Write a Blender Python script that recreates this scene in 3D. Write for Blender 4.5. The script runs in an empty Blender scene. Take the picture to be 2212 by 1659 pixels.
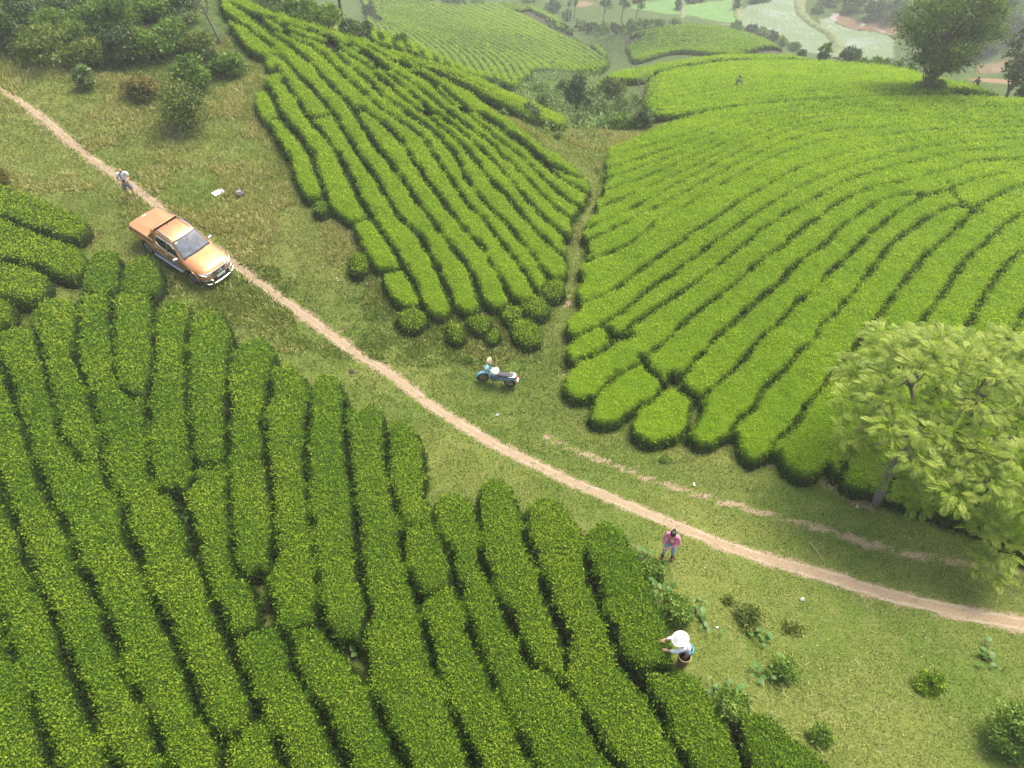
import bpy, bmesh, math, random
import numpy as np
from mathutils import Vector, Matrix, Euler

# ------------------------------------------------------------------ camera, world, sun
sc = bpy.context.scene
col = sc.collection
F, CU, CV, PITCH, CH = 1550.0, 1106.0, 829.5, math.radians(44), 20.35   # focal length in picture units (2212 wide), drone 20 m up
cam_d = bpy.data.cameras.new('camera'); cam = bpy.data.objects.new('camera', cam_d); col.objects.link(cam)
cam_d.sensor_width = 36; cam_d.lens = 36 * F / 2212; cam_d.clip_start = .1; cam_d.clip_end = 3000
cam.location = (0, 0, CH); cam.rotation_euler = (math.pi / 2 - PITCH, 0, 0)
sc.camera = cam
SUN_EL, SUN_AZ = math.radians(62), math.radians(50)          # azimuth clockwise from +Y: beyond the hills and to the right
w = bpy.data.worlds.new('World'); sc.world = w; w.use_nodes = True
nt = w.node_tree; bg = nt.nodes['Background']; sky = nt.nodes.new('ShaderNodeTexSky')
sky.sky_type = 'NISHITA'; sky.sun_disc = False; sky.sun_elevation = SUN_EL; sky.sun_rotation = SUN_AZ
sky.air_density = 1.0; sky.dust_density = 7.0; sky.ozone_density = 1.0
nt.links.new(sky.outputs[0], bg.inputs[0]); bg.inputs[1].default_value = 0.15
sun_d = bpy.data.lights.new('sun', 'SUN'); sun = bpy.data.objects.new('sun', sun_d); col.objects.link(sun)
sun_d.energy = 1.4; sun_d.angle = math.radians(30); sun_d.color = (1, .95, .87)
sdir = Vector((math.sin(SUN_AZ) * math.cos(SUN_EL), math.cos(SUN_AZ) * math.cos(SUN_EL), math.sin(SUN_EL)))
sun.rotation_euler = sdir.to_track_quat('Z', 'Y').to_euler(); sun.location = (40, 40, 80)
sc.view_settings.view_transform = 'Standard'; sc.view_settings.look = 'None'
sc.view_settings.gamma = 1; sc.view_settings.use_curve_mapping = False; sc.view_settings.exposure = 1.15
try:
    sc.cycles.max_bounces = 6; sc.cycles.transparent_max_bounces = 6; sc.cycles.volume_bounces = 1
    sc.cycles.diffuse_bounces = 3; sc.cycles.transmission_bounces = 4
except Exception: pass

# ------------------------------------------------------------------ small helpers
RNG = np.random.default_rng(7)
random.seed(7)
def tag(o, label=None, cat=None, group=None, kind=None):
    if label: o['label'] = label
    if cat: o['category'] = cat
    if group: o['group'] = group
    if kind: o['kind'] = kind
    return o
def obj(name, me, mats=None, parent=None, loc=None):
    o = bpy.data.objects.new(name, me); col.objects.link(o)
    if mats is not None and me is not None:
        for m in (mats if isinstance(mats, (list, tuple)) else [mats]): me.materials.append(m)
    if parent is not None: o.parent = parent
    if loc is not None: o.location = loc
    return o
def empty(name, loc, rz=0, rot=None):
    o = bpy.data.objects.new(name, None); col.objects.link(o); o.location = loc
    o.rotation_euler = rot if rot else (0, 0, rz); o.empty_display_size = .2
    return o
def np_mesh(name, verts, faces, smooth=True, attrs=None):
    """verts (n,3), faces (m,3) or (m,4) arrays or list of such; attrs {name: per-vertex floats}"""
    me = bpy.data.meshes.new(name)
    fl = [f for f in (faces if isinstance(faces, list) else [faces]) if len(f)]
    verts = np.asarray(verts, np.float32)
    me.vertices.add(len(verts)); me.vertices.foreach_set('co', verts.ravel())
    nl = sum(f.size for f in fl); nf = sum(len(f) for f in fl)
    me.loops.add(nl); me.polygons.add(nf)
    me.loops.foreach_set('vertex_index', np.concatenate([f.ravel() for f in fl]).astype(np.int32))
    starts, s = [], 0
    for f in fl:
        k = f.shape[1]; starts.append(s + np.arange(len(f)) * k); s += f.size
    me.polygons.foreach_set('loop_start', np.concatenate(starts).astype(np.int32))
    if smooth: me.polygons.foreach_set('use_smooth', np.ones(nf, bool))
    for k, v in (attrs or {}).items():
        a = me.attributes.new(k, 'FLOAT', 'POINT'); a.data.foreach_set('value', np.asarray(v, np.float32))
    me.update(calc_edges=True)
    return me
def _hash(i, j, s):
    n = (i * 374761393 + j * 668265263 + s * 1442695041) & 0x7fffffff
    n = ((n ^ (n >> 13)) * 1274126177) & 0x7fffffff
    return ((n ^ (n >> 16)) & 0xffff) / 65535.0
def vnoise(x, y, scale, seed=0):
    x = np.asarray(x, float) / scale; y = np.asarray(y, float) / scale
    i = np.floor(x).astype(np.int64); j = np.floor(y).astype(np.int64); fx = x - i; fy = y - j
    fx = fx * fx * (3 - 2 * fx); fy = fy * fy * (3 - 2 * fy)
    a = _hash(i, j, seed); b = _hash(i + 1, j, seed); c = _hash(i, j + 1, seed); d = _hash(i + 1, j + 1, seed)
    return (a * (1 - fx) + b * fx) * (1 - fy) + (c * (1 - fx) + d * fx) * fy
def fnoise(x, y, scale, seed=0):
    return (vnoise(x, y, scale, seed) + .5 * vnoise(x, y, scale / 2, seed + 1) + .25 * vnoise(x, y, scale / 4, seed + 2)) / 1.75

# ------------------------------------------------------------------ terrain: heights surveyed at points of the view
cp, sp = math.cos(PITCH), math.sin(PITCH)
def rays(uv):
    uv = np.asarray(uv, float).reshape(-1, 2)
    xr = (uv[:, 0] - CU) / F; yr = (CV - uv[:, 1]) / F
    return np.stack([xr, cp + yr * sp, -sp + yr * cp], 1)
def project(p):
    p = np.asarray(p, float); d = p - np.array([0, 0, CH])
    yc = d[:, 1] * cp - d[:, 2] * sp; zc = d[:, 1] * sp + d[:, 2] * cp
    return np.stack([CU + F * d[:, 0] / yc, CV - F * zc / yc], 1), yc
CTRL = [  # u, v, z
 (0,190,3.0),(-300,300,3.6),(0,420,1.6),(120,268,2.2),(200,350,1.2),(0,700,.6),(250,330,1.3),(560,640,-.8),(760,750,-1.4),(400,800,.1),(700,1000,-.2),(1000,900,-1.8),(1090,830,-2.1),(1445,1205,.9),(1480,1430,1.3),(1450,1130,.2),(1700,1225,.2),(1250,1045,-.9),(2212,1350,.6),
 (350,680,-.4),(700,830,-1.1),(880,920,-1.3),(1180,1085,-.3),(0,1200,.9),(0,1659,1.6),(300,1050,.3),(600,1400,1.2),(900,1250,.7),(1106,1659,2.0),(1700,1500,1.2),(2212,1659,1.3),(-300,1000,.8),(2500,1000,.3),(2500,1500,1),(800,600,-.8),(600,400,.4),(700,520,-.3),
 (560,250,1.3),(700,200,1.5),(800,92,1.6),(520,10,3.0),(300,0,3.8),(0,0,4.2),(-200,60,4.4),(660,55,2.1),(900,140,1.1),(1000,195,.5),(1080,250,-.1),(1150,300,-.7),(1220,345,-1.4),(1268,385,-2.1),(560,130,2.0),
 (900,350,.3),(1050,400,-.5),(1000,560,-1.1),(1240,600,-2.0),(1220,540,-1.8),(1260,430,-2.1),(1300,350,-2.7),(1260,280,-4.2),(1240,470,-2.1),
 (1051,190,-4.4),(1200,255,-4.6),(870,120,-3.6),(1120,225,-4.4),(790,80,-3.2),(700,30,-2.2),
 (1300,230,-6.8),(1370,240,-5.8),(1240,200,-8.6),(1180,172,-18.4),(1300,180,-11),(1100,195,-11.5),(960,150,-12),(820,100,-11.5),
 (805,88,-23.9),(970,148,-23.5),(1096,181,-22.3),(1210,153,-24.2),(1300,150,-25.8),(820,5,-32.8),(1000,12,-33.3),(1150,12,-35.2),(1250,80,-29.9),(1000,80,-27),(1150,90,-27.7),(1310,110,-28.9),(900,60,-28.3),
 (1425,258,-4.2),(1640,226,-3.6),(1900,212,-3.2),(2212,217,-3.1),(2500,230,-3.1),(1600,175,-6.6),(1650,133,-11.4),(1850,138,-11.3),(1960,155,-9.6),(2090,188,-6),(1400,200,-7),(1400,150,-12),(1600,127,-13.9),(1800,175,-6.3),
 (1490,115,-19.9),(1376,131,-21.6),(1463,54,-28.4),(1697,115,-23.1),(1337,83,-26.8),(1560,90,-23.1),(1720,122,-27.7),
 (1600,40,-35.2),(1650,0,-35.2),(1700,70,-35.2),(1720,100,-35.2),(1850,60,-35.2),(1800,120,-35.2),(1940,140,-35.2),(2110,170,-35.2),(1450,15,-35.2),(1560,20,-35.2),(1950,10,-32),(2100,20,-30.2),(2220,-10,-26.4),(2220,110,-32.7),(2150,80,-33.3),(2212,190,-30.2),
 (1300,30,-33.9),(1350,60,-32),(1220,20,-35.2),(1900,0,-33.9),
 (1300,900,-1.9),(1250,640,-2.0),(1290,450,-2.3),(1320,330,-3.0),(1500,500,-.8),(1700,400,-.4),(1900,700,-.1),(2200,500,.4),(2200,800,.4),(1700,300,-1.6),(2000,300,-1.2),(2212,330,-.8),(1900,900,-.4),(1600,950,-1.2),(2000,1050,-.3),(1450,330,-2.1),(2450,450,.3),(1893,1085,-.4),
]
_c = np.array(CTRL, float); _d = rays(_c[:, :2]); _t = (CH - _c[:, 2]) / -_d[:, 2]
CX = np.column_stack([_d[:, 0] * _t, _d[:, 1] * _t]); CZ = _c[:, 2]
extra = np.array([(-60,-20,0),(0,-25,0),(60,-20,0),(70,20,0),(-70,30,0),(-80,80,2),(-60,140,-20),(-60,220,-24),(60,220,-25),(150,220,-18),(170,120,-20),(110,60,-6),(-120,0,0),(140,0,0),(30,175,-27),(90,180,-24)], float) * 1.256
TRK_X, TRK_Y, TRK_YAW, TRK_P, TRK_R = -16.24, 30.18, math.radians(-34.4), -.19, .085      # where the pickup stands and how the hillside tilts under it
for lx, ly in ((-4.5, -1.5), (-4.5, 3), (-1.5, -.8), (-1.5, .8), (1.5, -.8), (1.5, .8), (0, 3.5), (4, -1.5), (4, 3)):
    extra = np.vstack([extra, (TRK_X + lx * math.cos(TRK_YAW) - ly * math.sin(TRK_YAW), TRK_Y + lx * math.sin(TRK_YAW) + ly * math.cos(TRK_YAW), TRK_P * lx + TRK_R * ly)])
CX = np.vstack([CX, extra[:, :2]]); CZ = np.concatenate([CZ, extra[:, 2]])
def _phi(r2): return .5 * r2 * np.log(r2 + 1e-9)
_n = len(CX); _r2 = ((CX[:, None] - CX[None]) ** 2).sum(-1)
_A = np.zeros((_n + 3, _n + 3)); _A[:_n, :_n] = _phi(_r2) + np.eye(_n) * .6
_P = np.column_stack([np.ones(_n), CX]); _A[:_n, _n:] = _P; _A[_n:, :_n] = _P.T
_W = np.linalg.solve(_A, np.concatenate([CZ, np.zeros(3)]))
GX0, GY0, GS = -210.0, -50.0, .6
gx = np.arange(GX0, 300, GS); gy = np.arange(GY0, 330, GS)
ZG = np.zeros((len(gx), len(gy)), np.float32)
for a in range(0, len(gx), 40):
    X, Y = np.meshgrid(gx[a:a + 40], gy, indexing='ij'); P = np.column_stack([X.ravel(), Y.ravel()])
    r2 = (P ** 2).sum(1)[:, None] + (CX ** 2).sum(1)[None] - 2 * P @ CX.T
    ZG[a:a + 40] = (_phi(np.maximum(r2, 0)) @ _W[:_n] + _W[_n] + P @ _W[_n + 1:]).reshape(X.shape)
ZG += ((fnoise(*np.meshgrid(gx, gy, indexing='ij'), 6, 3) - .5) * .25).astype(np.float32)
def Z(x, y):
    x = np.asarray(x, float); y = np.asarray(y, float)
    fx = np.clip((x - GX0) / GS, 0, len(gx) - 1.001); fy = np.clip((y - GY0) / GS, 0, len(gy) - 1.001)
    i = fx.astype(int); j = fy.astype(int); a = fx - i; b = fy - j
    return (ZG[i, j] * (1 - a) + ZG[i + 1, j] * a) * (1 - b) + (ZG[i, j + 1] * (1 - a) + ZG[i + 1, j + 1] * a) * b
def hit(uv, h=0.0, tmax=330):
    """ground point (raised by h) that each sight line meets first"""
    d = rays(uv); n = len(d); lo = np.zeros(n); hi = np.full(n, np.nan); t = 8.0
    while t < tmax and np.isnan(hi).any():
        z = CH + d[:, 2] * t; new = np.isnan(hi) & (z < Z(d[:, 0] * t, d[:, 1] * t) + h)
        hi[new] = t; lo[new] = max(t - .4, 0); t += .4
    hi[np.isnan(hi)] = tmax; lo[lo == 0] = hi[lo == 0] - .4
    for _ in range(14):
        m = (lo + hi) / 2; below = CH + d[:, 2] * m < Z(d[:, 0] * m, d[:, 1] * m) + h
        hi = np.where(below, m, hi); lo = np.where(below, lo, m)
    return np.column_stack([d[:, 0] * hi, d[:, 1] * hi, CH + d[:, 2] * hi - h])
def at(u, v, h=0.0):
    return Vector(hit([(u, v)], h)[0])
def dens(pl, step):
    pl = np.asarray(pl, float); seg = np.linalg.norm(np.diff(pl, axis=0), axis=1); s = np.concatenate([[0], np.cumsum(seg)])
    q = np.linspace(0, s[-1], max(2, int(s[-1] / step) + 1))
    return np.column_stack([np.interp(q, s, pl[:, k]) for k in range(pl.shape[1])])
def smooth_line(pl, step=1.0):
    """Catmull-Rom through the points"""
    p = np.asarray(pl, float); p = np.vstack([2 * p[0] - p[1], p, 2 * p[-1] - p[-2]]); out = []
    for i in range(1, len(p) - 2):
        k = max(2, int(np.linalg.norm(p[i + 1] - p[i]) / step)); t = np.linspace(0, 1, k, endpoint=False)[:, None]
        out.append(.5 * (2 * p[i] + (p[i + 1] - p[i - 1]) * t + (2 * p[i - 1] - 5 * p[i] + 4 * p[i + 1] - p[i + 2]) * t ** 2 + (3 * p[i] - p[i - 1] - 3 * p[i + 1] + p[i + 2]) * t ** 3))
    return np.vstack(out + [p[-2][None]])
def in_poly(x, y, poly):
    r = np.zeros(np.shape(x), bool); n = len(poly)
    for k in range(n):
        (x1, y1), (x2, y2) = poly[k], poly[(k + 1) % n]
        if y1 == y2: continue
        c = ((y1 > y) != (y2 > y)) & (x < (x2 - x1) * (y - y1) / (y2 - y1) + x1); r ^= c
    return r

# ------------------------------------------------------------------ materials
class NB:
    def __init__(s, name):
        s.m = bpy.data.materials.new(name); s.m.use_nodes = True; s.t = s.m.node_tree; s.n = s.t.nodes; s.l = s.t.links
        s.b = s.n['Principled BSDF']; s.out = s.n['Material Output']
    def new(s, typ, **kw):
        x = s.n.new(typ)
        for k, v in kw.items(): setattr(x, k, v)
        return x
    def set(s, x, v): 
        if hasattr(v, 'is_linked') or isinstance(v, bpy.types.NodeSocket): s.l.new(v, x)
        else: x.default_value = v
    def noise(s, scale, detail=4, rough=.6, vec=None):
        x = s.new('ShaderNodeTexNoise'); x.inputs['Scale'].default_value = scale; x.inputs['Detail'].default_value = detail; x.inputs['Roughness'].default_value = rough
        if vec is None:
            g = s.new('ShaderNodeNewGeometry'); vec = g.outputs['Position']
        s.l.new(vec, x.inputs['Vector']); return x.outputs['Fac']
    def attr(s, name): return s.new('ShaderNodeAttribute', attribute_name=name).outputs['Fac']
    def ramp(s, fac, stops):
        x = s.new('ShaderNodeValToRGB'); e = x.color_ramp.elements
        while len(e) > 1: e.remove(e[-1])
        e[0].position, e[0].color = stops[0][0], (*stops[0][1], 1)
        for p, c in stops[1:]:
            k = e.new(p); k.color = (*c, 1)
        s.l.new(fac, x.inputs[0]); return x.outputs[0]
    def mix(s, fac, a, b, mode='MIX'):
        x = s.new('ShaderNodeMix', data_type='RGBA', blend_type=mode)
        s.set(x.inputs[0], fac)
        for k, v in ((6, a), (7, b)): s.set(x.inputs[k], v if isinstance(v, bpy.types.NodeSocket) else (*v, 1))
        return x.outputs[2]
    def math(s, op, a, b=0.0, c=0.0):
        x = s.new('ShaderNodeMath', operation=op); s.set(x.inputs[0], a); s.set(x.inputs[1], b); s.set(x.inputs[2], c); return x.outputs[0]
    def smap(s, v, a, b, c=0., d=1.):
        x = s.new('ShaderNodeMapRange', interpolation_type='SMOOTHSTEP'); s.set(x.inputs[0], v)
        for k, q in zip((1, 2, 3, 4), (a, b, c, d)): x.inputs[k].default_value = q
        return x.outputs[0]
    def bump(s, h, strength=.3, dist=.02):
        x = s.new('ShaderNodeBump'); x.inputs['Strength'].default_value = strength; x.inputs['Distance'].default_value = dist
        s.l.new(h, x.inputs['Height']); s.l.new(x.outputs[0], s.b.inputs['Normal'])
def plain(name, c, rough=.6, metal=0., spec=.5, coat=0., var=0., vscale=8.):
    k = NB(name); b = k.b
    b.inputs['Roughness'].default_value = rough; b.inputs['Metallic'].default_value = metal; b.inputs['Specular IOR Level'].default_value = spec
    b.inputs['Coat Weight'].default_value = coat; b.inputs['Coat Roughness'].default_value = .05
    if var:
        g = k.new('ShaderNodeTexCoord'); f = k.noise(vscale, 5, .65, g.outputs['Object'])
        k.l.new(k.mix(k.smap(f, .35, .65), tuple(x * (1 - var) for x in c), tuple(min(1, x * (1 + var)) for x in c)), b.inputs['Base Color'])
    else: b.inputs['Base Color'].default_value = (*c, 1)
    return k.m
def leaf_mat(name, stops, trans=.35, rough=.45, spec=.4, tcol=(1.0, 1.15, .35), patch=None, pscale=.35):
    """leaf: colour picked per leaf (attribute tint), light also passes through it"""
    k = NB(name); c = k.ramp(k.attr('tint'), stops)
    if patch: c = k.mix(k.smap(k.noise(pscale, 3), .42, .68), c, k.mix(1.0, c, patch, 'MULTIPLY'))
    k.l.new(c, k.b.inputs['Base Color']); k.b.inputs['Roughness'].default_value = rough; k.b.inputs['Specular IOR Level'].default_value = spec
    t = k.new('ShaderNodeBsdfTranslucent'); k.l.new(k.mix(1.0, c, tcol, 'MULTIPLY'), t.inputs[0])
    m = k.new('ShaderNodeMixShader'); m.inputs[0].default_value = trans
    k.l.new(k.b.outputs[0], m.inputs[1]); k.l.new(t.outputs[0], m.inputs[2]); k.l.new(m.outputs[0], k.out.inputs[0])
    return k.m

# ------------------------------------------------------------------ leaves and blades as real faces
def unit(v): return v / np.maximum(np.linalg.norm(v, axis=1, keepdims=True), 1e-9)
def leaf_geo(p, axis, nrm, L, W, tint, tri=False, fold=.25):
    """p base points, axis leaf directions, nrm approximate facing, L lengths, W widths -> verts, faces, tint"""
    n = len(p); axis = unit(axis); side = unit(np.cross(axis, nrm)); up = np.cross(side, axis)
    L = np.broadcast_to(L, n)[:, None]; W = np.broadcast_to(W, n)[:, None]
    mid = p + axis * L * .45
    if tri:
        v = np.stack([p - side * W * .5, p + side * W * .5, p + axis * L], 1).reshape(-1, 3)
        f = np.arange(n * 3).reshape(-1, 3); return v, f, np.repeat(tint, 3)
    v = np.stack([p, mid + side * W * .5 + up * W * fold, p + axis * L, mid - side * W * .5 + up * W * fold], 1).reshape(-1, 3)
    b = np.arange(n)[:, None] * 4
    f = np.concatenate([b + [0, 1, 2], b + [0, 2, 3]]); return v, f, np.repeat(tint, 4)
def rand_unit(n, rng=RNG):
    v = rng.normal(size=(n, 3)); return unit(v)
# ------------------------------------------------------------------ tea fields: outlines and furrows surveyed in the view, laid on the terrain
ORD = ('first second third fourth fifth sixth seventh eighth ninth tenth eleventh twelfth thirteenth fourteenth fifteenth sixteenth seventeenth eighteenth nineteenth twentieth '
 'twenty-first twenty-second twenty-third twenty-fourth twenty-fifth twenty-sixth twenty-seventh twenty-eighth twenty-ninth thirtieth thirty-first thirty-second thirty-third '
 'thirty-fourth thirty-fifth thirty-sixth thirty-seventh thirty-eighth thirty-ninth fortieth forty-first forty-second forty-third forty-fourth forty-fifth forty-sixth forty-seventh '
 'forty-eighth forty-ninth fiftieth fifty-first fifty-second fifty-third fifty-fourth fifty-fifth fifty-sixth fifty-seventh fifty-eighth fifty-ninth sixtieth '
 'sixty-first sixty-second sixty-third sixty-fourth sixty-fifth sixty-sixth sixty-seventh sixty-eighth sixty-ninth seventieth').split()
STATS = {}
HEDGE_CELLS = []      # (x0, y0, dx, mask) so that grass keeps out of the hedges
def seg_dist(D, x0, y0, dx, pl, reach, w, jit=0.0):
    nx, ny = D.shape
    for a, b in zip(pl[:-1], pl[1:]):
        lo = np.minimum(a, b) - reach; hi = np.maximum(a, b) + reach
        i0, j0 = max(0, int((lo[0] - x0) / dx)), max(0, int((lo[1] - y0) / dx)); i1, j1 = min(nx, int((hi[0] - x0) / dx) + 2), min(ny, int((hi[1] - y0) / dx) + 2)
        if i0 >= i1 or j0 >= j1: continue
        X = x0 + np.arange(i0, i1)[:, None] * dx; Y = y0 + np.arange(j0, j1)[None] * dx
        ab = b - a; L2 = (ab ** 2).sum() + 1e-9
        t = np.clip(((X - a[0]) * ab[0] + (Y - a[1]) * ab[1]) / L2, 0, 1)
        d = np.hypot(X - a[0] - t * ab[0], Y - a[1] - t * ab[1]) - w
        D[i0:i1, j0:j1] = np.minimum(D[i0:i1, j0:j1], d)
def stretch(uv, e):
    a, b, c, d = (np.array(x, float) for x in (uv[0], uv[1], uv[-2], uv[-1]))
    return [tuple(a + (a - b) / (np.linalg.norm(a - b) + 1e-6) * e)] + list(uv) + [tuple(d + (d - c) / (np.linalg.norm(d - c) + 1e-6) * e)]
def rowline(uv, h, step=.25):
    q = hit(smooth_line(uv, 4.0), h)[:, :2]
    return dens(q, step)
def tea_field(key, outlines, gaps, dx, H, w, mat_core, mat_leaf, labeler, group, name='tea_hedge', reach=.75, cov=1.25, tri=False, smin=.065, smax=.2, thr=.07, minarea=.35, tshift=0., hh=.8, smooth_out=True, rnd=.17, lw=None, ext=8, lpx=2.0, calm=1.):
    polys = [rowline(o + [o[0]], H * hh) if smooth_out else dens(hit(dens(o + [o[0]], 4.0), H * hh)[:, :2], .25) for o in outlines]
    allp = np.vstack(polys); x0, y0 = allp.min(0) - .6; x1, y1 = allp.max(0) + .6
    nx, ny = int((x1 - x0) / dx) + 2, int((y1 - y0) / dx) + 2
    X, Y = np.meshgrid(x0 + np.arange(nx) * dx, y0 + np.arange(ny) * dx, indexing='ij')
    inside = np.zeros((nx, ny), bool)
    for p in polys: inside |= in_poly(X, Y, p)
    D = np.full((nx, ny), reach)
    for p in polys: seg_dist(D, x0, y0, dx, p, reach, 0.0)
    D = np.where(inside, D, -np.abs(D))
    G = np.full((nx, ny), reach); gwmax = w
    for g in gaps:
        uv, gw = (g if isinstance(g, tuple) else (g, w))
        seg_dist(G, x0, y0, dx, rowline(stretch(uv, ext), H * hh), reach, gw)
        gwmax = max(gwmax, gw)
    lw = max(.15, dx * .8) if lw is None else lw
    Dl = np.minimum(D, G + w - lw)              # hedges are told apart along the clean furrow lines
    G += (vnoise(X, Y, .9, 11) - .5) * w * 1.1
    D = np.minimum(D, G)
    D += (vnoise(X, Y, 1.1, 7) - .5) * .07 + (vnoise(X, Y, .45, 5) - .5) * min(.2, dx * 1.4) + (vnoise(X, Y, .2, 6) - .5) * min(.1, dx * .7)
    D = np.where(inside, D, np.minimum(D, -.01))
    Hn = H * (1 + .22 * (fnoise(X, Y, 2.6, 21) - .5) + .12 * (vnoise(X, Y, .5, 23) - .5))
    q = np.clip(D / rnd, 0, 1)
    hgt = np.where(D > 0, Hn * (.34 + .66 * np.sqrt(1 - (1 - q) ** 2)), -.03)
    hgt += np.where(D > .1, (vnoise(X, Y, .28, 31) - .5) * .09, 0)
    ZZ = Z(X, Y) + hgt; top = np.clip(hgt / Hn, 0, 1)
    # connected hedges
    Dc = np.minimum(np.minimum(Dl[:-1, :-1], Dl[1:, :-1]), np.minimum(Dl[:-1, 1:], Dl[1:, 1:])); solid = Dc > 0; lab = np.zeros(solid.shape, np.int32); k = 0
    sl = solid.tolist(); W_, H_ = solid.shape
    labl = [[0] * H_ for _ in range(W_)]
    for i, j in zip(*np.nonzero(solid)):
        if labl[i][j]: continue
        k += 1; st = [(i, j)]; labl[i][j] = k
        while st:
            a, b = st.pop()
            for c, d in ((a + 1, b), (a - 1, b), (a, b + 1), (a, b - 1)):
                if 0 <= c < W_ and 0 <= d < H_ and sl[c][d] and not labl[c][d]: labl[c][d] = k; st.append((c, d))
    lab = np.array(labl, np.int32)
    edge = np.maximum(np.maximum(D[:-1, :-1], D[1:, :-1]), np.maximum(D[:-1, 1:], D[1:, 1:])) > 0
    for _ in range(4):
        p = np.pad(lab, 1); nb = np.maximum.reduce([p[2:, 1:-1], p[:-2, 1:-1], p[1:-1, 2:], p[1:-1, :-2]])
        lab = np.where((lab == 0) & edge, nb, lab)
    HEDGE_CELLS.append((x0, y0, dx, edge))
    V = np.stack([X, Y, ZZ], -1); comps = []
    for c in range(1, k + 1):
        ci, cj = np.nonzero(lab == c)
        if len(ci) * dx * dx < minarea: continue
        comps.append((ci, cj))
    info = []
    for ci, cj in comps:
        m = V[ci, cj].mean(0); (uv,), _ = project(m[None]); info.append(dict(c=m, u=uv[0], v=uv[1], area=len(ci) * dx * dx, ci=ci, cj=cj, n=len(comps)))
    labeler(info)
    nleaf = 0
    for d in info:
        ci, cj = d['ci'], d['cj']; base = np.array([d['c'][0], d['c'][1], float(Z(d['c'][0], d['c'][1]))])
        ids = np.stack([ci * ny + cj, (ci + 1) * ny + cj, (ci + 1) * ny + cj + 1, ci * ny + cj + 1], 1)
        un, inv = np.unique(ids, return_inverse=True); vv = V.reshape(-1, 3)[un] - base
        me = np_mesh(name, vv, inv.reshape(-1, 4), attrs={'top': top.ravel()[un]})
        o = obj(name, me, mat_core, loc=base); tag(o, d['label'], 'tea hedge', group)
        # leaves
        A, B, Cc, Dd = (V[ci, cj], V[ci + 1, cj], V[ci + 1, cj + 1], V[ci, cj + 1])
        nr = np.cross(Cc - A, Dd - B); area = np.linalg.norm(nr, axis=1) / 2; nr = unit(nr)
        ctr = (A + B + Cc + Dd) / 4; dist = np.linalg.norm(ctr - np.array([0, 0, CH]), axis=1)
        s = np.clip(lpx * dist / 717, smin, smax); lam = cov * np.minimum(area, dx * dx * 3.2) / (s * s * .45)
        pr, depth = project(ctr); vis = (pr[:, 0] > -130) & (pr[:, 0] < 2350) & (pr[:, 1] > -110) & (pr[:, 1] < 1790)
        lam = np.where(vis, lam, lam * .12)
        cnt = RNG.poisson(lam); n = int(cnt.sum()); nleaf += n
        if not n: continue
        ix = np.repeat(np.arange(len(ci)), cnt); a = RNG.random(n)[:, None]; b = RNG.random(n)[:, None]
        P = (A[ix] * (1 - a) + B[ix] * a) * (1 - b) + (Dd[ix] * (1 - a) + Cc[ix] * a) * b
        N = nr[ix]; r = RNG.random(n); S = s[ix] * (.7 + .6 * RNG.random(n))
        P = P + N * (RNG.random(n)[:, None] ** 1.6 * .13 - .035) * np.minimum(S / .07, 1.6)[:, None]
        ax = N * .55 + rand_unit(n) * .95 + np.array([0, 0, .35])
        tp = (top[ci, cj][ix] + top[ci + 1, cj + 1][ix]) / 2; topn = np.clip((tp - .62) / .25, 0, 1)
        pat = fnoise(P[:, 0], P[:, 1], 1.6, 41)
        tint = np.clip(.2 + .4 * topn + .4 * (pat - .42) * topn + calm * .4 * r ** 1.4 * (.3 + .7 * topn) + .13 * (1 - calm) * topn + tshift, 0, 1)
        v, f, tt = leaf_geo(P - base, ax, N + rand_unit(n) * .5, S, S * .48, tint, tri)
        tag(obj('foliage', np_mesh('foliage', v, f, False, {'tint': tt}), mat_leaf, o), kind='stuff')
    STATS[key] = (len(info), nleaf, sum(len(d['ci']) for d in info))

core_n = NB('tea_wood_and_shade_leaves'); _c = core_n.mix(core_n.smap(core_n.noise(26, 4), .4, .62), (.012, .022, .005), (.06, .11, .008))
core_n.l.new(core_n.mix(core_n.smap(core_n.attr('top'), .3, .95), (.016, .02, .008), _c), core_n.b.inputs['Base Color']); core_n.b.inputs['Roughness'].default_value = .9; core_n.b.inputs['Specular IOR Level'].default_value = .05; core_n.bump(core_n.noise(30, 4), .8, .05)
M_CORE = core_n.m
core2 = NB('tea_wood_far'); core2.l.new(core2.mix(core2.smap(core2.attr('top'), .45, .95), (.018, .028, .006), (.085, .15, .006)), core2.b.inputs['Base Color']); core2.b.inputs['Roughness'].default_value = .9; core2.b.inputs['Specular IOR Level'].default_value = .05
M_CORE2 = core2.m
# old dark leaves -> young yellow-green flush
M_TEA_A = leaf_mat('tea_leaf_mature', [(0, (.016, .036, .006)), (.3, (.04, .095, .006)), (.6, (.1, .215, .005)), (.85, (.19, .32, .008)), (1, (.3, .37, .02))], .4, .5, .22)
M_TEA_B = leaf_mat('tea_leaf_flush', [(0, (.022, .048, .01)), (.25, (.06, .125, .008)), (.55, (.165, .28, .005)), (.8, (.27, .385, .006)), (1, (.37, .44, .02))], .45, .5, .22)
M_TEA_D = leaf_mat('tea_leaf_young_flush', [(0, (.022, .052, .01)), (.25, (.065, .15, .007)), (.55, (.175, .31, .004)), (.8, (.285, .42, .005)), (1, (.39, .47, .02))], .48, .5, .22)

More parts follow.
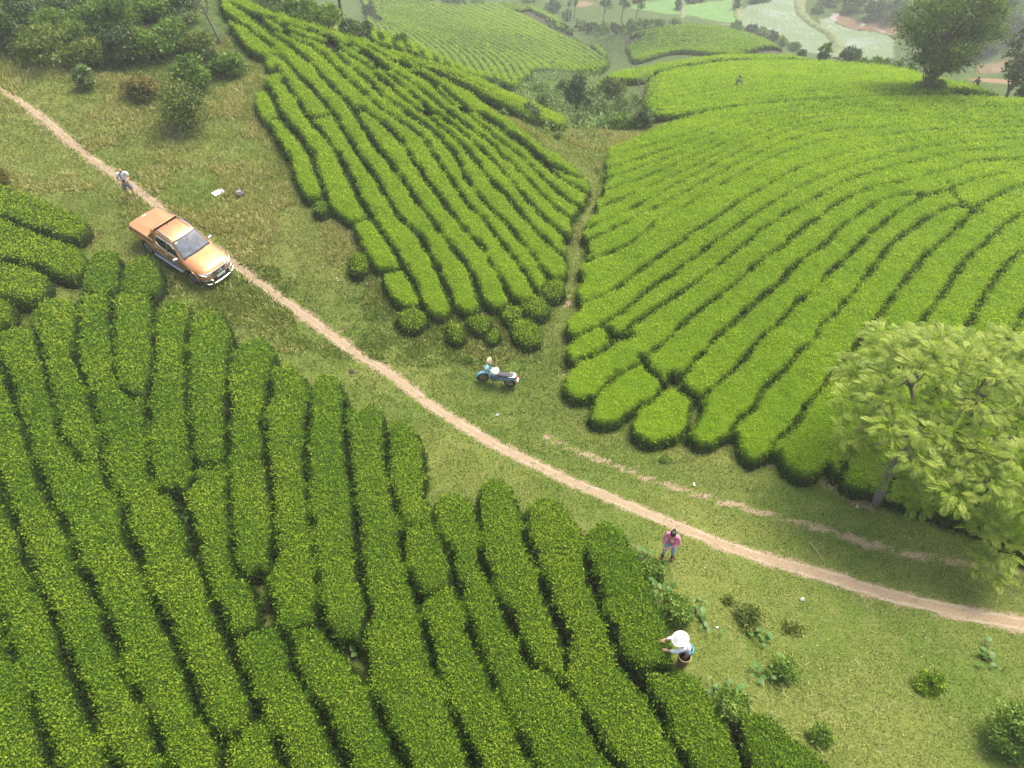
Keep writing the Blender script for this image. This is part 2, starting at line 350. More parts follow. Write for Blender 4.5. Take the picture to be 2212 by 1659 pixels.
# ---- near field (left and bottom)
OUT_A = [(-60,735),(0,726),(33,713),(67,716),(74,705),(75,680),(90,656),(133,650),(160,656),(172,662),(173,650),(187,640),(230,640),(241,655),(247,648),(267,636),(317,640),(337,668),(343,675),(363,656),(400,655),(416,690),(423,686),(440,673),(473,680),(493,706),(502,740),(507,764),(533,740),(567,736),(597,775),(602,800),(627,790),(653,813),(668,846),(673,842),(687,816),(717,813),(740,838),(755,880),(770,892),(795,874),(824,895),(832,925),(840,925),(870,914),(900,940),(915,985),(925,1050),(940,1085),(960,1072),(1000,1075),(1028,1095),(1036,1060),(1065,1036),(1105,1060),(1128,1120),(1140,1095),(1180,1074),(1225,1100),(1262,1165),(1275,1145),(1310,1130),(1350,1155),(1385,1220),(1412,1290),(1440,1365),(1452,1420),(1462,1448),(1480,1450),(1510,1475),(1545,1530),(1580,1570),(1588,1590),(1592,1560),(1600,1551),(1635,1540),(1668,1550),(1708,1586),(1758,1630),(1800,1670),(1840,1730),(1200,1760),(400,1770),(-80,1760)]
GAP_A = [
 [(-40,690),(0,783),(13,806),(27,853),(47,910),(60,953),(73,1000),(87,1033),(103,1073),(117,1106),(133,1123),(150,1156),(163,1193),(167,1226),(187,1246),(200,1273),(220,1313),(230,1346),(250,1396),(257,1429),(273,1473),(300,1509),(320,1549),(337,1589),(350,1619),(365,1660),(390,1710),(410,1770)],
 [(-40,960),(0,1046),(10,1083),(23,1113),(43,1156),(53,1209),(73,1246),(83,1273),(103,1306),(117,1336),(130,1379),(137,1413),(153,1453),(167,1489),(183,1526),(200,1566),(220,1606),(247,1653),(270,1700),(295,1770)],
 [(-40,1240),(0,1323),(13,1359),(20,1399),(37,1429),(53,1466),(70,1506),(77,1543),(97,1599),(107,1636),(123,1670),(150,1760)],
 [(-60,1420),(-20,1412),(20,1399)],
 [(60,690),(77,720),(87,753),(100,806),(110,853),(120,896),(127,936),(143,963),(163,986),(180,1001),(200,1003),(217,990)],
 [(168,635),(170,660),(170,720),(163,766),(173,800),(187,836),(200,876),(207,906),(217,930),(222,953),(218,985),(227,1026),(233,1053),(260,1076),(273,1139),(277,1173),(300,1196),(310,1239),(320,1273),(333,1306),(350,1339),(370,1379),(387,1416),(397,1443),(410,1479),(417,1506),(433,1539),(457,1573),(473,1599),(483,1639),(490,1690),(510,1770)],
 [(473,1599),(497,1604),(515,1592),(540,1560),(548,1535)],
 [(370,1379),(380,1392)],
 [(240,630),(240,643),(242,713),(247,770),(250,810),(263,843),(293,862),(317,856)],
 [(338,640),(333,686),(332,740),(333,780),(328,820),(320,853),(316,880),(320,906),(317,953),(323,996),(330,1036),(345,1062),(375,1070),(393,1085)],
 ([(378,1072),(392,1100),(410,1150),(420,1190)],.2),
 [(393,1085),(400,1125),(415,1180),(430,1216),(447,1256),(460,1306),(477,1339),(490,1369),(497,1406),(507,1433),(523,1466),(537,1496),(550,1536),(573,1573),(593,1606),(610,1639),(630,1680),(660,1770)],
 [(419,660),(410,693),(403,736),(402,786),(405,820),(405,860),(407,903),(412,946),(415,980),(420,1010),(418,1035),(405,1060),(392,1078)],
 [(504,740),(497,766),(492,813),(490,853),(493,886),(490,936),(493,963),(492,990),(493,1020),(497,1053),(493,1086),(500,1139),(500,1183),(503,1219),(512,1238),(530,1253),(548,1250),(560,1262)],
 [(490,990),(467,1010),(440,1013),(420,1012)],
 ([(555,1255),(565,1285),(575,1320),(576,1345)],.2),
 [(576,1345),(560,1360),(530,1370),(500,1378)],
 [(602,770),(590,790),(582,820),(580,860),(567,903),(570,946),(573,986),(580,1020),(585,1063),(590,1110),(590,1153),(590,1189),(587,1226),(575,1250),(562,1262)],
 [(573,990),(552,997)],
 [(577,1345),(600,1362),(613,1373),(623,1396),(630,1426),(637,1449),(653,1476),(667,1499),(683,1526),(697,1546),(710,1579),(723,1606),(737,1633),(755,1670),(790,1770)],
 [(613,1373),(640,1362),(680,1352)],
 [(672,825),(670,846),(667,886),(663,936),(660,986),(662,1036),(666,1090),(673,1146),(677,1186),(683,1223),(687,1266),(687,1306),(687,1339),(697,1359),(713,1383),(730,1399),(755,1398),(782,1385)],
 [(745,820),(741,870),(746,930),(752,1000),(760,1056),(765,1106),(770,1139),(774,1199),(780,1249),(787,1286),(794,1319),(792,1353),(782,1375),(780,1423),(787,1456),(800,1506),(817,1539),(834,1573),(847,1603),(864,1633),(885,1680),(920,1770)],
 ([(752,1400),(772,1420),(780,1440)],.22),
 [(832,890),(832,940),(834,980),(837,1020),(842,1053),(854,1086),(858,1106),(870,1139),(867,1173),(870,1206),(884,1246),(897,1273),(907,1299),(907,1333),(917,1359),(927,1393),(934,1426),(944,1453),(950,1473),(964,1503),(974,1536),(987,1569),(1000,1599),(1014,1633),(1030,1670),(1065,1770)],
 [(868,1137),(890,1143),(915,1139),(936,1128)],
 [(900,1290),(925,1292),(950,1282),(968,1268)],
 ([(920,1000),(922,1060),(930,1085)],.15),
 [(930,1070),(934,1100),(938,1130),(950,1166),(970,1193),(977,1229),(987,1266),(1000,1306),(1010,1339),(1017,1369),(1030,1403),(1047,1439),(1060,1473),(1074,1499),(1087,1529),(1104,1563),(1120,1593),(1137,1626),(1155,1670),(1195,1770)],
 [(1033,1060),(1030,1090),(1031,1116),(1040,1156),(1040,1209),(1057,1246),(1067,1286),(1087,1316),(1104,1353),(1117,1379),(1130,1413),(1144,1439),(1167,1452),(1197,1466),(1224,1496),(1250,1526),(1264,1556),(1284,1589),(1300,1619),(1335,1660),(1390,1730),(1420,1780)],
 ([(1185,1460),(1215,1485)],.14),
 [(1130,1100),(1131,1136),(1140,1173),(1154,1209),(1167,1246),(1180,1283),(1190,1319),(1207,1353),(1217,1383),(1220,1416),(1222,1450),(1212,1478)],
 [(1266,1130),(1264,1189),(1274,1233),(1287,1286),(1300,1333),(1317,1346),(1324,1383),(1337,1413),(1352,1439),(1360,1469),(1387,1483),(1407,1513),(1427,1549),(1440,1593),(1460,1616),(1485,1660),(1530,1760)],
 [(1355,1440),(1380,1452),(1405,1448),(1440,1446),(1475,1440)],
 ([(1350,1440),(1372,1462),(1382,1475)],.15),
 [(1586,1560),(1590,1600),(1604,1640),(1640,1700),(1680,1770)],
]
def lab_A(info):
    rows = sorted(info, key=lambda d: d['u'] - .3 * d['v']); med = np.median([d['area'] for d in rows])
    for i, d in enumerate(rows):
        size = 'short' if d['area'] < .5 * med else ('very long' if d['area'] > 2 * med else 'long')
        d['label'] = f"{size} dark green tea row in the near field, {ORD[i]} from its left edge"
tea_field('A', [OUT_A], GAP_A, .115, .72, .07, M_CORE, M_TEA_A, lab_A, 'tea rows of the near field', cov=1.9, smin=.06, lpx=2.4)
# ---- bright rows at the left edge, beside the truck
L_ROWS = [[(-40,385),(0,400),(40,413),(110,445),(150,460),(183,477),(190,500),(175,512),(140,520),(100,500),(33,485),(0,465),(-40,445)],
 [(-40,460),(0,472),(40,490),(100,515),(160,535),(187,555),(185,585),(150,605),(110,590),(60,570),(0,560),(-40,560)],
 [(-40,570),(0,572),(60,582),(95,590),(104,615),(95,640),(60,655),(20,650),(-40,640)],
 [(-40,650),(0,652),(28,660),(30,690),(12,705),(-40,715)]]
def lab_L(info):
    for i, d in enumerate(sorted(info, key=lambda d: d['v'])):
        d['label'] = f"bright tea row left of the orange truck, {ORD[i]} one down from the bushy slope"
tea_field('L', L_ROWS, [[(-60,450),(0,467),(50,490),(110,514),(170,522),(200,520)],[(-60,565),(0,571),(60,578),(105,592),(160,612)],[(-60,645),(0,650),(30,656),(80,660)]], .12, .7, .08, M_CORE, M_TEA_B, lab_L, 'tea rows at the left edge', cov=1.3)
BLK = [[(182,600),(190,565),(210,548),(235,545),(262,555),(266,585),(258,625),(240,636),(205,640),(180,630)],
 [(270,575),(290,562),(320,560),(342,575),(350,605),(345,632),(320,640),(280,638),(256,632),(264,600)]]
def lab_K(info):
    q = sorted(info, key=lambda d: d['u'])
    for d, s in zip(q, ('farther from the truck', 'right beside the truck')):
        d['label'] = 'square tea block heading the near rows, ' + s
tea_field('K', BLK, [[(262,540),(267,575),(262,605),(255,645)]], .12, .75, .08, M_CORE, M_TEA_A, lab_K, 'two tea blocks beside the truck', cov=1.5)

# ---- middle slope
OUT_B = [(470,-30),(480,20),(498,60),(525,95),(550,114),(568,122),(574,128),(572,138),(578,146),(593,150),(598,162),(580,166),(570,175),(567,195),(560,203),(550,210),(550,225),(560,248),(570,262),(585,275),(598,300),(615,325),(628,350),(636,380),(645,401),(658,424),(680,429),(694,424),(700,432),(710,432),(714,449),(736,467),(749,484),(762,488),(775,515),(788,545),(810,576),(823,592),(832,619),(854,650),(880,663),(904,658),(912,655),(919,662),(936,680),(958,682),(972,668),(980,660),(989,665),(1006,676),(1028,669),(1040,650),(1054,658),(1076,667),(1098,656),(1108,642),(1130,650),(1152,640),(1165,625),(1180,612),(1200,606),(1222,590),(1226,570),(1214,557),(1224,545),(1216,520),(1236,502),(1234,480),(1244,458),(1260,440),(1266,428),(1275,405),(1262,385),(1243,365),(1208,339),(1178,321),(1143,295),(1108,269),(1073,247),(1047,225),(1023,208),(993,190),(963,175),(933,160),(898,140),(873,125),(835,110),(798,92),(760,82),(723,70),(688,59),(658,50),(623,38),(585,26),(548,10),(513,-4),(500,-30)]
GAP_B = [
 [(470,20),(515,51),(535,62),(555,80),(580,96),(595,110),(605,122),(623,140),(633,150),(648,168),(660,180),(675,195),(688,212),(703,225),(713,240),(725,252),(733,270),(745,290),(758,308),(770,328),(783,348),(798,368),(813,390),(828,415),(854,458),(875,484),(902,506),(923,541),(941,576),(958,611),(971,637),(978,670)],
 [(500,10),(533,31),(548,45),(568,60),(585,75),(605,86),(623,98),(640,110),(653,122),(673,140),(688,155),(700,172),(718,190),(735,208),(750,222),(763,237),(780,270),(795,288),(808,308),(820,328),(840,350),(855,372),(873,395),(887,415),(902,441),(928,471),(945,497),(967,523),(993,558),(1015,589),(1028,619),(1040,660)],
 [(763,236),(783,238),(803,252),(830,270),(848,288),(865,305),(880,328),(890,348),(908,370),(920,392),(939,413),(962,446),(986,476),(1013,508),(1039,535),(1060,571),(1081,602),(1093,628),(1105,650)],
 [(515,15),(545,32),(570,50),(590,65),(613,75),(638,88),(668,100),(683,110),(703,125),(718,142),(733,155),(748,170),(765,185),(783,200),(798,215),(813,228),(828,240),(848,252),(865,265),(885,278),(900,292),(918,308),(930,328),(945,348),(958,369),(978,395),(991,417),(1017,452),(1043,474),(1065,504),(1091,535),(1113,565),(1134,591),(1152,622),(1170,650)],
 [(550,28),(575,40),(603,54),(628,72),(658,82),(693,95),(715,105),(730,122),(750,140),(773,160),(793,175),(810,190),(825,208),(843,220),(863,232),(883,248),(903,262),(925,278),(945,295),(960,312),(980,332),(990,352),(1000,372),(1013,395),(1025,412),(1047,439),(1073,465),(1100,491),(1126,526),(1152,552),(1169,583),(1187,605),(1200,625)],
 [(590,40),(620,54),(648,65),(688,78),(718,95),(738,110),(768,130),(798,150),(815,165),(833,180),(853,198),(868,212),(888,228),(908,242),(928,255),(948,272),(968,288),(983,302),(1000,318),(1015,335),(1028,352),(1050,380),(1078,409),(1100,430),(1126,465),(1148,491),(1174,517),(1195,539),(1216,554),(1240,570)],
 ([(640,52),(673,65),(705,75),(733,92),(763,110),(793,128),(812,142),(823,152)],.06), [(823,152),(848,170),(868,188),(888,202),(908,220),(928,238),(948,250),(968,265),(988,280),(1008,298),(1028,315),(1051,335),(1073,356),(1100,387),(1121,413),(1143,439),(1169,465),(1191,487),(1217,507),(1245,520)],
 [(760,95),(800,120),(830,142),(858,160),(888,180),(918,202),(943,222),(965,240),(988,258),(1010,275),(1033,292),(1051,305),(1078,330),(1108,356),(1134,382),(1156,408),(1182,434),(1208,456),(1230,472),(1255,482)],
 [(800,105),(840,128),(870,145),(898,162),(928,182),(958,210),(980,228),(1005,245),(1030,265),(1051,280),(1073,300),(1108,326),(1143,356),(1174,387),(1195,408),(1222,430),(1248,444),(1275,452)],
 [(870,135),(915,160),(958,190),(968,200),(990,218),(1018,240),(1051,262),(1082,282),(1117,308),(1152,339),(1178,361),(1204,382),(1230,400),(1256,413),(1285,424)],
 [(1047,247),(1073,265),(1100,287),(1134,308),(1161,330),(1191,356),(1222,374),(1248,384),(1280,392)],
 ([(575,190),(588,208),(595,225),(605,248),(615,262)],.16),([(615,262),(628,277),(643,295),(653,312),(668,328)],.25),([(668,328),(673,345),(685,378),(695,398),(700,415),(702,440)],.13),
 ([(598,150),(605,162),(618,180)],.1),[(618,180),(630,200),(645,220),(655,240),(670,262),(690,282),(705,302),(720,322),(733,342),(743,360),(748,372),(760,394),(775,428),(797,463),(823,502),(849,537),(867,571),(888,602),(902,632),(910,665)],
 [(560,262),(580,262),(600,255)], [(757,484),(778,482),(800,470)], [(815,587),(845,585),(872,578)], [(568,126),(585,122),(602,120)],[(670,255),(690,258),(712,250)]
]
def lab_B(info):
    rows = sorted(info, key=lambda d: -(d['v'] - .85 * d['u'])); med = np.median([d['area'] for d in rows])
    for i, d in enumerate(rows):
        size = 'short' if d['area'] < .45 * med else 'long'
        d['label'] = f"{size} bright tea row on the middle slope, {ORD[i]} up from the grass with the backpack"
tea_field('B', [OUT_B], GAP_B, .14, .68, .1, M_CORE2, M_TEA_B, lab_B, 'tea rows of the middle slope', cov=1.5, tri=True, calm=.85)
# loose bushes below the middle slope
BUSH_B = [([(1120,632),(1145,632),(1168,642),(1188,662),(1180,680),(1160,687),(1138,678),(1122,655)],'square tea bush closing the bottom of the middle rows'),
 ([(1170,612),(1190,603),(1212,606),(1222,622),(1215,640),(1195,645),(1172,638)],'round tea bush beside the gully path mouth'),
 ([(1078,668),(1100,660),(1125,664),(1131,680),(1118,694),(1090,694)],'small tea bush touching the square bush at the row ends'),
 ([(1098,694),(1130,690),(1160,700),(1172,722),(1160,745),(1130,747),(1108,725)],'largest loose tea bush, nearest the motorbike'),
 ([(1008,690),(1030,678),(1058,684),(1064,700),(1050,716),(1022,716)],'low loose tea bush third from the gully path'),
 ([(1046,722),(1062,708),(1080,714),(1082,732),(1066,744),(1050,738)],'tiny yellow-green tea bush between two larger ones'),
 ([(958,700),(975,690),(992,700),(1005,718),(1000,735),(985,740),(965,726)],'thin gappy tea bush standing alone on the grass'),
 ([(854,685),(870,668),(895,662),(920,674),(922,695),(900,712),(868,706)],'round tea bush alone at the lower left row end'),
 ([(752,560),(768,545),(790,552),(796,572),(782,592),(758,588)],'small tea bush beside tall dry grass'),
 ([(680,440),(695,432),(708,440),(706,456),(690,462),(678,455)],'tiny tea bush at the foot of the outermost row')]
for i, (o, l) in enumerate(BUSH_B):
    def _l(info, l=l):
        for d in info: d['label'] = l
    tea_field('bush%d' % i, [o], [], .09, .6 if i != 5 else .45, .08, M_CORE, M_TEA_B, _l, 'loose tea bushes', name='tea_bush', cov=1.4, rnd=.5, minarea=.05, thr=.0)

# ---- right-hand dome
def lerp_curves(a, b, n, ends=False):
    a = dens(smooth_line(a, 6), 1e9 if False else 6); out = []
    def res(p, m=60):
        p = smooth_line(p, 4); s = np.concatenate([[0], np.cumsum(np.linalg.norm(np.diff(p, axis=0), axis=1))]); q = np.linspace(0, s[-1], m)
        return np.column_stack([np.interp(q, s, p[:, k]) for k in (0, 1)])
    A, B = res(a), res(b)
    for k in range(1, n + 1): out.append([tuple(x) for x in (A + (B - A) * k / (n + 1))])
    return out
XC = (1440.0, 1714.0, 1964.0, 2212.0, 2290.0)
def d1(x, y): return (1161.2 + .4357 * x, 221.2 + .4357 * y)
def d2(x, y): return (1658.9 + .4357 * x, 165.9 + .4357 * y)
def d3(x, y): return (1161.2 + .4357 * x, 580.6 + .4357 * y)
def d4(x, y): return (1658.9 + .4357 * x, 497.7 + .4357 * y)
OUT_D = [d1(*p) for p in [(345,268),(352,240),(400,215),(470,190),(560,145),(640,112),(760,78),(900,45),(1100,18),(1269,6)]] + [d2(*p) for p in [(300,122),(500,108),(700,104),(900,104),(1100,108),(1269,118)]] + [(2330,222),(2360,700),(2330,1200),(2100,1130)] + \
 [(1925,1075),(1890,1060),(1860,1058),(1825,1045),(1800,1010),(1788,1000),(1770,1020),(1740,1030),(1705,1015),(1690,990),(1685,975),(1660,985),(1625,995),(1600,975),(1596,950),(1585,935),(1560,945),(1530,962),(1500,955),(1485,930),(1480,925),(1455,945),(1420,955),(1385,950),(1365,930),(1363,900),(1350,895),(1335,912),(1300,915),(1275,905),(1270,880),(1283,855),(1270,855),(1245,862),(1225,850),(1220,830),(1232,800),(1245,790),(1228,775),(1225,755),(1240,735),(1222,715),(1222,700),(1240,680),(1258,668),(1250,650),(1245,635),(1256,612),(1262,600),(1250,585),(1258,560),(1275,553),(1270,535),(1258,500),(1275,470),(1290,462),(1285,440),(1296,428),(1305,418),(1300,405),(1312,390),(1306,375),(1312,362),(1306,350)]
def cols(*ys): return [(1440.0, 221.2 + .4357 * ys[0]), (1714.0, 221.2 + .4357 * ys[1]), (1964.0, 165.9 + .4357 * ys[2]), (2211.8, 165.9 + .4357 * ys[3]), (2400.0, 165.9 + .4357 * (ys[3] * 1.6 - ys[2] * .6))]
GAP_D = [
 [d1(330,290)] + cols(195,28,128,130), [d1(335,338)] + cols(240,45,143,142), [d1(325,388)] + cols(285,62,160,155), [d1(315,450)] + cols(330,84,178,170),
 [d1(280,540)] + cols(385,108,198,188), [d1(240,630)] + [d1(430,548)] + cols(440,140,222,207), [d1(220,700)] + [d1(420,610)] + cols(500,188,250,228),
 [d1(190,815),(300,770),(430,720),(540,640)] if False else [d1(190,815), d1(300,770), d1(430,720), d1(540,640)] + cols(570,238,285,252),
 [d3(150,215), d3(210,180), d3(300,150), d3(400,95)] + cols(740,345,325,282), [d3(140,365), d3(190,340), d3(300,290), d3(430,210), d3(540,110)] + cols(870,440,372,315),
 [d3(*p) for p in [(170,480),(190,460),(280,430),(340,400),(400,350),(430,320),(500,260),(560,220),(620,180),(690,130),(740,100),(820,40)]] + [d1(*p) for p in [(870,830),(970,750),(1040,700),(1100,640),(1170,600)]] + [d2(*p) for p in [(70,690),(200,620),(300,570),(400,520),(480,490),(560,470),(620,450),(700,430),(760,420),(860,395),(1000,375),(1269,355),(1700,310)]],
 [d3(*p) for p in [(260,690),(290,630),(380,540),(430,510),(500,480),(540,440),(590,400),(650,350),(690,310),(740,260),(820,190),(900,130),(960,90),(1010,50)]] + [d1(*p) for p in [(1051,835),(1130,770),(1200,730)]] + [d2(*p) for p in [(110,807),(180,750),(240,710),(310,655),(380,610),(450,580),(540,548),(640,530),(760,500),(820,480),(900,465),(1000,430),(1130,420),(1269,412),(1700,370)]],
 ([d3(*p) for p in [(530,470),(560,510),(600,545),(640,590),(670,580)]],.12),
 [d3(*p) for p in [(450,790),(490,700),(560,660),(610,610),(650,580),(690,565),(720,530),(780,460),(830,410),(880,350),(940,300),(1000,240),(1060,190),(1120,140),(1190,80),(1240,25)]] + [d2(*p) for p in [(170,905),(280,830),(370,740),(430,700),(490,660),(560,620),(680,585),(790,590)]],
 ([d3(*p) for p in [(690,565),(710,595),(770,630),(790,680),(770,760)]],.2),
 [d3(*p) for p in [(720,860),(750,760),(790,680),(850,610),(920,550),(1000,480),(1060,400),(1110,340),(1180,290),(1230,230)]] + [d4(*p) for p in [(140,370),(230,290),(280,240),(320,190),(370,150),(430,100),(480,50)]] + [d2(*p) for p in [(530,765),(620,690),(700,640),(770,600),(800,588),(870,565),(940,545),(1000,520),(1200,470),(1269,460),(1700,400)]],
 [d3(*p) for p in [(930,880),(960,810),(1000,750),(1070,690),(1100,620),(1150,570),(1200,520)]] + [d4(*p) for p in [(90,680),(160,600),(230,540),(260,470),(330,420),(380,360),(440,290),(500,210),(560,140),(600,80),(640,50)]] + [d2(*p) for p in [(700,762),(760,720),(820,690),(880,660),(940,652),(1010,660)]],
 ([d2(*p) for p in [(905,560),(925,600),(960,640),(1020,665)]],.1),
 [d3(*p) for p in [(1150,950),(1160,890),(1200,840)]] + [d4(*p) for p in [(110,985),(150,940),(200,860),(260,790),(330,710),(380,640),(430,580),(490,490),(550,430),(600,360),(630,310),(700,230),(750,170),(800,110),(870,50)]] + [d2(*p) for p in [(930,755),(1000,690),(1020,660),(1080,620),(1180,570),(1269,540),(1700,420)]],
 [d4(*p) for p in [(330,1290),(400,1130),(500,930),(570,760),(620,680),(680,590),(740,480),(820,380),(850,330),(900,260),(950,190),(1000,130),(1060,80)]] + [d2(*p) for p in [(1160,750),(1230,700),(1269,680),(1700,480)]],
 [d4(*p) for p in [(560,1330),(700,1060),(850,760),(930,600),(1000,460),(1050,370),(1100,280),(1150,210),(1210,140),(1269,90),(1500,-70)]],
 [d4(*p) for p in [(800,1330),(950,1030),(1080,780),(1190,550),(1230,480),(1269,400),(1500,120)]], [d4(*p) for p in [(1050,1330),(1200,1020),(1300,800),(1500,440)]], [d4(*p) for p in [(1300,1330),(1400,1100),(1560,760)]],
 ([d3(*p) for p in [(395,330),(410,325),(430,330)]],.12), [d3(*p) for p in [(330,300),(370,320),(400,340)]],
]
def lab_D(info):
    rows = sorted(info, key=lambda d: d['v'] + .62 * d['u']); med = np.median([d['area'] for d in rows])
    for i, d in enumerate(rows):
        size = 'short' if d['area'] < .4 * med else 'long'
        d['label'] = f"{size} lime tea row on the right-hand dome, {ORD[i]} down from the dark road cut"
tea_field('D', [OUT_D], GAP_D, .125, .66, .09, M_CORE2, M_TEA_D, lab_D, 'tea rows of the right-hand dome', cov=1.5, tri=True, ext=16, calm=.85)

# ---- beyond the dome
T_E = [(1395,238),(1425,252),(1490,246),(1560,235),(1640,226),(1720,219),(1800,215),(1900,210),(1975,207),(2070,204),(2150,205)]
OUT_E = T_E[:1] + T_E[1:] + [(2212,219),(2184,211),(2129,199),(2090,187),(2027,175),(1965,156),(1933,148),(1871,142),(1792,137),(1730,134),(1650,134),(1560,138),(1500,147),(1450,154),(1412,170),(1400,185),(1396,205),(1388,222)]
TOP_E = [(1400,172),(1450,158),(1500,149),(1560,140),(1650,136),(1730,137),(1792,140),(1871,145),(1933,152),(2027,180),(2129,204)]
def lab_E(info):
    for i, d in enumerate(sorted(info, key=lambda d: d['v'])): d['label'] = f"lime tea row around the green-shirted picker, {ORD[i]} down from the field's far edge"
tea_field('E', [OUT_E], [(c, .05) for c in lerp_curves(TOP_E, T_E, 9)], .2, .7, .05, M_CORE2, M_TEA_D, lab_E, 'tea rows beyond the road cut', cov=1.4, tri=True, smax=.24, thr=.06, calm=.85)
OUT_E2 = [(1280,182),(1310,168),(1340,158),(1400,146),(1450,137),(1520,127),(1600,122),(1700,124),(1740,129),(1650,130),(1560,131),(1498,139),(1446,147),(1407,162),(1385,172),(1340,174),(1300,184)]
def lab_E2(info):
    for i, d in enumerate(sorted(info, key=lambda d: d['v'])): d['label'] = f"thin lime tea row above the hedge cut behind the picker, {ORD[i]} from the top"
tea_field('E2', [OUT_E2], [(c, .06) for c in lerp_curves([(1280,180),(1340,157),(1450,136),(1600,121),(1745,129)], [(1290,186),(1340,176),(1400,166),(1450,149),(1560,132),(1745,131)], 3)], .2, .7, .05, M_CORE2, M_TEA_D, lab_E2, 'tea rows above the hedge cut', cov=1.3, tri=True, smax=.24, thr=.06, minarea=1.5)
STRIP = [(835,110),(873,117),(910,131),(948,144),(998,161),(1051,183),(1081,198),(1127,219),(1166,235),(1203,250),(1222,260),(1216,272),(1188,266),(1160,256),(1118,242),(1096,230),(1066,217),(1040,203),(1010,186),(960,163),(900,142),(860,126)]
def lab_S(info):
    for i, d in enumerate(sorted(info, key=lambda d: d['v'] - .5 * d['u'])): d['label'] = f"narrow bright tea row behind the middle slope's crest, {ORD[i]} from the far side"
tea_field('S', [STRIP], [([(880,125),(950,153),(1051,195),(1127,229),(1210,266)],.06)], .15, .7, .06, M_CORE, M_TEA_B, lab_S, 'tea rows behind the crest', cov=1.3, tri=True, smax=.22, minarea=1.)
# far hillside
def c1(x, y): return (774.1 + .4357 * x, .4357 * y)
OUT_C = [(775,-12),(840,-22),(887,-5),(948,6),(1001,10),(1053,7),(1105,7),(1144,11),(1179,26),(1210,44),(1236,61),(1253,78),(1262,90),(1297,100),(1314,135),(1297,151),(1275,156),(1253,157),(1210,152),(1166,150),(1153,151),(1144,166),(1123,183),(1096,181),(1062,171),(1018,163),(970,148),(926,131),(883,113),(839,100),(805,88),(797,65),(790,20)]
GUIDE = [[c1(*p) for p in g] for g in [
 [(112,205),(112,190),(100,150),(85,120),(60,90)], [(388,312),(370,265),(320,215),(220,150),(60,60)], [(598,382),(540,290),(440,210),(300,130),(60,15)], [(802,420),(740,310),(600,220),(420,130),(110,-15)],
 [(1000,360),(900,290),(740,210),(520,120),(240,-15)], [(1180,370),(1060,290),(900,210),(700,120),(430,0)], [(1260,320),(1150,240),(1000,170),(850,90),(640,0)], [(1130,205),(1050,140),(960,95),(880,60),(790,0)]]]
GAP_C = []
for a, b, n in zip(GUIDE[:-1], GUIDE[1:], (3, 3, 4, 4, 4, 4, 6)): GAP_C += [a] + lerp_curves(a, b, n)
GAP_C += [GUIDE[-1]]
def lab_C(info):
    for i, d in enumerate(sorted(info, key=lambda d: d['u'] - 1.2 * d['v'])): d['label'] = f"hazy green tea row on the far hillside, {ORD[min(i, len(ORD) - 1)]} from its left foot" if i < 70 else 'hazy tea fragment at the far right fringe of the far hillside rows'
tea_field('C', [OUT_C], [(g[1:] if len(g) > 5 and False else g, .13) for g in GAP_C], .2, .8, .13, M_CORE2, M_TEA_B, lab_C, 'tea rows of the far hillside', cov=1.0, tri=True, smax=.3, minarea=.8, lw=.15, ext=2)
OUT_C2 = [(1337,83),(1365,72),(1402,63),(1463,54),(1516,56),(1577,65),(1620,74),(1664,91),(1697,113),(1694,124),(1620,127),(1560,118),(1490,110),(1440,113),(1376,131),(1362,118),(1352,100)]
GAP_C2 = [(c, .16) for c in lerp_curves([(1330,82),(1402,62),(1463,53),(1516,55),(1577,64),(1620,72),(1664,88),(1705,113)], [(1370,135),(1440,114),(1490,111),(1530,114),(1560,118),(1590,122),(1620,127),(1650,132)], 13)]
def lab_C2(info):
    for i, d in enumerate(sorted(info, key=lambda d: d['v'] - .3 * abs(d['u'] - 1500))): d['label'] = f"curved tea row on the hazy mound before the paddies, {ORD[i]} from its crest"
tea_field('C2', [OUT_C2], GAP_C2, .26, .75, .16, M_CORE2, M_TEA_A, lab_C2, 'tea rows of the hazy mound', cov=1.1, tri=True, smax=.3, minarea=4, tshift=.06, lw=.2)

# ------------------------------------------------------------------ ground
def lines(lo, hi, fine_lo, fine_hi, fine, grow=1.12, cmax=4.0):
    a = list(np.arange(fine_lo, fine_hi + 1e-6, fine)); s = fine
    while a[-1] < hi: s = min(s * grow, cmax if a[-1] < 240 else 60); a.append(a[-1] + s)
    s = fine
    while a[0] > lo: s = min(s * grow, cmax if a[0] > -170 else 60); a.insert(0, a[0] - s)
    return np.array(a)
lx = lines(-900, 900, -45, 58, .4); ly = lines(-300, 1100, 3, 72, .4)
X, Y = np.meshgrid(lx, ly, indexing='ij'); ZZ = Z(X, Y)
TRACK = [(-60,150),(0,193),(60,232),(110,268),(160,312),(200,345),(245,375),(290,405),(330,437),(400,492),(450,530),(500,566),(545,600),(600,640),(650,675),(700,712),(740,742),(770,766),(815,790),(860,820),(910,860),(960,895),(1010,925),(1060,955),(1120,985),(1180,1015),(1240,1043),(1300,1068),(1370,1097),(1440,1127),(1500,1152),(1560,1176),(1620,1197),(1690,1217),(1760,1237),(1830,1258),(1900,1279),(1980,1300),(2060,1320),(2140,1336),(2230,1352),(2330,1370)]
TRK = rowline(TRACK, 0, .1)
RUT = rowline([(1180,945),(1250,975),(1330,1008),(1400,1035),(1470,1056),(1560,1085),(1640,1105),(1720,1126),(1800,1152),(1870,1172),(1960,1196),(2050,1213),(2130,1225),(2212,1243),(2300,1262)], 0, .2)
GUL = rowline([(1215,700),(1226,650),(1238,600),(1250,540),(1270,460),(1292,390),(1312,320),(1330,290)], 0, .2)
SIDE = rowline([(-40,225),(10,232),(60,258),(120,300),(180,335),(250,400)], 0, .2)
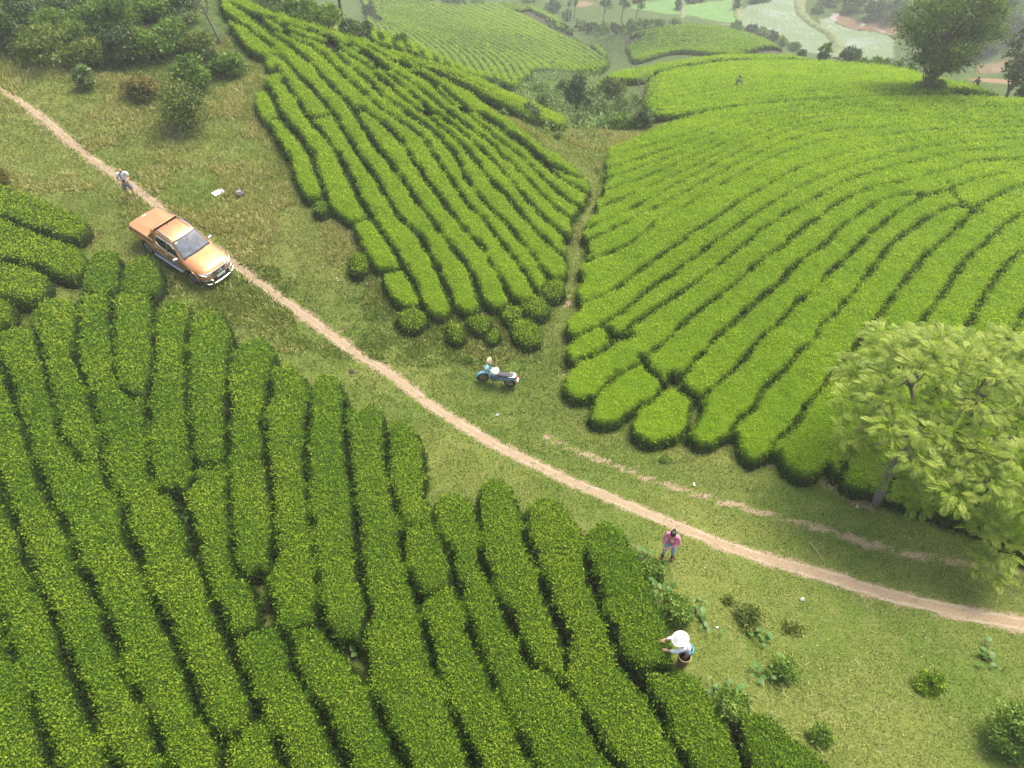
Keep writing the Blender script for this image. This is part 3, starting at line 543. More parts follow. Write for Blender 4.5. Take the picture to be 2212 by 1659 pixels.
def ldist(P, pl):
    out = np.full(len(P), 9.0)
    for k in range(0, len(pl), 1):
        pass
    for a in range(0, len(P), 20000):
        q = P[a:a + 20000]; out[a:a + 20000] = np.sqrt(((q[:, None] - pl[None, ::2]) ** 2).sum(-1).min(1))
    return out
P = np.column_stack([X.ravel(), Y.ravel()]); near = (np.abs(P[:, 0]) < 60) & (P[:, 1] > 2) & (P[:, 1] < 74)
bare = np.zeros(len(P)); Pn = P[near]
dt = ldist(Pn, TRK); dr = ldist(Pn, RUT); dg = ldist(Pn, GUL); ds = ldist(Pn, SIDE)
b = np.maximum.reduce([.75 * np.exp(-(dt / .55) ** 2), .7 * np.exp(-(dr / .42) ** 2), .42 * np.exp(-(dg / .45) ** 2), .55 * np.exp(-(ds / .4) ** 2)])
for (u, v, r, s) in [(330,410,1.3,.5),(560,620,1.1,.5),(470,640,.9,.5),(640,715,.9,.35),(743,705,.4,.6),(1310,320,1.6,.35),(1225,655,.5,.75),(330,470,.8,.4),(1590,950,.7,.8),(1680,990,.6,.8),(1790,1035,.8,.75),(15,228,.6,.6),(430,535,.9,.4),(1860,1075,1.0,.7),(1660,1000,.5,.7)]:
    q = at(u, v); b = np.maximum(b, s * np.exp(-((Pn[:, 0] - q.x) ** 2 + (Pn[:, 1] - q.y) ** 2) / r ** 2))
bare[near] = b
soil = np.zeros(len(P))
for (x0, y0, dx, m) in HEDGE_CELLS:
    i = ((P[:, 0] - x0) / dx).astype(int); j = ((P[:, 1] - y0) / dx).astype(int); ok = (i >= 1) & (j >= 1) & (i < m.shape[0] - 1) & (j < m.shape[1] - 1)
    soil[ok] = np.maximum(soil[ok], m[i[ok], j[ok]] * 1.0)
# wild growth behind the crest and in the valley; red earth on the far bank
uvp, dep = project(np.column_stack([P, ZZ.ravel()])); wild = np.zeros(len(P)); red = np.zeros(len(P))
WILD = [(820,100),(1000,175),(1200,262),(1260,300),(1330,300),(1420,275),(1430,255),(1390,235),(1395,180),(1310,175),(1280,150),(1320,100),(1340,80),(1250,75),(1180,20),(1140,-20),(1500,-60),(2300,-60),(2300,230),(2130,200),(1960,152),(1760,128),(1700,120),(1600,70),(1450,52),(1340,70),(1300,155),(1150,190)]
wild[in_poly(uvp[:, 0], uvp[:, 1], WILD) & (dep > 48)] = 1
wild[(dep > 75)] = 1
BUSHY = [(-300,-60),(-300,110),(0,100),(150,150),(260,195),(330,225),(440,240),(470,190),(540,150),(545,110),(480,30),(480,-60)]
wild[in_poly(uvp[:, 0], uvp[:, 1], BUSHY) & (dep < 94)] = 1
for (u, v, r) in [(1895,52,3.0),(1925,62,3.0),(2140,150,3),(2160,175,3),(2100,120,2.5),(1260,8,3),(1400,14,2.5),(2185,140,3)]:
    q = at(u, v); red = np.maximum(red, np.exp(-((P[:, 0] - q.x) ** 2 + (P[:, 1] - q.y) ** 2) / r ** 2))
for (u, v, r) in [(1180,158,2.5),(1230,160,2.5),(1270,160,2.0)]:
    q = at(u, v); red = np.maximum(red, .8 * np.exp(-((P[:, 0] - q.x) ** 2 + (P[:, 1] - q.y) ** 2) / r ** 2))
nx, ny = X.shape; ii, jj = np.meshgrid(np.arange(nx - 1), np.arange(ny - 1), indexing='ij'); ii = ii.ravel(); jj = jj.ravel()
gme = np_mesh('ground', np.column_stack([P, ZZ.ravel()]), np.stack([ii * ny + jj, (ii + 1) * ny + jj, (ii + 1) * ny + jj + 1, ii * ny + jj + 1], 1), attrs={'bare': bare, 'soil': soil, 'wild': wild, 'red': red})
k = NB('grassland'); n1 = k.noise(.22, 4); n2 = k.noise(1.6, 5, .7); n3 = k.noise(16, 5, .75); n4 = k.noise(60, 3, .7)
turf = k.mix(k.smap(n1, .35, .65), (.11, .165, .022), (.19, .215, .045)); turf = k.mix(k.smap(n2, .45, .75), turf, (.2, .215, .06)); turf = k.mix(k.smap(n3, .35, .7), k.mix(.55, turf, (.03, .055, .008)), turf)
turf = k.mix(k.math('MULTIPLY', k.smap(n4, .55, .75), .35), turf, (.3, .28, .12))
wildc = k.mix(k.smap(n2, .35, .7), (.03, .055, .012), (.1, .145, .03))
c = k.mix(k.attr('wild'), turf, wildc)
earth = k.mix(k.smap(n3, .3, .7), (.25, .185, .11), (.33, .255, .165))
bm_ = k.smap(k.math('ADD', k.attr('bare'), k.math('MULTIPLY', k.math('SUBTRACT', k.math('ADD', k.math('MULTIPLY', n2, .6), k.math('MULTIPLY', n3, .5)), .55), 1.1)), .42, .6)
c = k.mix(bm_, c, earth)
c = k.mix(k.math('MULTIPLY', k.smap(k.math('ADD', k.attr('red'), k.math('MULTIPLY', k.math('SUBTRACT', n2, .5), 1.4)), .35, .6), .9), c, (.22, .145, .085))
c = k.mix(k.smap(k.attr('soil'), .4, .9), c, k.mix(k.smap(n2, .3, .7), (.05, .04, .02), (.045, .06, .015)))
k.l.new(c, k.b.inputs['Base Color']); k.b.inputs['Roughness'].default_value = .9; k.b.inputs['Specular IOR Level'].default_value = .15; k.bump(n3, .6, .05)
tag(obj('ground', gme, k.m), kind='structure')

# dirt track, a worn sheet 1 cm proud with ragged edges
q = dens(TRK, .09); tg = np.gradient(q, axis=0); tg = unit(tg); nn = np.column_stack([-tg[:, 1], tg[:, 0]])
wid = np.interp(np.arange(len(q)) * .09, [0, 12, 30, 42, 55, 80], [.22, .2, .2, .26, .33, .3])
rag = lambda s: (vnoise(q[:, 0] + s, q[:, 1], .5, 51) - .5) * .16 + (vnoise(q[:, 0], q[:, 1] + s, .16, 53) - .5) * .1
KW = 9; ts = np.linspace(-1, 1, KW); rows = []
for t in ts:
    off = (wid + (rag(0) if t < 0 else rag(40))) * t; p = q + nn * off[:, None]
    rows.append(np.column_stack([p, Z(p[:, 0], p[:, 1]) + .012 - .03 * (abs(t) > .99) - .015 * (1 - t * t)]))
Vt = np.stack(rows, 1).reshape(-1, 3); n = len(q); ii, jj = np.meshgrid(np.arange(n - 1), np.arange(KW - 1), indexing='ij'); ii = ii.ravel(); jj = jj.ravel()
tme = np_mesh('dirt_track', Vt, np.stack([ii * KW + jj, ii * KW + jj + 1, (ii + 1) * KW + jj + 1, (ii + 1) * KW + jj], 1), attrs={'edge': np.tile(np.abs(ts), n)})
k = NB('trodden_earth'); n2 = k.noise(2.2, 5, .7); n3 = k.noise(22, 5, .75)
c = k.mix(k.smap(n2, .3, .7), (.275, .222, .152), (.36, .295, .205)); c = k.mix(k.math('MULTIPLY', k.smap(n3, .45, .75), .5), c, (.42, .35, .255))
vo = k.new('ShaderNodeTexVoronoi', feature='DISTANCE_TO_EDGE'); vo.inputs['Scale'].default_value = 5.5; g = k.new('ShaderNodeNewGeometry'); k.l.new(g.outputs['Position'], vo.inputs['Vector'])
c = k.mix(k.math('MULTIPLY', k.smap(vo.outputs[0], .03, .0), .35), c, (.22, .14, .08))
c = k.mix(k.smap(k.math('ADD', k.attr('edge'), k.math('MULTIPLY', k.math('SUBTRACT', n3, .5), 1.2)), .75, 1.05), c, (.24, .19, .08))
k.l.new(c, k.b.inputs['Base Color']); k.b.inputs['Roughness'].default_value = .95; k.b.inputs['Specular IOR Level'].default_value = .1; k.bump(n3, .5, .02)
tag(obj('dirt_track', tme, k.m), kind='structure')

# ------------------------------------------------------------------ grass blades: single faces over the turf
def hedge_at(x, y):
    r = np.zeros(len(x), bool)
    for (x0, y0, dx, m) in HEDGE_CELLS:
        i = ((x - x0) / dx).astype(int); j = ((y - y0) / dx).astype(int); ok = (i >= 0) & (j >= 0) & (i < m.shape[0]) & (j < m.shape[1]); r[ok] |= m[i[ok], j[ok]]
    return r
GRASS_UV = [(-30,80),(150,140),(330,215),(500,150),(560,110),(700,420),(900,680),(1200,700),(1240,560),(1300,300),(1440,270),(1330,420),(1240,800),(1400,960),(1700,1030),(1900,1090),(2260,1180),(2260,1720),(1500,1720),(1300,1120),(1000,1060),(500,700),(300,560),(200,700),(0,790),(-60,800)]
gp = hit(GRASS_UV)[:, :2]; x0, y0 = gp.min(0) - .5; x1, y1 = gp.max(0) + .5
N = 1900000; gxr = RNG.uniform(x0, x1, N); gyr = RNG.uniform(y0, y1, N)
z0 = Z(gxr, gyr); uvg, dpg = project(np.column_stack([gxr, gyr, z0]))
keep = (uvg[:, 0] > -40) & (uvg[:, 0] < 2250) & (uvg[:, 1] < 1700) & (uvg[:, 1] > 60) & (RNG.random(N) < np.clip((30 / dpg) ** 1.3, .18, 1)) & (dpg < 60)
gxr, gyr, z0, dpg = gxr[keep], gyr[keep], z0[keep], dpg[keep]
h = hedge_at(gxr, gyr); keep = ~h; gxr, gyr, z0, dpg = gxr[keep], gyr[keep], z0[keep], dpg[keep]
PG = np.column_stack([gxr, gyr]); dtr = ldist(PG, TRK); drt = ldist(PG, RUT); dgl = ldist(PG, GUL)
pk = np.clip((dtr - .13) / .35, 0, 1) * np.clip(.25 + drt / .5, 0, 1) * np.clip(.4 + dgl / .6, 0, 1) * (.55 + .45 * (fnoise(gxr, gyr, .8, 61) > .45))
keep = RNG.random(len(gxr)) < pk; keep &= np.cumsum(keep) < 430000
gxr, gyr, z0, dpg = gxr[keep], gyr[keep], z0[keep], dpg[keep]; n = len(gxr)
long_ = np.clip((fnoise(gxr, gyr, 2.2, 63) - .52) * 6, 0, 1) * (gyr > 24); L = (.05 + .05 * RNG.random(n)) * np.clip(dpg / 26, .8, 1.8) * (1 + 1.3 * long_)
ax = rand_unit(n) * .8 + np.array([0, 0, .75])
dry = np.clip(.02 + .9 * RNG.random(n) ** 1.7 * (.45 + .9 * fnoise(gxr, gyr, 3.0, 65)) + .25 * (gyr > 30) + .3 * long_, 0, 1)
v, f, tt = leaf_geo(np.column_stack([gxr, gyr, z0 - .005]), ax, rand_unit(n), L, L * .3, dry, True)
M_GRASS = leaf_mat('grass_blade', [(0, (.05, .11, .014)), (.3, (.1, .175, .02)), (.55, (.19, .25, .035)), (.8, (.34, .35, .09)), (1, (.5, .46, .2))], .25, .55, .25, (1, 1.05, .5))
tag(obj('grass', np_mesh('grass', v, f, False, {'tint': tt}), M_GRASS), kind='stuff')

# ------------------------------------------------------------------ water and paddies down in the valley
def sheet(name, uv, z, mat, step=.8, kind='structure', attrs=None):
    d = rays(dens(uv + [uv[0]], 3)); t = (CH - z) / -d[:, 2]; poly = np.column_stack([d[:, 0] * t, d[:, 1] * t])
    a, b = poly.min(0), poly.max(0); xs = np.arange(a[0], b[0] + step, step); ys = np.arange(a[1], b[1] + step, step)
    X, Y = np.meshgrid(xs, ys, indexing='ij'); m = in_poly(X + (vnoise(X, Y, 3, 71) - .5), Y + (vnoise(X, Y, 3, 72) - .5), poly)
    i, j = np.nonzero(m); idx = -np.ones((len(xs) + 1, len(ys) + 1), int); quads = []
    vid = {}; vs = []
    def g(p, q):
        if (p, q) not in vid: vid[(p, q)] = len(vs); vs.append((xs[0] + p * step, ys[0] + q * step, z))
        return vid[(p, q)]
    for p, q in zip(i, j): quads.append((g(p, q), g(p + 1, q), g(p + 1, q + 1), g(p, q + 1)))
    return tag(obj(name, np_mesh(name, vs, np.array(quads)), mat), kind=kind)
k = NB('flooded_paddy'); mp = k.new('ShaderNodeMapping'); g = k.new('ShaderNodeNewGeometry'); k.l.new(g.outputs['Position'], mp.inputs[0]); mp.inputs['Scale'].default_value = (1.6, .28, 1)
s1 = k.noise(1.5, 5, .7, mp.outputs[0]); s2 = k.noise(.12, 3); f = k.smap(k.math('ADD', k.math('MULTIPLY', s1, .8), k.math('MULTIPLY', s2, .5)), (.46), .66)
k.l.new(k.mix(f, (.2, .22, .17), (.075, .13, .035)), k.b.inputs['Base Color']); k.l.new(k.smap(f, 0, 1, .1, .7), k.b.inputs['Roughness']); k.b.inputs['Specular IOR Level'].default_value = .55
M_PADDY = k.m
M_POND = plain('muddy_water', (.2, .14, .08), .04, spec=.6)
k = NB('young_rice'); c = k.mix(k.smap(k.noise(.5, 4), .35, .65), (.06, .16, .02), (.1, .21, .025)); k.l.new(c, k.b.inputs['Base Color']); k.b.inputs['Roughness'].default_value = .8; k.bump(k.noise(3, 4), .6, .3)
M_RICE = k.m
ZW = -34.75
sheet('flooded_paddy', [(1596,26),(1646,2),(1690,-14),(1727,-14),(1727,22),(1742,48),(1786,78),(1799,100),(1795,132),(1734,132),(1720,105),(1673,72),(1620,63),(1598,48)], ZW, M_PADDY)
sheet('flooded_paddy', [(1765,43),(1785,41),(1808,55),(1843,65),(1886,71),(1922,78),(1930,125),(1883,135),(1851,125),(1812,105),(1808,86),(1781,67)], ZW, M_PADDY)
sheet('pond_water', [(1785,40),(1800,28),(1840,43),(1885,53),(1925,66),(1925,77),(1886,70),(1843,64),(1808,54)], ZW - .004, M_POND)
sheet('pond_water', [(2080,195),(2092,165),(2118,140),(2142,150),(2125,175),(2105,195)], ZW, M_POND)
sheet('rice_paddy', [(1477,12),(1577,0),(1596,52),(1481,48)], ZW, M_RICE); sheet('rice_paddy', [(1357,15),(1455,-4),(1469,44),(1405,48)], ZW, M_RICE)
# grassy dike between the two flooded paddies
def ridge(name, uv, z, wd, hgt, mat):
    d = rays(smooth_line(uv, 2)); t = (CH - z) / -d[:, 2]; q = dens(np.column_stack([d[:, 0] * t, d[:, 1] * t]), .5); tg = unit(np.gradient(q, axis=0)); nn = np.column_stack([-tg[:, 1], tg[:, 0]])
    prof = [(-1, -.6), (-.6, .55), (-.25, 1), (.25, 1), (.6, .55), (1, -.6)]
    V = np.stack([np.column_stack([q + nn * (a * wd * (1 + .5 * (vnoise(q[:, 0], q[:, 1], 1.2, 75) - .5)))[:, None] , z + hgt * b + .12 * (vnoise(q[:, 0] + a * 9, q[:, 1], .9, 77) - .5)]) for a, b in prof], 1).reshape(-1, 3)
    n = len(q); m = len(prof); ii, jj = np.meshgrid(np.arange(n - 1), np.arange(m - 1), indexing='ij'); ii = ii.ravel(); jj = jj.ravel()
    return tag(obj(name, np_mesh(name, V, np.stack([ii * m + jj, (ii + 1) * m + jj, (ii + 1) * m + jj + 1, ii * m + jj + 1], 1)), mat), kind='structure')
k = NB('dike_turf'); k.l.new(k.mix(k.smap(k.noise(.9, 5), .35, .65), (.08, .13, .03), (.19, .2, .08)), k.b.inputs['Base Color']); k.b.inputs['Roughness'].default_value = .9; k.bump(k.noise(5, 4), .7, .2)
M_DIKE = k.m
ridge('earth_dike', [(1727,-14),(1728,22),(1745,46),(1774,64),(1801,83),(1810,106),(1803,130)], ZW, 1.5, .6, M_DIKE)
ridge('earth_dike', [(1590,-10),(1594,26),(1600,52),(1625,66),(1676,76),(1722,108),(1736,132)], ZW, 1.3, .5, M_DIKE)
ridge('earth_dike', [(1472,-8),(1475,20),(1478,50),(1540,55),(1598,56)], ZW, .9, .4, M_DIKE)

# ------------------------------------------------------------------ trees, bushes, weeds
def tube(pts, rad, n=6, cap=True):
    p = np.asarray(pts, float); m = len(p); r = np.broadcast_to(rad, m); tg = np.gradient(p, axis=0); tg = unit(tg)
    ref = np.array([0, 0, 1.]) if abs(tg[0][2]) < .9 else np.array([1., 0, 0]); a = unit(np.cross(tg, ref)); b = np.cross(tg, a); th = np.arange(n) / n * 2 * math.pi
    V = (p[:, None] + r[:, None, None] * (a[:, None] * np.cos(th)[None, :, None] + b[:, None] * np.sin(th)[None, :, None])).reshape(-1, 3)
    f = [(i * n + j, i * n + (j + 1) % n, (i + 1) * n + (j + 1) % n, (i + 1) * n + j) for i in range(m - 1) for j in range(n)]
    f = np.array(f)
    if cap:
        V = np.vstack([V, p[:1], p[-1:]]); c0, c1 = m * n, m * n + 1
        tri = np.array([(c0, (j + 1) % n, j) for j in range(n)] + [(c1, (m - 1) * n + j, (m - 1) * n + (j + 1) % n) for j in range(n)]); return V, [f, tri]
    return V, [f]
def join(parts):
    V, Q, T, o = [], [], [], 0
    for v, fl in parts:
        V.append(v)
        for f in (fl if isinstance(fl, list) else [fl]): (Q if f.shape[1] == 4 else T).append(f + o)
        o += len(v)
    return np.vstack(V), ([np.vstack(Q)] if Q else []) + ([np.vstack(T)] if T else [])
def limb(a, b, r0, r1, sag=.12, k=6, rng=RNG):
    a = np.array(a, float); b = np.array(b, float); t = np.linspace(0, 1, k)[:, None]; L = np.linalg.norm(b - a)
    p = a + (b - a) * t + np.sin(t * math.pi) * (rng.normal(size=3) * L * sag) + rng.normal(size=(k, 3)) * L * .012
    p[0] = a; p[-1] = b; return tube(p, r0 + (r1 - r0) * t[:, 0])
def blob_leaves(blobs, n, size, asp=.45, tri=True, shell=2.4, up=.25, tb=0., fold=.2, hang=0.):
    """leaves scattered through ellipsoid clumps [(centre, radii)]"""
    vol = np.array([r[0] * r[1] * r[2] for _, r in blobs]) ** .67; cnt = RNG.multinomial(n, vol / vol.sum()); P, N, T = [], [], []
    for (c, r), m in zip(blobs, cnt):
        d = rand_unit(m); d[:, 2] = np.where(d[:, 2] < -.35, -d[:, 2] * .6, d[:, 2]); rr = RNG.random(m) ** (1 / shell)
        P.append(np.array(c) + d * np.array(r) * rr[:, None] * (1 + .25 * (RNG.random(m)[:, None] - .5))); N.append(d); T.append(np.full(m, RNG.uniform(-.14, .14)))
    P = np.vstack(P); N = np.vstack(N); T = np.concatenate(T); m = len(P); S = size * (.6 + .8 * RNG.random(m))
    ax = N * .6 + rand_unit(m) * .9 + np.array([0, 0, up - hang])
    tint = np.clip(.1 + .75 * RNG.random(m) + T + tb, 0, 1)
    return leaf_geo(P, ax, N + rand_unit(m) * .6 + np.array([0, 0, .4]), S, S * asp, tint, tri, fold)
M_BARK = plain('grey_bark', (.2, .17, .14), .85, spec=.2, var=.3, vscale=14); M_BARK2 = plain('brown_bark', (.11, .085, .06), .85, spec=.2, var=.3, vscale=10)
M_OLIVE = leaf_mat('leaf_olive', [(0, (.03, .05, .01)), (.4, (.09, .14, .02)), (.75, (.2, .25, .04)), (1, (.36, .35, .09))], .3, .5, .25)
M_MID = leaf_mat('leaf_mid_green', [(0, (.03, .065, .012)), (.4, (.09, .175, .02)), (.75, (.19, .3, .035)), (1, (.34, .42, .09))], .35, .5, .25)
M_DARK = leaf_mat('leaf_dark_green', [(0, (.018, .035, .01)), (.5, (.055, .1, .018)), (.85, (.12, .185, .035)), (1, (.22, .28, .08))], .25, .4, .35)
M_PALE = leaf_mat('leaf_pale_weed', [(0, (.03, .06, .015)), (.35, (.1, .17, .04)), (.75, (.25, .33, .12)), (1, (.52, .56, .36))], .35, .6, .2)
M_RUST = leaf_mat('leaf_yellow_brown', [(0, (.05, .06, .012)), (.4, (.12, .13, .025)), (.75, (.25, .2, .05)), (1, (.36, .27, .09))], .3, .5, .2)
M_FEATHER = leaf_mat('leaf_feathery', [(0, (.06, .1, .012)), (.35, (.18, .27, .025)), (.7, (.38, .46, .07)), (1, (.56, .57, .2))], .42, .5, .25)
M_FEATHER2 = leaf_mat('leaf_feathery_far', [(0, (.035, .07, .012)), (.4, (.1, .165, .02)), (.75, (.21, .28, .035)), (1, (.34, .38, .08))], .38, .5, .2)
def px_m(u, v, p=None):
    q = at(u, v) if p is None else p; d = project(np.array([q]))[1][0]; return q, d / F
def bush(u, v, wpx, hpx, mat, label, cat='bush', name='wild_bush', group=None, n=None, leaf=None, k=None, flat=.8, up=.25, tb=0., tall=False, asp=.52):
    q, s = px_m(u, v); W = wpx * s; H = hpx * s / .88; R = random.Random(int(u * 7 + v * 13)); q = q.copy(); q.z -= .05
    k = k or max(4, int(5 + W)); o = empty(name, q); tag(o, label, cat, group); blobs = []; stems = []
    for i in range(k):
        a = R.uniform(0, 6.283); rr = math.sqrt(R.random()) * .32 * W; z = H * R.uniform(.3, .75) * (1 - .45 * (rr / (.32 * W + 1e-6)) ** 2)
        r = W * R.uniform(.16, .27); c = (math.cos(a) * rr, math.sin(a) * rr * .9, z); blobs.append((c, (r, r, min(r * flat, H - z + .02) if tall else r * flat))); stems.append(limb((R.uniform(-.05, .05), R.uniform(-.05, .05), 0), c, .03 + .012 * W, .012, rng=RNG))
    blobs.append(((0, 0, H * .24), (W * .42, W * .4, H * .26)))
    if tall: blobs.append(((0, 0, H * .6), (W * .26, W * .26, H * .38)))
    leaf = leaf or max(.09, 6.0 * s); n = n or int(min(4200, 3.4 * (W * W + 2.2 * W * H) / (leaf * leaf * .5)))
    v_, f, tt = blob_leaves(blobs, n, leaf, asp, True, up=up, tb=tb)
    tag(obj('foliage', np_mesh('foliage', v_, f, False, {'tint': tt}), mat, o), kind='stuff')
    V, fl = join(stems); obj('stems', np_mesh('stems', V, fl), M_BARK2, o)
    return o
GH = 'bushes on the upper-left hill'
for a in [
 (410,280,140,118,M_OLIVE,'large olive bush standing out onto the grass, nearest the backpack'), (318,212,85,60,M_RUST,'yellow-brown bush touching the left of the large olive bush'),
 (190,192,50,55,M_PALE,'pale leafy shrub alone on the grass above the track'), (415,190,100,78,M_MID,'green bush right behind the large olive bush'),
 (500,160,85,62,M_MID,'broad-leaved bush beside the top end of the middle tea rows'), (110,145,140,90,M_OLIVE,'wide olive bush on the grass edge near the left frame'),
 (25,112,110,85,M_DARK,'dark bush in the left corner of the hill'), (205,142,110,85,M_OLIVE,'reddish olive bush at the front of the thicket, above the pale shrub'), (268,135,105,95,M_DARK,'dark green bush in the middle front of the thicket'),
 (330,128,110,88,M_MID,'bright bush behind the yellow-brown one'), (378,112,100,80,M_MID,'rounded green bush in the upper thicket, below the leaning trunk'), (145,92,115,75,M_MID,'light green bush second row of the thicket'),
 (205,68,100,70,M_MID,'tall leafy bush with pale leaves in the second row'), (62,66,110,70,M_DARK,'dark bush behind the left corner bush'), (272,62,110,75,M_MID,'bushy crown in the middle of the thicket'),
 (335,42,110,65,M_MID,'bush at the top of the frame left of the leaning trunk'), (436,118,72,70,M_OLIVE,'olive bush beside the leaning thin tree'), (22,22,95,62,M_MID,'bush in the very corner of the photo'),
 (130,34,110,64,M_DARK,'dark bush at the top edge above the wide olive one'), (200,16,110,60,M_MID,'green bush at the top edge left of centre thicket'), (262,6,100,55,M_DARK,'dark bush at the top edge in mid thicket'), (400,48,90,66,M_PALE,'pale bush under the leaning trunk at the top edge'),
 (350,-6,120,55,M_MID,'hazy bush cut by the top edge'), (460,150,60,46,M_DARK,'low dark bush between the thicket and the tea rows'), (4,396,46,52,M_RUST,'yellowish bush cut by the left edge, above the bright rows'),
 (90,112,90,70,M_MID,'green bush wedged between two olive ones')]:
    bush(*a, group=GH)
GC = 'bushes along the crest behind the middle slope'
for a in [(598,22,110,52,M_PALE,'pale bush at the top end of the middle tea rows'), (655,46,120,58,M_MID,'light bush on the crest left of the dark tree'), (705,62,90,44,M_MID,'green bush at the foot of the dark trunk'),
 (775,84,88,44,M_DARK,'dark low bush right of the dark trunk'), (800,40,30,40,M_DARK,'small dark bush under the dark tree\'s outer leaves'), (862,112,60,38,M_MID,'light green bush before the far hillside\'s left foot'), (985,170,34,26,M_PALE,'small pale bush on the crest below the far hillside')]:
    bush(*a, group=GC)
GV = 'bushes in the valley between the fields'
bush(1246,238,62,78,M_DARK,'tall dark bush with pale flowering top in the valley',group=GV,tall=True,k=9); bush(1248,205,36,30,M_PALE,'pale blossoming top growing over the tall dark bush',group=GV)
bush(1325,207,64,56,M_OLIVE,'round dark olive bush behind the flowering bush',group=GV); bush(1350,277,80,38,M_MID,'low spreading bush under the bare sapling',group=GV); bush(1385,278,50,42,M_DARK,'dark leafy bush at the sapling\'s foot',group=GV)
bush(1145,262,54,42,M_PALE,'conical grey-green bush on the crest of the middle slope',group=GV,tall=True); bush(1142,192,42,32,M_MID,'small green bush below the far hillside rows',group=GV); bush(1088,252,20,20,M_PALE,'tiny pale bush beside the narrow tea rows',group=GV)
bush(1205,300,22,18,M_PALE,'tiny weedy bush at the top of the gully path',group=GV)
for i, (u, v, w_, h, m, l) in enumerate([(1180,232,50,34,M_PALE,'seeding pale bush near the top of the narrow tea rows'),(1215,205,46,34,M_PALE,'pale bush left of the flowering bush'),(1285,240,60,40,M_PALE,'widest whitish bush in the valley centre'),(1340,245,56,38,M_PALE,'whitish bush between banana plant and bare sapling'),(1275,212,40,28,M_PALE,'pale bush between the flowering and olive bushes'),(1310,262,46,28,M_MID,'green bush behind the banana plant'),(1255,268,44,26,M_PALE,'pale bush left of the banana plant'),(1410,262,40,22,M_PALE,'pale low bush at the corner of the picker field'),(1165,205,36,26,M_MID,'green bush below the far hillside\'s bank'),(1375,228,40,30,M_PALE,'pale bush at the left edge of the picker field'),(1070,205,36,22,M_PALE,'pale bush on the crest above the narrow rows'),(955,158,34,20,M_PALE,'pale bush midway along the crest'),(910,138,34,18,M_PALE,'pale bush on the crest near the light green one'),(1105,245,26,20,M_PALE,'pale crest bush left of the conical one'),(1415,178,30,16,M_MID,'low bush in the hedge cut behind the picker')]):
    bush(u, v, w_, h, m, l, group=GV)
GF = 'bushes around the valley paddies'
i = 0
FARB = [(1833,135,52,32,M_DARK,'grey round bush beside the small conical tree'),(1862,146,38,20,M_MID,'low bush right of the grey round bush'),(1896,150,48,26,M_MID,'bush on the field edge left of the big tree'),(1692,134,26,16,M_PALE,'small pale bush on the picker field\'s far edge'),(1930,152,40,20,M_PALE,'pale low bush close to the big tree'),(1958,158,34,20,M_MID,'bush at the big tree\'s left foot'),
 (1646,76,26,18,M_MID,'bush where the green paddy meets the flooded one'),(1668,90,30,22,M_DARK,'dark bush on the paddy bank above the mound'),(1690,100,28,20,M_MID,'bush on the paddy bank, downhill of the dark one'),(1712,112,28,22,M_MID,'bush near the lower end of the paddy bank'),(1730,124,22,18,M_DARK,'last bush at the lower end of the paddy bank'),
 (1275,72,34,24,M_DARK,'dark bush at the left end of the hedge under the spindly trees'),(1303,73,32,24,M_MID,'bush under the first spindly tree'),(1332,73,34,26,M_DARK,'dark bush between the spindly trees'),(1360,68,32,24,M_MID,'bush under the third spindly tree'),(1392,60,34,18,M_MID,'bush at the corner of the green paddy'),(1425,57,32,16,M_MID,'low bush along the green paddy\'s near edge'),(1458,54,26,14,M_PALE,'pale bush between the two green paddies'),(1590,62,30,15,M_MID,'bush at the right corner of the green paddy'),(1620,68,30,15,M_DARK,'dark bush above the mound\'s right shoulder'),
 (1192,26,38,30,M_DARK,'dark bush at the top right of the far hillside'),(1142,12,34,18,M_MID,'bush on the far hillside\'s top edge'),(1030,14,38,18,M_MID,'clump on the far hillside\'s skyline'),(982,12,60,16,M_DARK,'long dark clump on the far hillside\'s skyline'),(925,8,44,14,M_MID,'low clump at the far hillside\'s skyline left end'),(1255,66,32,20,M_MID,'bush at the dark rows\' lower end on the far hillside'),(1225,45,26,30,M_PALE,'pale bush by the thin poles beyond the far hillside'),
 (1465,22,16,30,M_PALE,'narrow pale bush on the dike between the green paddies'),(1590,24,18,34,M_MID,'narrow bush between green and flooded paddies'),(1640,6,50,16,M_DARK,'dark bush cut by the top edge above the paddy'),(1500,2,60,14,M_RUST,'brownish scrub at the top edge above the green paddy'),
 (1790,10,56,34,M_MID,'bush on the red bank above the pond'),(1840,24,64,44,M_DARK,'dark thicket on the red bank above the pond'),(1885,40,56,40,M_DARK,'dark bush right above the bare red earth'),(1765,28,30,14,M_MID,'low green patch bush between dike and pond'),(1930,40,60,50,M_MID,'bush beyond the pond behind the big tree'),
 (2120,120,60,46,M_DARK,'dark bush on the far slope right of the big tree'),(2190,70,70,60,M_MID,'hazy bush high on the far right slope'),(2100,50,70,60,M_MID,'hazy bush on the far slope behind the big tree'),(2160,30,70,50,M_DARK,'hazy dark bush near the top right corner'),(2215,20,60,50,M_MID,'hazy bush in the top right corner'),(2030,20,70,50,M_DARK,'hazy bush behind the big tree\'s top'),(2205,215,40,40,M_DARK,'dark bush at the right edge below the dark tree'),
 (1190,150,22,14,M_PALE,'pale weedy bush at the foot of the far hillside\'s bank'),(1255,150,24,12,M_MID,'low bush at the bank right of the pale weedy one')]
for a in FARB: bush(*a, group=GF)

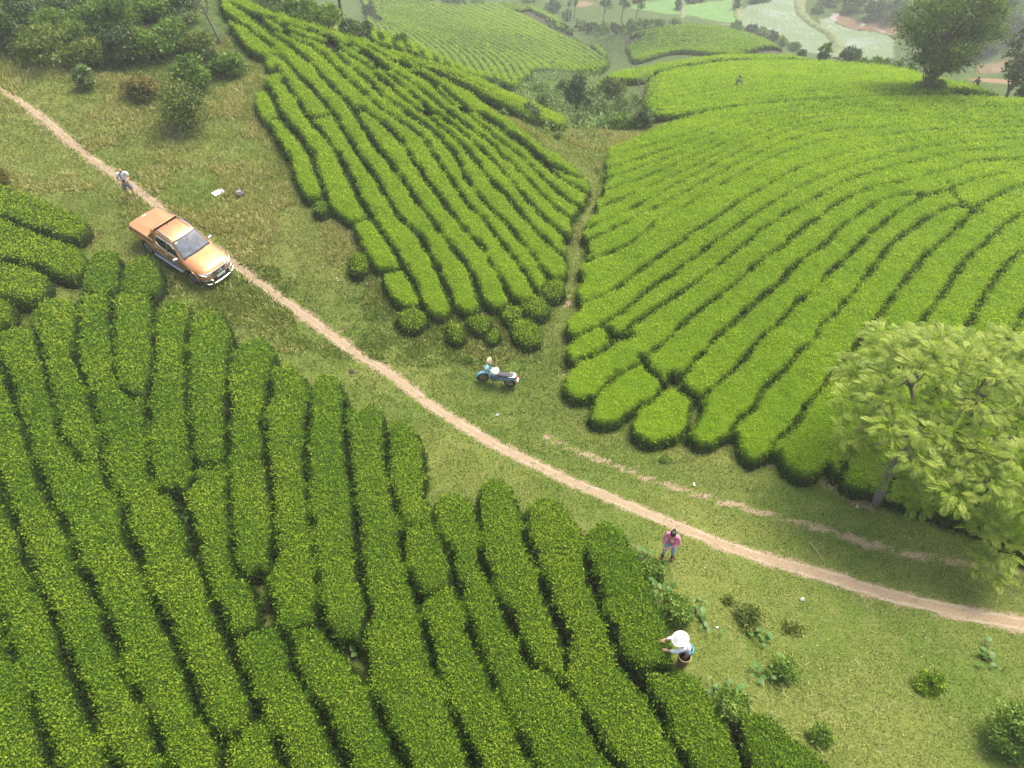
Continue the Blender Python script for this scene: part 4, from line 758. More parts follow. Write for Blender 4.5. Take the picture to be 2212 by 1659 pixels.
# weeds: pale, seeding, nobody could count them
wp = []
for poly, dn in [([(835,96),(880,112),(960,150),(1060,205),(1130,240),(1215,290),(1200,305),(1130,268),(1047,222),(963,172),(873,123)],1.0), ([(1100,195),(1200,190),(1300,210),(1370,215),(1400,240),(1430,258),(1400,275),(1330,285),(1260,280),(1215,260),(1150,225)],1.0), ([(1430,262),(1490,252),(1560,241),(1560,246),(1490,258),(1435,270)],.7), ([(1200,290),(1260,275),(1390,285),(1330,300),(1230,330)],.35),([(1270,70),(1340,75),(1330,100),(1315,150),(1285,155),(1265,95)],.5),([(1140,160),(1290,150),(1300,170),(1240,200),(1150,190)],.6)]:
    g = hit(poly)[:, :2]; a, b = g.min(0), g.max(0); m = int((b - a).prod() * 5 * dn) ; m = min(m, 8000); x = RNG.uniform(a[0], b[0], m); y = RNG.uniform(a[1], b[1], m)
    uvq, dq = project(np.column_stack([x, y, Z(x, y)])); ok = in_poly(uvq[:, 0], uvq[:, 1], poly) & ~hedge_at(x, y); wp.append(np.column_stack([x[ok], y[ok], Z(x[ok], y[ok])]))
wp = np.vstack(wp); hh = (.15 + 1.3 * np.clip(fnoise(wp[:, 0], wp[:, 1], 2.6, 81) - .25, 0, 1)) * 1.5; kk = 7; base = np.repeat(wp, kk, 0); n = len(base)
base = base + np.column_stack([RNG.normal(size=(n, 2)) * .12, RNG.random(n) * np.repeat(hh, kk)]); S = .18 + .16 * RNG.random(n)
v_, f, tt = leaf_geo(base, rand_unit(n) + np.array([0, 0, .5]), rand_unit(n) + np.array([0, 0, .5]), S, S * .4, np.clip(RNG.random(n) * .7 + .4 * fnoise(base[:, 0], base[:, 1], 3, 83), 0, 1), True)
tag(obj('weeds', np_mesh('weeds', v_, f, False, {'tint': tt}), M_PALE), kind='stuff')

def tree(u, v, hpx, wpx, mat, label, name='tree', group=None, leaf=None, n=1800, trunk_r=.12, lean=(0, 0), clear=.35, k=10, bark=None, q=None, flat=.75, tb=0., asp=.5, hang=0.):
    q0, s = px_m(u, v, q); H = hpx * s / .9; W = wpx * s; R = random.Random(int(u * 3 + v * 5)); o = empty(name, q0 - Vector((0, 0, .1))); tag(o, label, 'tree', group)
    top = np.array([lean[0] * H, lean[1] * H, H * .8]); mid = np.array([lean[0] * H * .35, lean[1] * H * .35, H * clear])
    t = np.linspace(0, 1, 8)[:, None]; p = (1 - t) ** 2 * np.zeros(3) + 2 * t * (1 - t) * mid + t ** 2 * top
    V, fl = tube(p, trunk_r * (1 - .8 * t[:, 0]) + .02, 8); obj('trunk', np_mesh('trunk', V, fl), bark or M_BARK, o)
    blobs = []; brs = []
    for i in range(k):
        a = i * 2.4 + R.uniform(-.5, .5); z = H * (clear + (1 - clear) * (i + .5) / k) * R.uniform(.9, 1.02); env = math.sin(math.pi * min(1, max(.08, (z / H - clear * .7) / (1.06 - clear * .7)))) ** .6
        rr = W * .34 * env * R.uniform(.5, 1); c = np.array([lean[0] * z + math.cos(a) * rr, lean[1] * z + math.sin(a) * rr, z]); r = W * R.uniform(.14, .22) * (.6 + .4 * env); blobs.append((c, (r, r, r * flat)))
        j = min(6, max(1, int((z / H) * 6))); brs.append(limb(p[j], c, trunk_r * .45, .015))
    v_, f, tt = blob_leaves(blobs, n, leaf or max(.16, 6.5 * s), asp, True, shell=2.0, tb=tb, hang=hang)
    tag(obj('crown', np_mesh('crown', v_, f, False, {'tint': tt}), mat, o), kind='stuff')
    V, fl = join(brs); obj('branches', np_mesh('branches', V, fl), bark or M_BARK, o); return o
tree(741,58,130,150,M_DARK,'dark broad-leaved tree with bare trunk on the middle slope\'s crest',n=2600,trunk_r=.16,clear=.5,k=12,bark=M_BARK2,asp=.6)
tree(478,95,140,70,M_PALE,'thin leaning tree with grey trunk at the thicket\'s edge',n=420,trunk_r=.09,lean=(-.28,.05),clear=.5,k=7)
big = tree(1990,208,232,262,M_FEATHER2,'big feathery tree on the road cut, with leaning trunk',n=22000,trunk_r=.17,lean=(.1,.06),clear=.22,k=40,bark=M_BARK2,leaf=.25,asp=.42,flat=.6)
bush(1995,212,64,62,M_FEATHER2,'leafy suckers around the big tree\'s foot','bush','sucker_bush',leaf=.22)
tree(2172,212,130,120,M_DARK,'dark tree at the right edge beyond the picker field',n=2600,trunk_r=.12,clear=.2,k=14)
tree(1775,139,40,34,M_MID,'small bright conical tree on the picker field\'s far edge',n=2200,trunk_r=.05,clear=.06,k=14,leaf=.24)
SP = 'spindly trees beyond the far hillside'
for (u, v, h, w_, l) in [(1301,58,62,34,'first spindly tree above the hedge, left of the green paddy'),(1341,52,58,30,'middle spindly tree above the hedge'),(1372,54,60,40,'spindly tree with drooping crown next to the green paddy'),(1226,42,46,10,'thin pole-like tree behind the far hillside'),(1240,40,42,12,'slender tree just right of the pole-like one')]:
    tree(u, v, h, w_, M_PALE, l, 'spindly_tree', SP, n=420 if w_ > 20 else 90, trunk_r=.09, clear=.55, k=7, bark=M_BARK2, lean=(.06, 0))
for (u, v, h, w_, l) in [(2205,150,120,60,'pale thin tree on the right edge, above the dark one'),(2060,60,90,70,'hazy tree behind the big tree')]:
    tree(u, v, h, w_, M_FEATHER2, l, 'hill_tree', 'trees on the far right slope', n=900, trunk_r=.09, clear=.3, k=9)
# bare sapling
q, s = px_m(1383, 247); o = empty('bare_sapling', q); tag(o, 'nearly leafless sapling rising from the valley weeds', 'tree'); H = 90 * s / .9
tr = [limb((0, 0, 0), (.1, 0, H * .45), .06, .04, .04), limb((.1, 0, H * .45), (.25, 0, H * .95), .04, .012, .06)]; R = random.Random(3)
for i in range(9):
    a = R.uniform(0, 6.28); z = H * R.uniform(.3, .75); L = H * R.uniform(.25, .5); e = np.array([.1 + math.cos(a) * L, math.sin(a) * L * .7, z + L * .7]); tr.append(limb((.1, 0, z), e, .025, .008, .08))
    for j in range(3): tr.append(limb(np.array([.1, 0, z]) * .35 + e * .65, e + np.array([R.uniform(-.5, .5), R.uniform(-.5, .5), R.uniform(.1, .6)]), .012, .005, .08))
V, fl = join(tr); obj('trunk', np_mesh('trunk', V, fl), M_BARK, o)
v_, f, tt = blob_leaves([((.1, 0, H * .75), (H * .35, H * .35, H * .25))], 130, .14); tag(obj('sparse_leaves', np_mesh('sparse_leaves', v_, f, False, {'tint': tt}), M_PALE, o), kind='stuff')

# large-leaved plants whose leaves can be picked out
def big_leaf(L, W, n=5, curve=.25, name='leaf'):
    t = np.linspace(0, 1, n); wv = np.sin(np.pi * np.clip(t * .92 + .06, 0, 1)) ** .8 * W / 2; z = -curve * L * t ** 2
    V = np.concatenate([np.column_stack([-wv, L * t, z + .18 * wv]), np.column_stack([wv * 0, L * t, z]), np.column_stack([wv, L * t, z + .18 * wv])]); f = []
    for i in range(n - 1): f += [(i, n + i, n + i + 1, i + 1), (n + i, 2 * n + i, 2 * n + i + 1, n + i + 1)]
    return np_mesh(name, V, np.array(f), True, {'tint': np.full(len(V), .6)})
M_BROAD = leaf_mat('broad_leaf', [(0, (.05, .13, .02)), (1, (.12, .25, .035))], .35, .4, .35); M_CANNA = leaf_mat('broad_leaf_yellow', [(0, (.25, .3, .04)), (1, (.4, .42, .06))], .35, .4, .3)
LEAF_BIG = big_leaf(.95, .3, 6, .35); LEAF_HEART = big_leaf(.15, .14, 4, .2); LEAF_BIG.materials.append(M_BROAD); LEAF_HEART.materials.append(M_BROAD)
LEAF_YEL = LEAF_BIG.copy(); LEAF_YEL.materials.clear(); LEAF_YEL.materials.append(M_CANNA)
q, s = px_m(1292, 277); o = empty('banana_plant', q); tag(o, 'young banana plant with big leaves, one yellowing, in the valley weeds', 'plant')
R = random.Random(5)
for i in range(13):
    l = bpy.data.objects.new('leaf', LEAF_YEL if i in (4, 9) else LEAF_BIG); col.objects.link(l); l.parent = o; l.location = (R.uniform(-.75, .75), R.uniform(-.3, .3), .15 + R.uniform(0, .25)); l.rotation_euler = (R.uniform(.4, 1.1), R.uniform(-.2, .2), i * 2.4)
    if i in (4, 9): l['label'] = 'yellowing banana leaf'
V, fl = join([tube([(x, 0, 0), (x * 1.1, 0, .5)], [.07, .05]) for x in (-.6, -.1, .4)]); obj('stem', np_mesh('stem', V, fl), M_MID, o)
def vine(u, v, nl, label, spread=.24, seed=0):
    q = at(u, v); o = empty('vine', q); tag(o, label, 'plant', 'broad-leaved creepers among the tea'); R = random.Random(seed + int(u))
    st = []
    for i in range(nl):
        x, y = R.gauss(0, spread), R.gauss(0, spread * .8); hz = .06 + max(0, .25 * R.random()); gz = float(Z(q.x + x, q.y + y)) - q.z
        l = bpy.data.objects.new('leaf', LEAF_HEART); col.objects.link(l); l.parent = o; l.location = (x, y, gz + hz); l.rotation_euler = (R.uniform(-.3, .6), R.uniform(-.3, .3), R.uniform(0, 6.28)); l.scale = [R.uniform(.7, 1.5)] * 3
        st.append(tube([(0, 0, 0), (x * .5, y * .5, gz * .5 + hz * .5), (x, y, gz + hz)], .006, 4))
    V, fl = join(st); obj('stem', np_mesh('stem', V, fl), M_MID, o)
for i, a in enumerate([(1388,1210,12,'broad-leaved creeper on the tea bush before the pink-shirted woman'),(1428,1282,16,'creeper in the gap behind the tea bush, upper of two'),(1452,1322,16,'creeper leaves running down toward the conical hat'),(1500,1330,14,'creeper with big leaves at the right of the long tea bush'),(1515,1348,8,'small creeper just above the conical hat'),(1545,1490,10,'creeper on the left side of the tea bush below the basket'),(1558,1530,12,'creeper at the foot of the tea bush below the basket'),(1645,1378,12,'creeper on the small bush in the open grass'),(1650,1455,10,'creeper under the small bush in the open grass'),(2120,1425,12,'creeper on top of the large bush at the right edge'),(2195,1650,8,'creeper leaf clump in the bottom right corner'),(398,1140,12,'creeper filling the empty gap in the near rows'),(770,1405,10,'creeper in the gap at the row ends near the bottom'),(815,560,6,'creeper beside the tall dry grass')]): vine(*a, seed=i)

# loose, gappy tea bushes on the grass right of the near field
for i, (o_, l, cv) in enumerate([([(1378,1195),(1400,1183),(1435,1195),(1445,1225),(1420,1245),(1390,1235)],'tea bush right in front of the pink-shirted woman\'s boots',1.3), ([(1410,1258),(1440,1250),(1480,1265),(1500,1295),(1496,1330),(1465,1335),(1435,1310),(1415,1285)],'long tea bush between the two women',1.3),
 ([(1532,1430),(1562,1445),(1600,1470),(1622,1510),(1625,1540),(1595,1545),(1560,1515),(1538,1470)],'tea bush below the basket, beside the last near row',1.2), ([(1650,1402),(1680,1395),(1715,1415),(1725,1445),(1705,1462),(1665,1450)],'dark loose bush in the open grass right of the basket',1.0), ([(1585,1285),(1612,1290),(1642,1312),(1652,1335),(1615,1345),(1580,1318)],'sparse bush above the white litter near the tea picker',.8),
 ([(1682,1340),(1735,1342),(1738,1362),(1690,1366)],'flat thin bush in mid grass, right of the sparse one',.6), ([(1738,1548),(1770,1540),(1795,1560),(1785,1590),(1760,1600),(1742,1575)],'sparse bush near the bottom edge, in the yellowed grass',.8), ([(1970,1420),(2000,1425),(2035,1465),(2035,1488),(2000,1485),(1975,1450)],'low yellow-green bush alone in the right grass',.7),
 ([(2112,1445),(2150,1425),(2190,1440),(2240,1430),(2240,1600),(2190,1608),(2140,1582),(2118,1520)],'largest dark bush, cut by the right edge',1.3), ([(1000,765),(1018,760),(1028,775),(1015,788),(1002,782)],'tiny sparse bush beside the motorbike\'s hat',.7), ([(1555,1278),(1580,1275),(1590,1295),(1570,1305)],'dead-looking small bush left of the sparse one',.5), ([(1420,985),(1440,980),(1455,990),(1440,1002)],'tiny green tuft bush by the worn rut',.8)]):
    us = [x[0] for x in o_]; vs_ = [x[1] for x in o_]
    bush((min(us) + max(us)) / 2, max(vs_) - 6, (max(us) - min(us)) * 1.05, (max(vs_) - min(vs_)) * .7, M_OLIVE if i in (4, 5, 10) else (M_TEA_B if i == 7 else M_MID), l, 'tea bush', 'tea_bush', 'loose bushes on the right grass', leaf=.085, n=int(2600 * cv * ((max(us) - min(us)) * (max(vs_) - min(vs_)) / 8000) ** .8), tb=.1, k=13, flat=.7)

# ------------------------------------------------------------------ feathery tree in the right foreground: pinnate leaves
def frond_mesh(L, pairs, w):
    V, Q, tt = [], [], []
    def quad(a, b, c, d, t):
        i = len(V); V.extend([a, b, c, d]); Q.append((i, i + 1, i + 2, i + 3)); tt.extend([t] * 4)
    z = lambda y: -.28 * L * (y / L) ** 2
    for k_ in range(3):
        y0, y1 = L * k_ / 3, L * (k_ + 1) / 3; quad((-.004, y0, z(y0)), (.004, y0, z(y0)), (.003, y1, z(y1)), (-.003, y1, z(y1)), .7)
    for i in range(pairs):
        y = L * (.12 + .86 * i / pairs); l = w * math.sin(math.pi * (.22 + .7 * i / pairs)) ; b = .26 * l
        for sgn in (-1, 1):
            quad((0, y, z(y)), (sgn * l * .5, y + .22 * l - b * .5, z(y) + .03 * l), (sgn * l, y + .4 * l, z(y) - .1 * l), (sgn * l * .5, y + .22 * l + b * .6, z(y) + .03 * l), random.random())
    return np.array(V), np.array(Q), np.array(tt)
base = at(1893, 1088); o = empty('feathery_tree', base - Vector((0, 0, .1))); tag(o, 'feathery light green tree with grey trunk in the right foreground', 'tree')
R = random.Random(11)
fork = np.array([.3, .38, 3.0]); t = np.linspace(0, 1, 9)[:, None]; pt = t * fork + np.sin(t * 3.14) * np.array([-.12, .05, 0])
V, fl = tube(pt, .17 - .05 * t[:, 0], 10); obj('trunk', np_mesh('trunk', V, fl), M_BARK, o)
CB = []   # crown clumps relative to base
CC = np.array([1.55, .75, .15])
for i in range(64):
    a = i * 2.399; rr = 3.75 * math.sqrt((i + .5) / 64); z = 5.9 - 2.1 * (rr / 3.75) ** 2 + R.uniform(-.5, .5)
    CB.append(np.array([CC[0] + math.cos(a) * rr * 1.0, CC[1] + math.sin(a) * rr * 1.05, z]))
CB += [np.array([-1.0, -1.2, 3.0]), np.array([-1.7, -.1, 3.2]), np.array([1.2, -2.9, 3.0]), np.array([1.6, -3.4, 2.5]), np.array([1.4, -3.7, 2.0]), np.array([-.2, -1.9, 2.8]), np.array([2.8, -2.8, 3.1])]
mains = [fork + np.array([math.cos(a) * 1.4, math.sin(a) * 1.4, 1.1]) for a in (0.3, 1.5, 2.7, 3.9, 5.2)]; brs = [limb(fork, m, .1, .06, .1) for m in mains]; tw = []
for c in CB:
    m = min(mains, key=lambda m: np.linalg.norm(m[:2] - c[:2])); tw.append(limb(m, c, .035, .01, .1, 7))
for b_ in brs: obj('limb', np_mesh('limb', b_[0], b_[1]), M_BARK, o)
V, fl = join(tw); tag(obj('twigs', np_mesh('twigs', V, fl), M_BARK, o), kind='stuff')
PROT = [frond_mesh(.36, 9, .13), frond_mesh(.31, 8, .11), frond_mesh(.42, 10, .14)]; PM = []
for v_, f, tt in PROT:
    for q_ in range(2):
        me = np_mesh('frond', v_, f, False, {'tint': np.clip(tt * .4 + (.25 if q_ else .5), 0, 1)}); me.materials.append(M_FEATHER); PM.append(me)
fr = []
for c in CB:
    for j in range(82):
        d = Vector((R.gauss(0, 1), R.gauss(0, 1), R.gauss(.25, .7))).normalized(); p = Vector(c) + Vector((d.x * R.uniform(.1, .66), d.y * R.uniform(.1, .66), d.z * R.uniform(.05, .4)))
        out = Vector((d.x, d.y, d.z * .35 + .05)) + Vector((R.uniform(-.5, .5), R.uniform(-.5, .5), R.uniform(-.2, .3))); fr.append((p, out.normalized(), R.randrange(6), R.uniform(.65, 1.05), R.uniform(-.5, .5)))
def fmat(p, out, s_, roll):
    rot = out.to_track_quat('Y', 'Z').to_matrix().to_4x4(); return Matrix.Translation(p) @ rot @ Matrix.Rotation(roll, 4, 'Y') @ Matrix.Scale(s_, 4)
camv = Vector((0, 0, CH)) - base
order = sorted(range(len(fr)), key=lambda i: (fr[i][0] - camv).length - .8 * fr[i][0].z); vis = []
pj, _ = project(np.array([fr[i][0] + base for i in order])); vis = [i for i, p in zip(order, pj) if 0 < p[0] < 2205 and 0 < p[1] < 1650][:300]; vs = set(vis)
for i in vis:
    l = bpy.data.objects.new('frond', PM[fr[i][2]]); col.objects.link(l); l.parent = o; l.matrix_local = fmat(fr[i][0], fr[i][1], fr[i][3], fr[i][4])
VV, FF, TT, off = [], [], [], 0
for i, (p, out, k_, s_, roll) in enumerate(fr):
    if i in vs: continue
    v_, f, tt = PROT[k_ // 2]; M = np.array(fmat(p, out, s_, roll)); VV.append(v_ @ M[:3, :3].T + M[:3, 3]); FF.append(f + off); TT.append(np.clip(tt * .4 + RNG.uniform(.1, .6), 0, 1)); off += len(v_)
tag(obj('crown', np_mesh('crown', np.vstack(VV), np.vstack(FF), False, {'tint': np.concatenate(TT)}), M_FEATHER, o), kind='stuff')
# ------------------------------------------------------------------ mesh helpers for made things
def bm_obj(name, bm, mat, parent=None, smooth=True, loc=None, ang=35):
    me = bpy.data.meshes.new(name); bmesh.ops.recalc_face_normals(bm, faces=bm.faces); bm.to_mesh(me); bm.free()
    if smooth:
        for p in me.polygons: p.use_smooth = True
        me.set_sharp_from_angle(angle=math.radians(ang))
    return obj(name, me, mat, parent, loc)
def b_box(bm, c, s, rot=None, bev=0.0):
    m = Matrix.Translation(c) @ (Euler(rot).to_matrix().to_4x4() if rot else Matrix()) @ Matrix.Diagonal((*s, 1))
    r = bmesh.ops.create_cube(bm, size=1, matrix=m)
    if bev:
        e = list({e for v in r['verts'] for e in v.link_edges}); bmesh.ops.bevel(bm, geom=e, offset=bev, segments=2, affect='EDGES', profile=.5)
def b_tube(bm, pts, rad, n=8):
    V, fl = tube(np.array([tuple(p) for p in pts], float), rad, n); vs = [bm.verts.new(v) for v in V]
    for f in fl:
        for q in f: bm.faces.new([vs[i] for i in q])
def b_lathe(bm, prof, n=24, M=Matrix()):
    """prof [(r, h)] round the local Z axis"""
    rings = []
    for r, h in prof: rings.append([bm.verts.new(M @ Vector((r * math.cos(2 * math.pi * i / n), r * math.sin(2 * math.pi * i / n), h))) for i in range(n)] if r > 1e-5 else [bm.verts.new(M @ Vector((0, 0, h)))])
    for a, b in zip(rings[:-1], rings[1:]):
        for i in range(n):
            j = (i + 1) % n
            if len(a) == 1 and len(b) == 1: continue
            if len(a) == 1: bm.faces.new((a[0], b[i], b[j]))
            elif len(b) == 1: bm.faces.new((a[i], a[j], b[0]))
            else: bm.faces.new((a[i], a[j], b[j], b[i]))
def b_loft(bm, rings, close=False, caps=True):
    R = [[bm.verts.new(p) for p in r] for r in rings]; n = len(R[0])
    for a, b in zip(R[:-1], R[1:]):
        for i in range(n if close else n - 1): bm.faces.new((a[i], a[(i + 1) % n], b[(i + 1) % n], b[i]))
    if caps:
        for r in (R[0], R[-1]):
            try: bm.faces.new(r)
            except Exception: pass
    return R
def b_poly(bm, pts, d):
    """flat polygon pts thickened by vector d"""
    a = [bm.verts.new(p) for p in pts]; b = [bm.verts.new(Vector(p) + Vector(d)) for p in pts]; bm.faces.new(a); bm.faces.new(b[::-1])
    for i in range(len(a)): bm.faces.new((a[i], a[(i + 1) % len(a)], b[(i + 1) % len(a)], b[i]))
def text_mesh(name, s, size, mat, parent, M, depth=.004):
    c = bpy.data.curves.new(name, 'FONT'); c.body = s; c.size = size; c.align_x = 'CENTER'; c.align_y = 'CENTER'; c.extrude = depth
    t = bpy.data.objects.new(name, c); col.objects.link(t); dg = bpy.context.evaluated_depsgraph_get(); me = bpy.data.meshes.new_from_object(t.evaluated_get(dg)); col.objects.unlink(t); bpy.data.objects.remove(t)
    me.transform(M); me.name = name; return obj(name, me, mat, parent)
BLACK = plain('black_plastic', (.012, .012, .013), .5); RUBBER = plain('tyre_rubber', (.03, .028, .026), .85, spec=.2, var=.3, vscale=20); CHROME = plain('chrome', (.82, .83, .85), .16, 1.); SILVER = plain('satin_silver', (.62, .63, .65), .32, .8)
WHITE = plain('white_paint', (.8, .8, .79), .4); ALLOY = plain('alloy', (.42, .41, .40), .38, .8, var=.2); LENS = plain('lamp_lens', (.75, .77, .8), .08, .2, coat=1.); RED = plain('red_lens', (.5, .02, .015), .15, coat=1.)
GLASS = plain('tinted_glass', (.02, .024, .028), .04, spec=.8, coat=1.); WSHIELD = plain('windscreen_glass', (.07, .085, .1), .05, spec=.8, coat=1., var=.5, vscale=3.)
INK = plain('dark_ink', (.02, .02, .03), .7)
k = NB('orange_metallic'); tc = k.new('ShaderNodeTexCoord'); sx = k.new('ShaderNodeSeparateXYZ'); k.l.new(tc.outputs['Object'], sx.inputs[0])
dust = k.math('MULTIPLY', k.smap(k.math('ADD', sx.outputs[2], k.math('MULTIPLY', k.math('SUBTRACT', k.noise(3.5, 5, .7, tc.outputs['Object']), .5), .35)), .82, .5), .75)
k.l.new(k.mix(dust, (.66, .285, .1), (.36, .29, .23)), k.b.inputs['Base Color']); k.l.new(k.math('MULTIPLY_ADD', dust, -.55, .55), k.b.inputs['Metallic']); k.l.new(k.math('MULTIPLY_ADD', dust, .45, .34), k.b.inputs['Roughness']); k.b.inputs['Coat Weight'].default_value = .9; k.b.inputs['Coat Roughness'].default_value = .06
PAINT = k.m

# ------------------------------------------------------------------ orange double-cab pickup
_n = Vector((-(TRK_P * math.cos(TRK_YAW) - TRK_R * math.sin(TRK_YAW)), -(TRK_P * math.sin(TRK_YAW) + TRK_R * math.cos(TRK_YAW)), 1)).normalized(); _f = Vector((math.cos(TRK_YAW), math.sin(TRK_YAW), 0)); _f = (_f - _n * _f.dot(_n)).normalized(); _l = _n.cross(_f)
truck = empty('pickup_truck', (TRK_X, TRK_Y, float(Z(TRK_X, TRK_Y)) + .01), 0, Matrix((_f, _l, _n)).transposed().to_euler()); tag(truck, 'dusty orange double-cab pickup with a bed lid, parked beside the dirt track', 'pickup truck')
AX = (1.575, -1.575); WR = .385
def arch(x):
    for a in AX:
        d = abs(x - a)
        if d < .49: return WR + math.sqrt(.49 ** 2 - d * d)
    return 0
xs = [-2.76, -2.72, -2.6, -2.3] + [-1.575 + .49 * math.cos(math.radians(a)) for a in range(179, 0, -15)] + [-.9, -.5, 0, .5, .95] + [1.575 + .49 * math.cos(math.radians(a)) for a in range(179, 0, -15)] + [2.15, 2.28, 2.38, 2.46, 2.51]
PR = {'w': [(-2.76, .82), (-2.6, .9), (-2.2, .92), (-1, .925), (.9, .93), (1.7, .93), (2.1, .905), (2.28, .86), (2.38, .80), (2.46, .70), (2.51, .58)], 'b': [(-2.76, .6), (-2.6, .48), (-2, .44), (2.1, .42), (2.38, .38), (2.51, .42)],
      's': [(-2.76, 1.06), (-2.6, 1.1), (-1, 1.11), (-.8, 1.09), (.9, 1.06), (1.2, 1.04), (1.7, 1.0), (2.1, .95), (2.28, .91), (2.38, .87), (2.46, .78), (2.51, .64)], 't': [(-2.76, 1.07), (-2.6, 1.12), (-.8, 1.12), (.9, 1.12), (1.1, 1.17), (1.7, 1.135), (2.1, 1.07), (2.28, 1.02), (2.38, .95), (2.46, .83), (2.51, .67)]}
def pv(k_, x): a = PR[k_]; return float(np.interp(x, [q[0] for q in a], [q[1] for q in a]))
rings = []
for x in sorted(set(round(x, 4) for x in xs)):
    w_, b_, s_, t_ = pv('w', x), pv('b', x), pv('s', x), pv('t', x); A = arch(x); h_ = s_ - b_
    half = [(0, max(b_, min(A, .62))), (.78 * w_, max(b_, A)), (.965 * w_, max(b_ + .06, A)), (w_, max(b_ + .3 * h_, A + .03)), (w_ * 1.0, max(b_ + .62 * h_, A + .06)), (.985 * w_, s_ - .07), (.94 * w_, s_ - .01), (.86 * w_, s_ + .35 * (t_ - s_)), (.62 * w_, s_ + .9 * (t_ - s_)), (.3 * w_, t_ - .004 + (0 if x < 1 else -.012)), (0, t_ + (-.004 if x < 1 else -.018))]
    rings.append([(x, y, z) for y, z in half] + [(x, -y, z) for y, z in half[-2:0:-1]])
bm = bmesh.new(); b_loft(bm, rings, True); bm_obj('body', bm, PAINT, truck, ang=50)
# cab with roof
bm = bmesh.new(); cabs = [(1.14, 1.10), (.98, 1.23), (.72, 1.44), (.46, 1.64), (.34, 1.715), (.2, 1.765), (-.1, 1.80), (-.5, 1.805), (-.74, 1.78), (-.82, 1.74), (-.86, 1.4), (-.87, 1.1)]; rings = []
def cab_y(z): return .875 - (z - 1.08) * .285
for x, zt in cabs:
    zt = max(zt, 1.09); y1 = cab_y(max(1.085, zt - .1)); half = [(.875, 1.07), (y1, max(1.08, zt - .1)), (cab_y(zt) - .01, zt - .025), (cab_y(zt) - .1, zt), (.3, zt + .012), (0, zt + .016)]
    rings.append([(x, y, z) for y, z in half] + [(x, -y, z) for y, z in half[-2::-1]])
b_loft(bm, rings); bm_obj('cab', bm, PAINT, truck, ang=50)
bm = bmesh.new()
for y in (-.36, -.18, 0, .18, .36): b_box(bm, (-.38, y, 1.819), (.55, .055, .014), bev=.006)
bm_obj('roof_ribs', bm, PAINT, truck)
# glass: windscreen with dark border, side panes, chrome sill line, pale wind deflectors
def wgrid(x0, x1, w0, w1, off, name, mat, n=7):
    bm = bmesh.new(); R = []
    for i in range(n):
        t_ = i / (n - 1); x = x0 + (x1 - x0) * t_; z = float(np.interp(-x, [-q[0] for q in cabs], [q[1] for q in cabs])); w_ = w0 + (w1 - w0) * t_
        R.append([(x + .05 * (1 - (j / 6 - 1) ** 2) + off * .5, w_ * (j / 6 - 1) if True else 0, z + .02 + .01 * (1 - (j / 6 - 1) ** 2) + off) for j in range(13)])
    b_loft(bm, R, caps=False); return bm_obj(name, bm, mat, truck)
wgrid(1.12, .34, .80, .665, .0, 'windscreen_border', BLACK); ws = wgrid(1.05, .40, .735, .625, .008, 'windscreen', WSHIELD)
bm = bmesh.new(); b_box(bm, (.955, -.52, 1.285), (.1, .2, .006), (0, .68, 0)); b_box(bm, (.93, .05, 1.30), (.05, .16, .006), (0, .68, .3)); bm_obj('windscreen_papers', bm, WHITE, ws, False)
bm = bmesh.new(); b_lathe(bm, [(0, .006), (.035, .004), (.04, 0)], 12, Matrix.Translation((.47, -.53, 1.675)) @ Matrix.Rotation(.68, 4, 'Y')); b_lathe(bm, [(0, .006), (.03, .004), (.033, 0)], 12, Matrix.Translation((.47, -.45, 1.675)) @ Matrix.Rotation(.68, 4, 'Y')); bm_obj('round_stickers', bm, plain('sticker_yellow', (.7, .68, .35), .6), ws, False)
bm = bmesh.new(); b_tube(bm, [(1.13, -.5, 1.165), (1.08, -.1, 1.20), (1.06, .2, 1.215)], .012, 5); b_tube(bm, [(1.13, .25, 1.165), (1.09, .5, 1.195), (1.06, .7, 1.2)], .012, 5); bm_obj('wiper', bm, BLACK, truck)
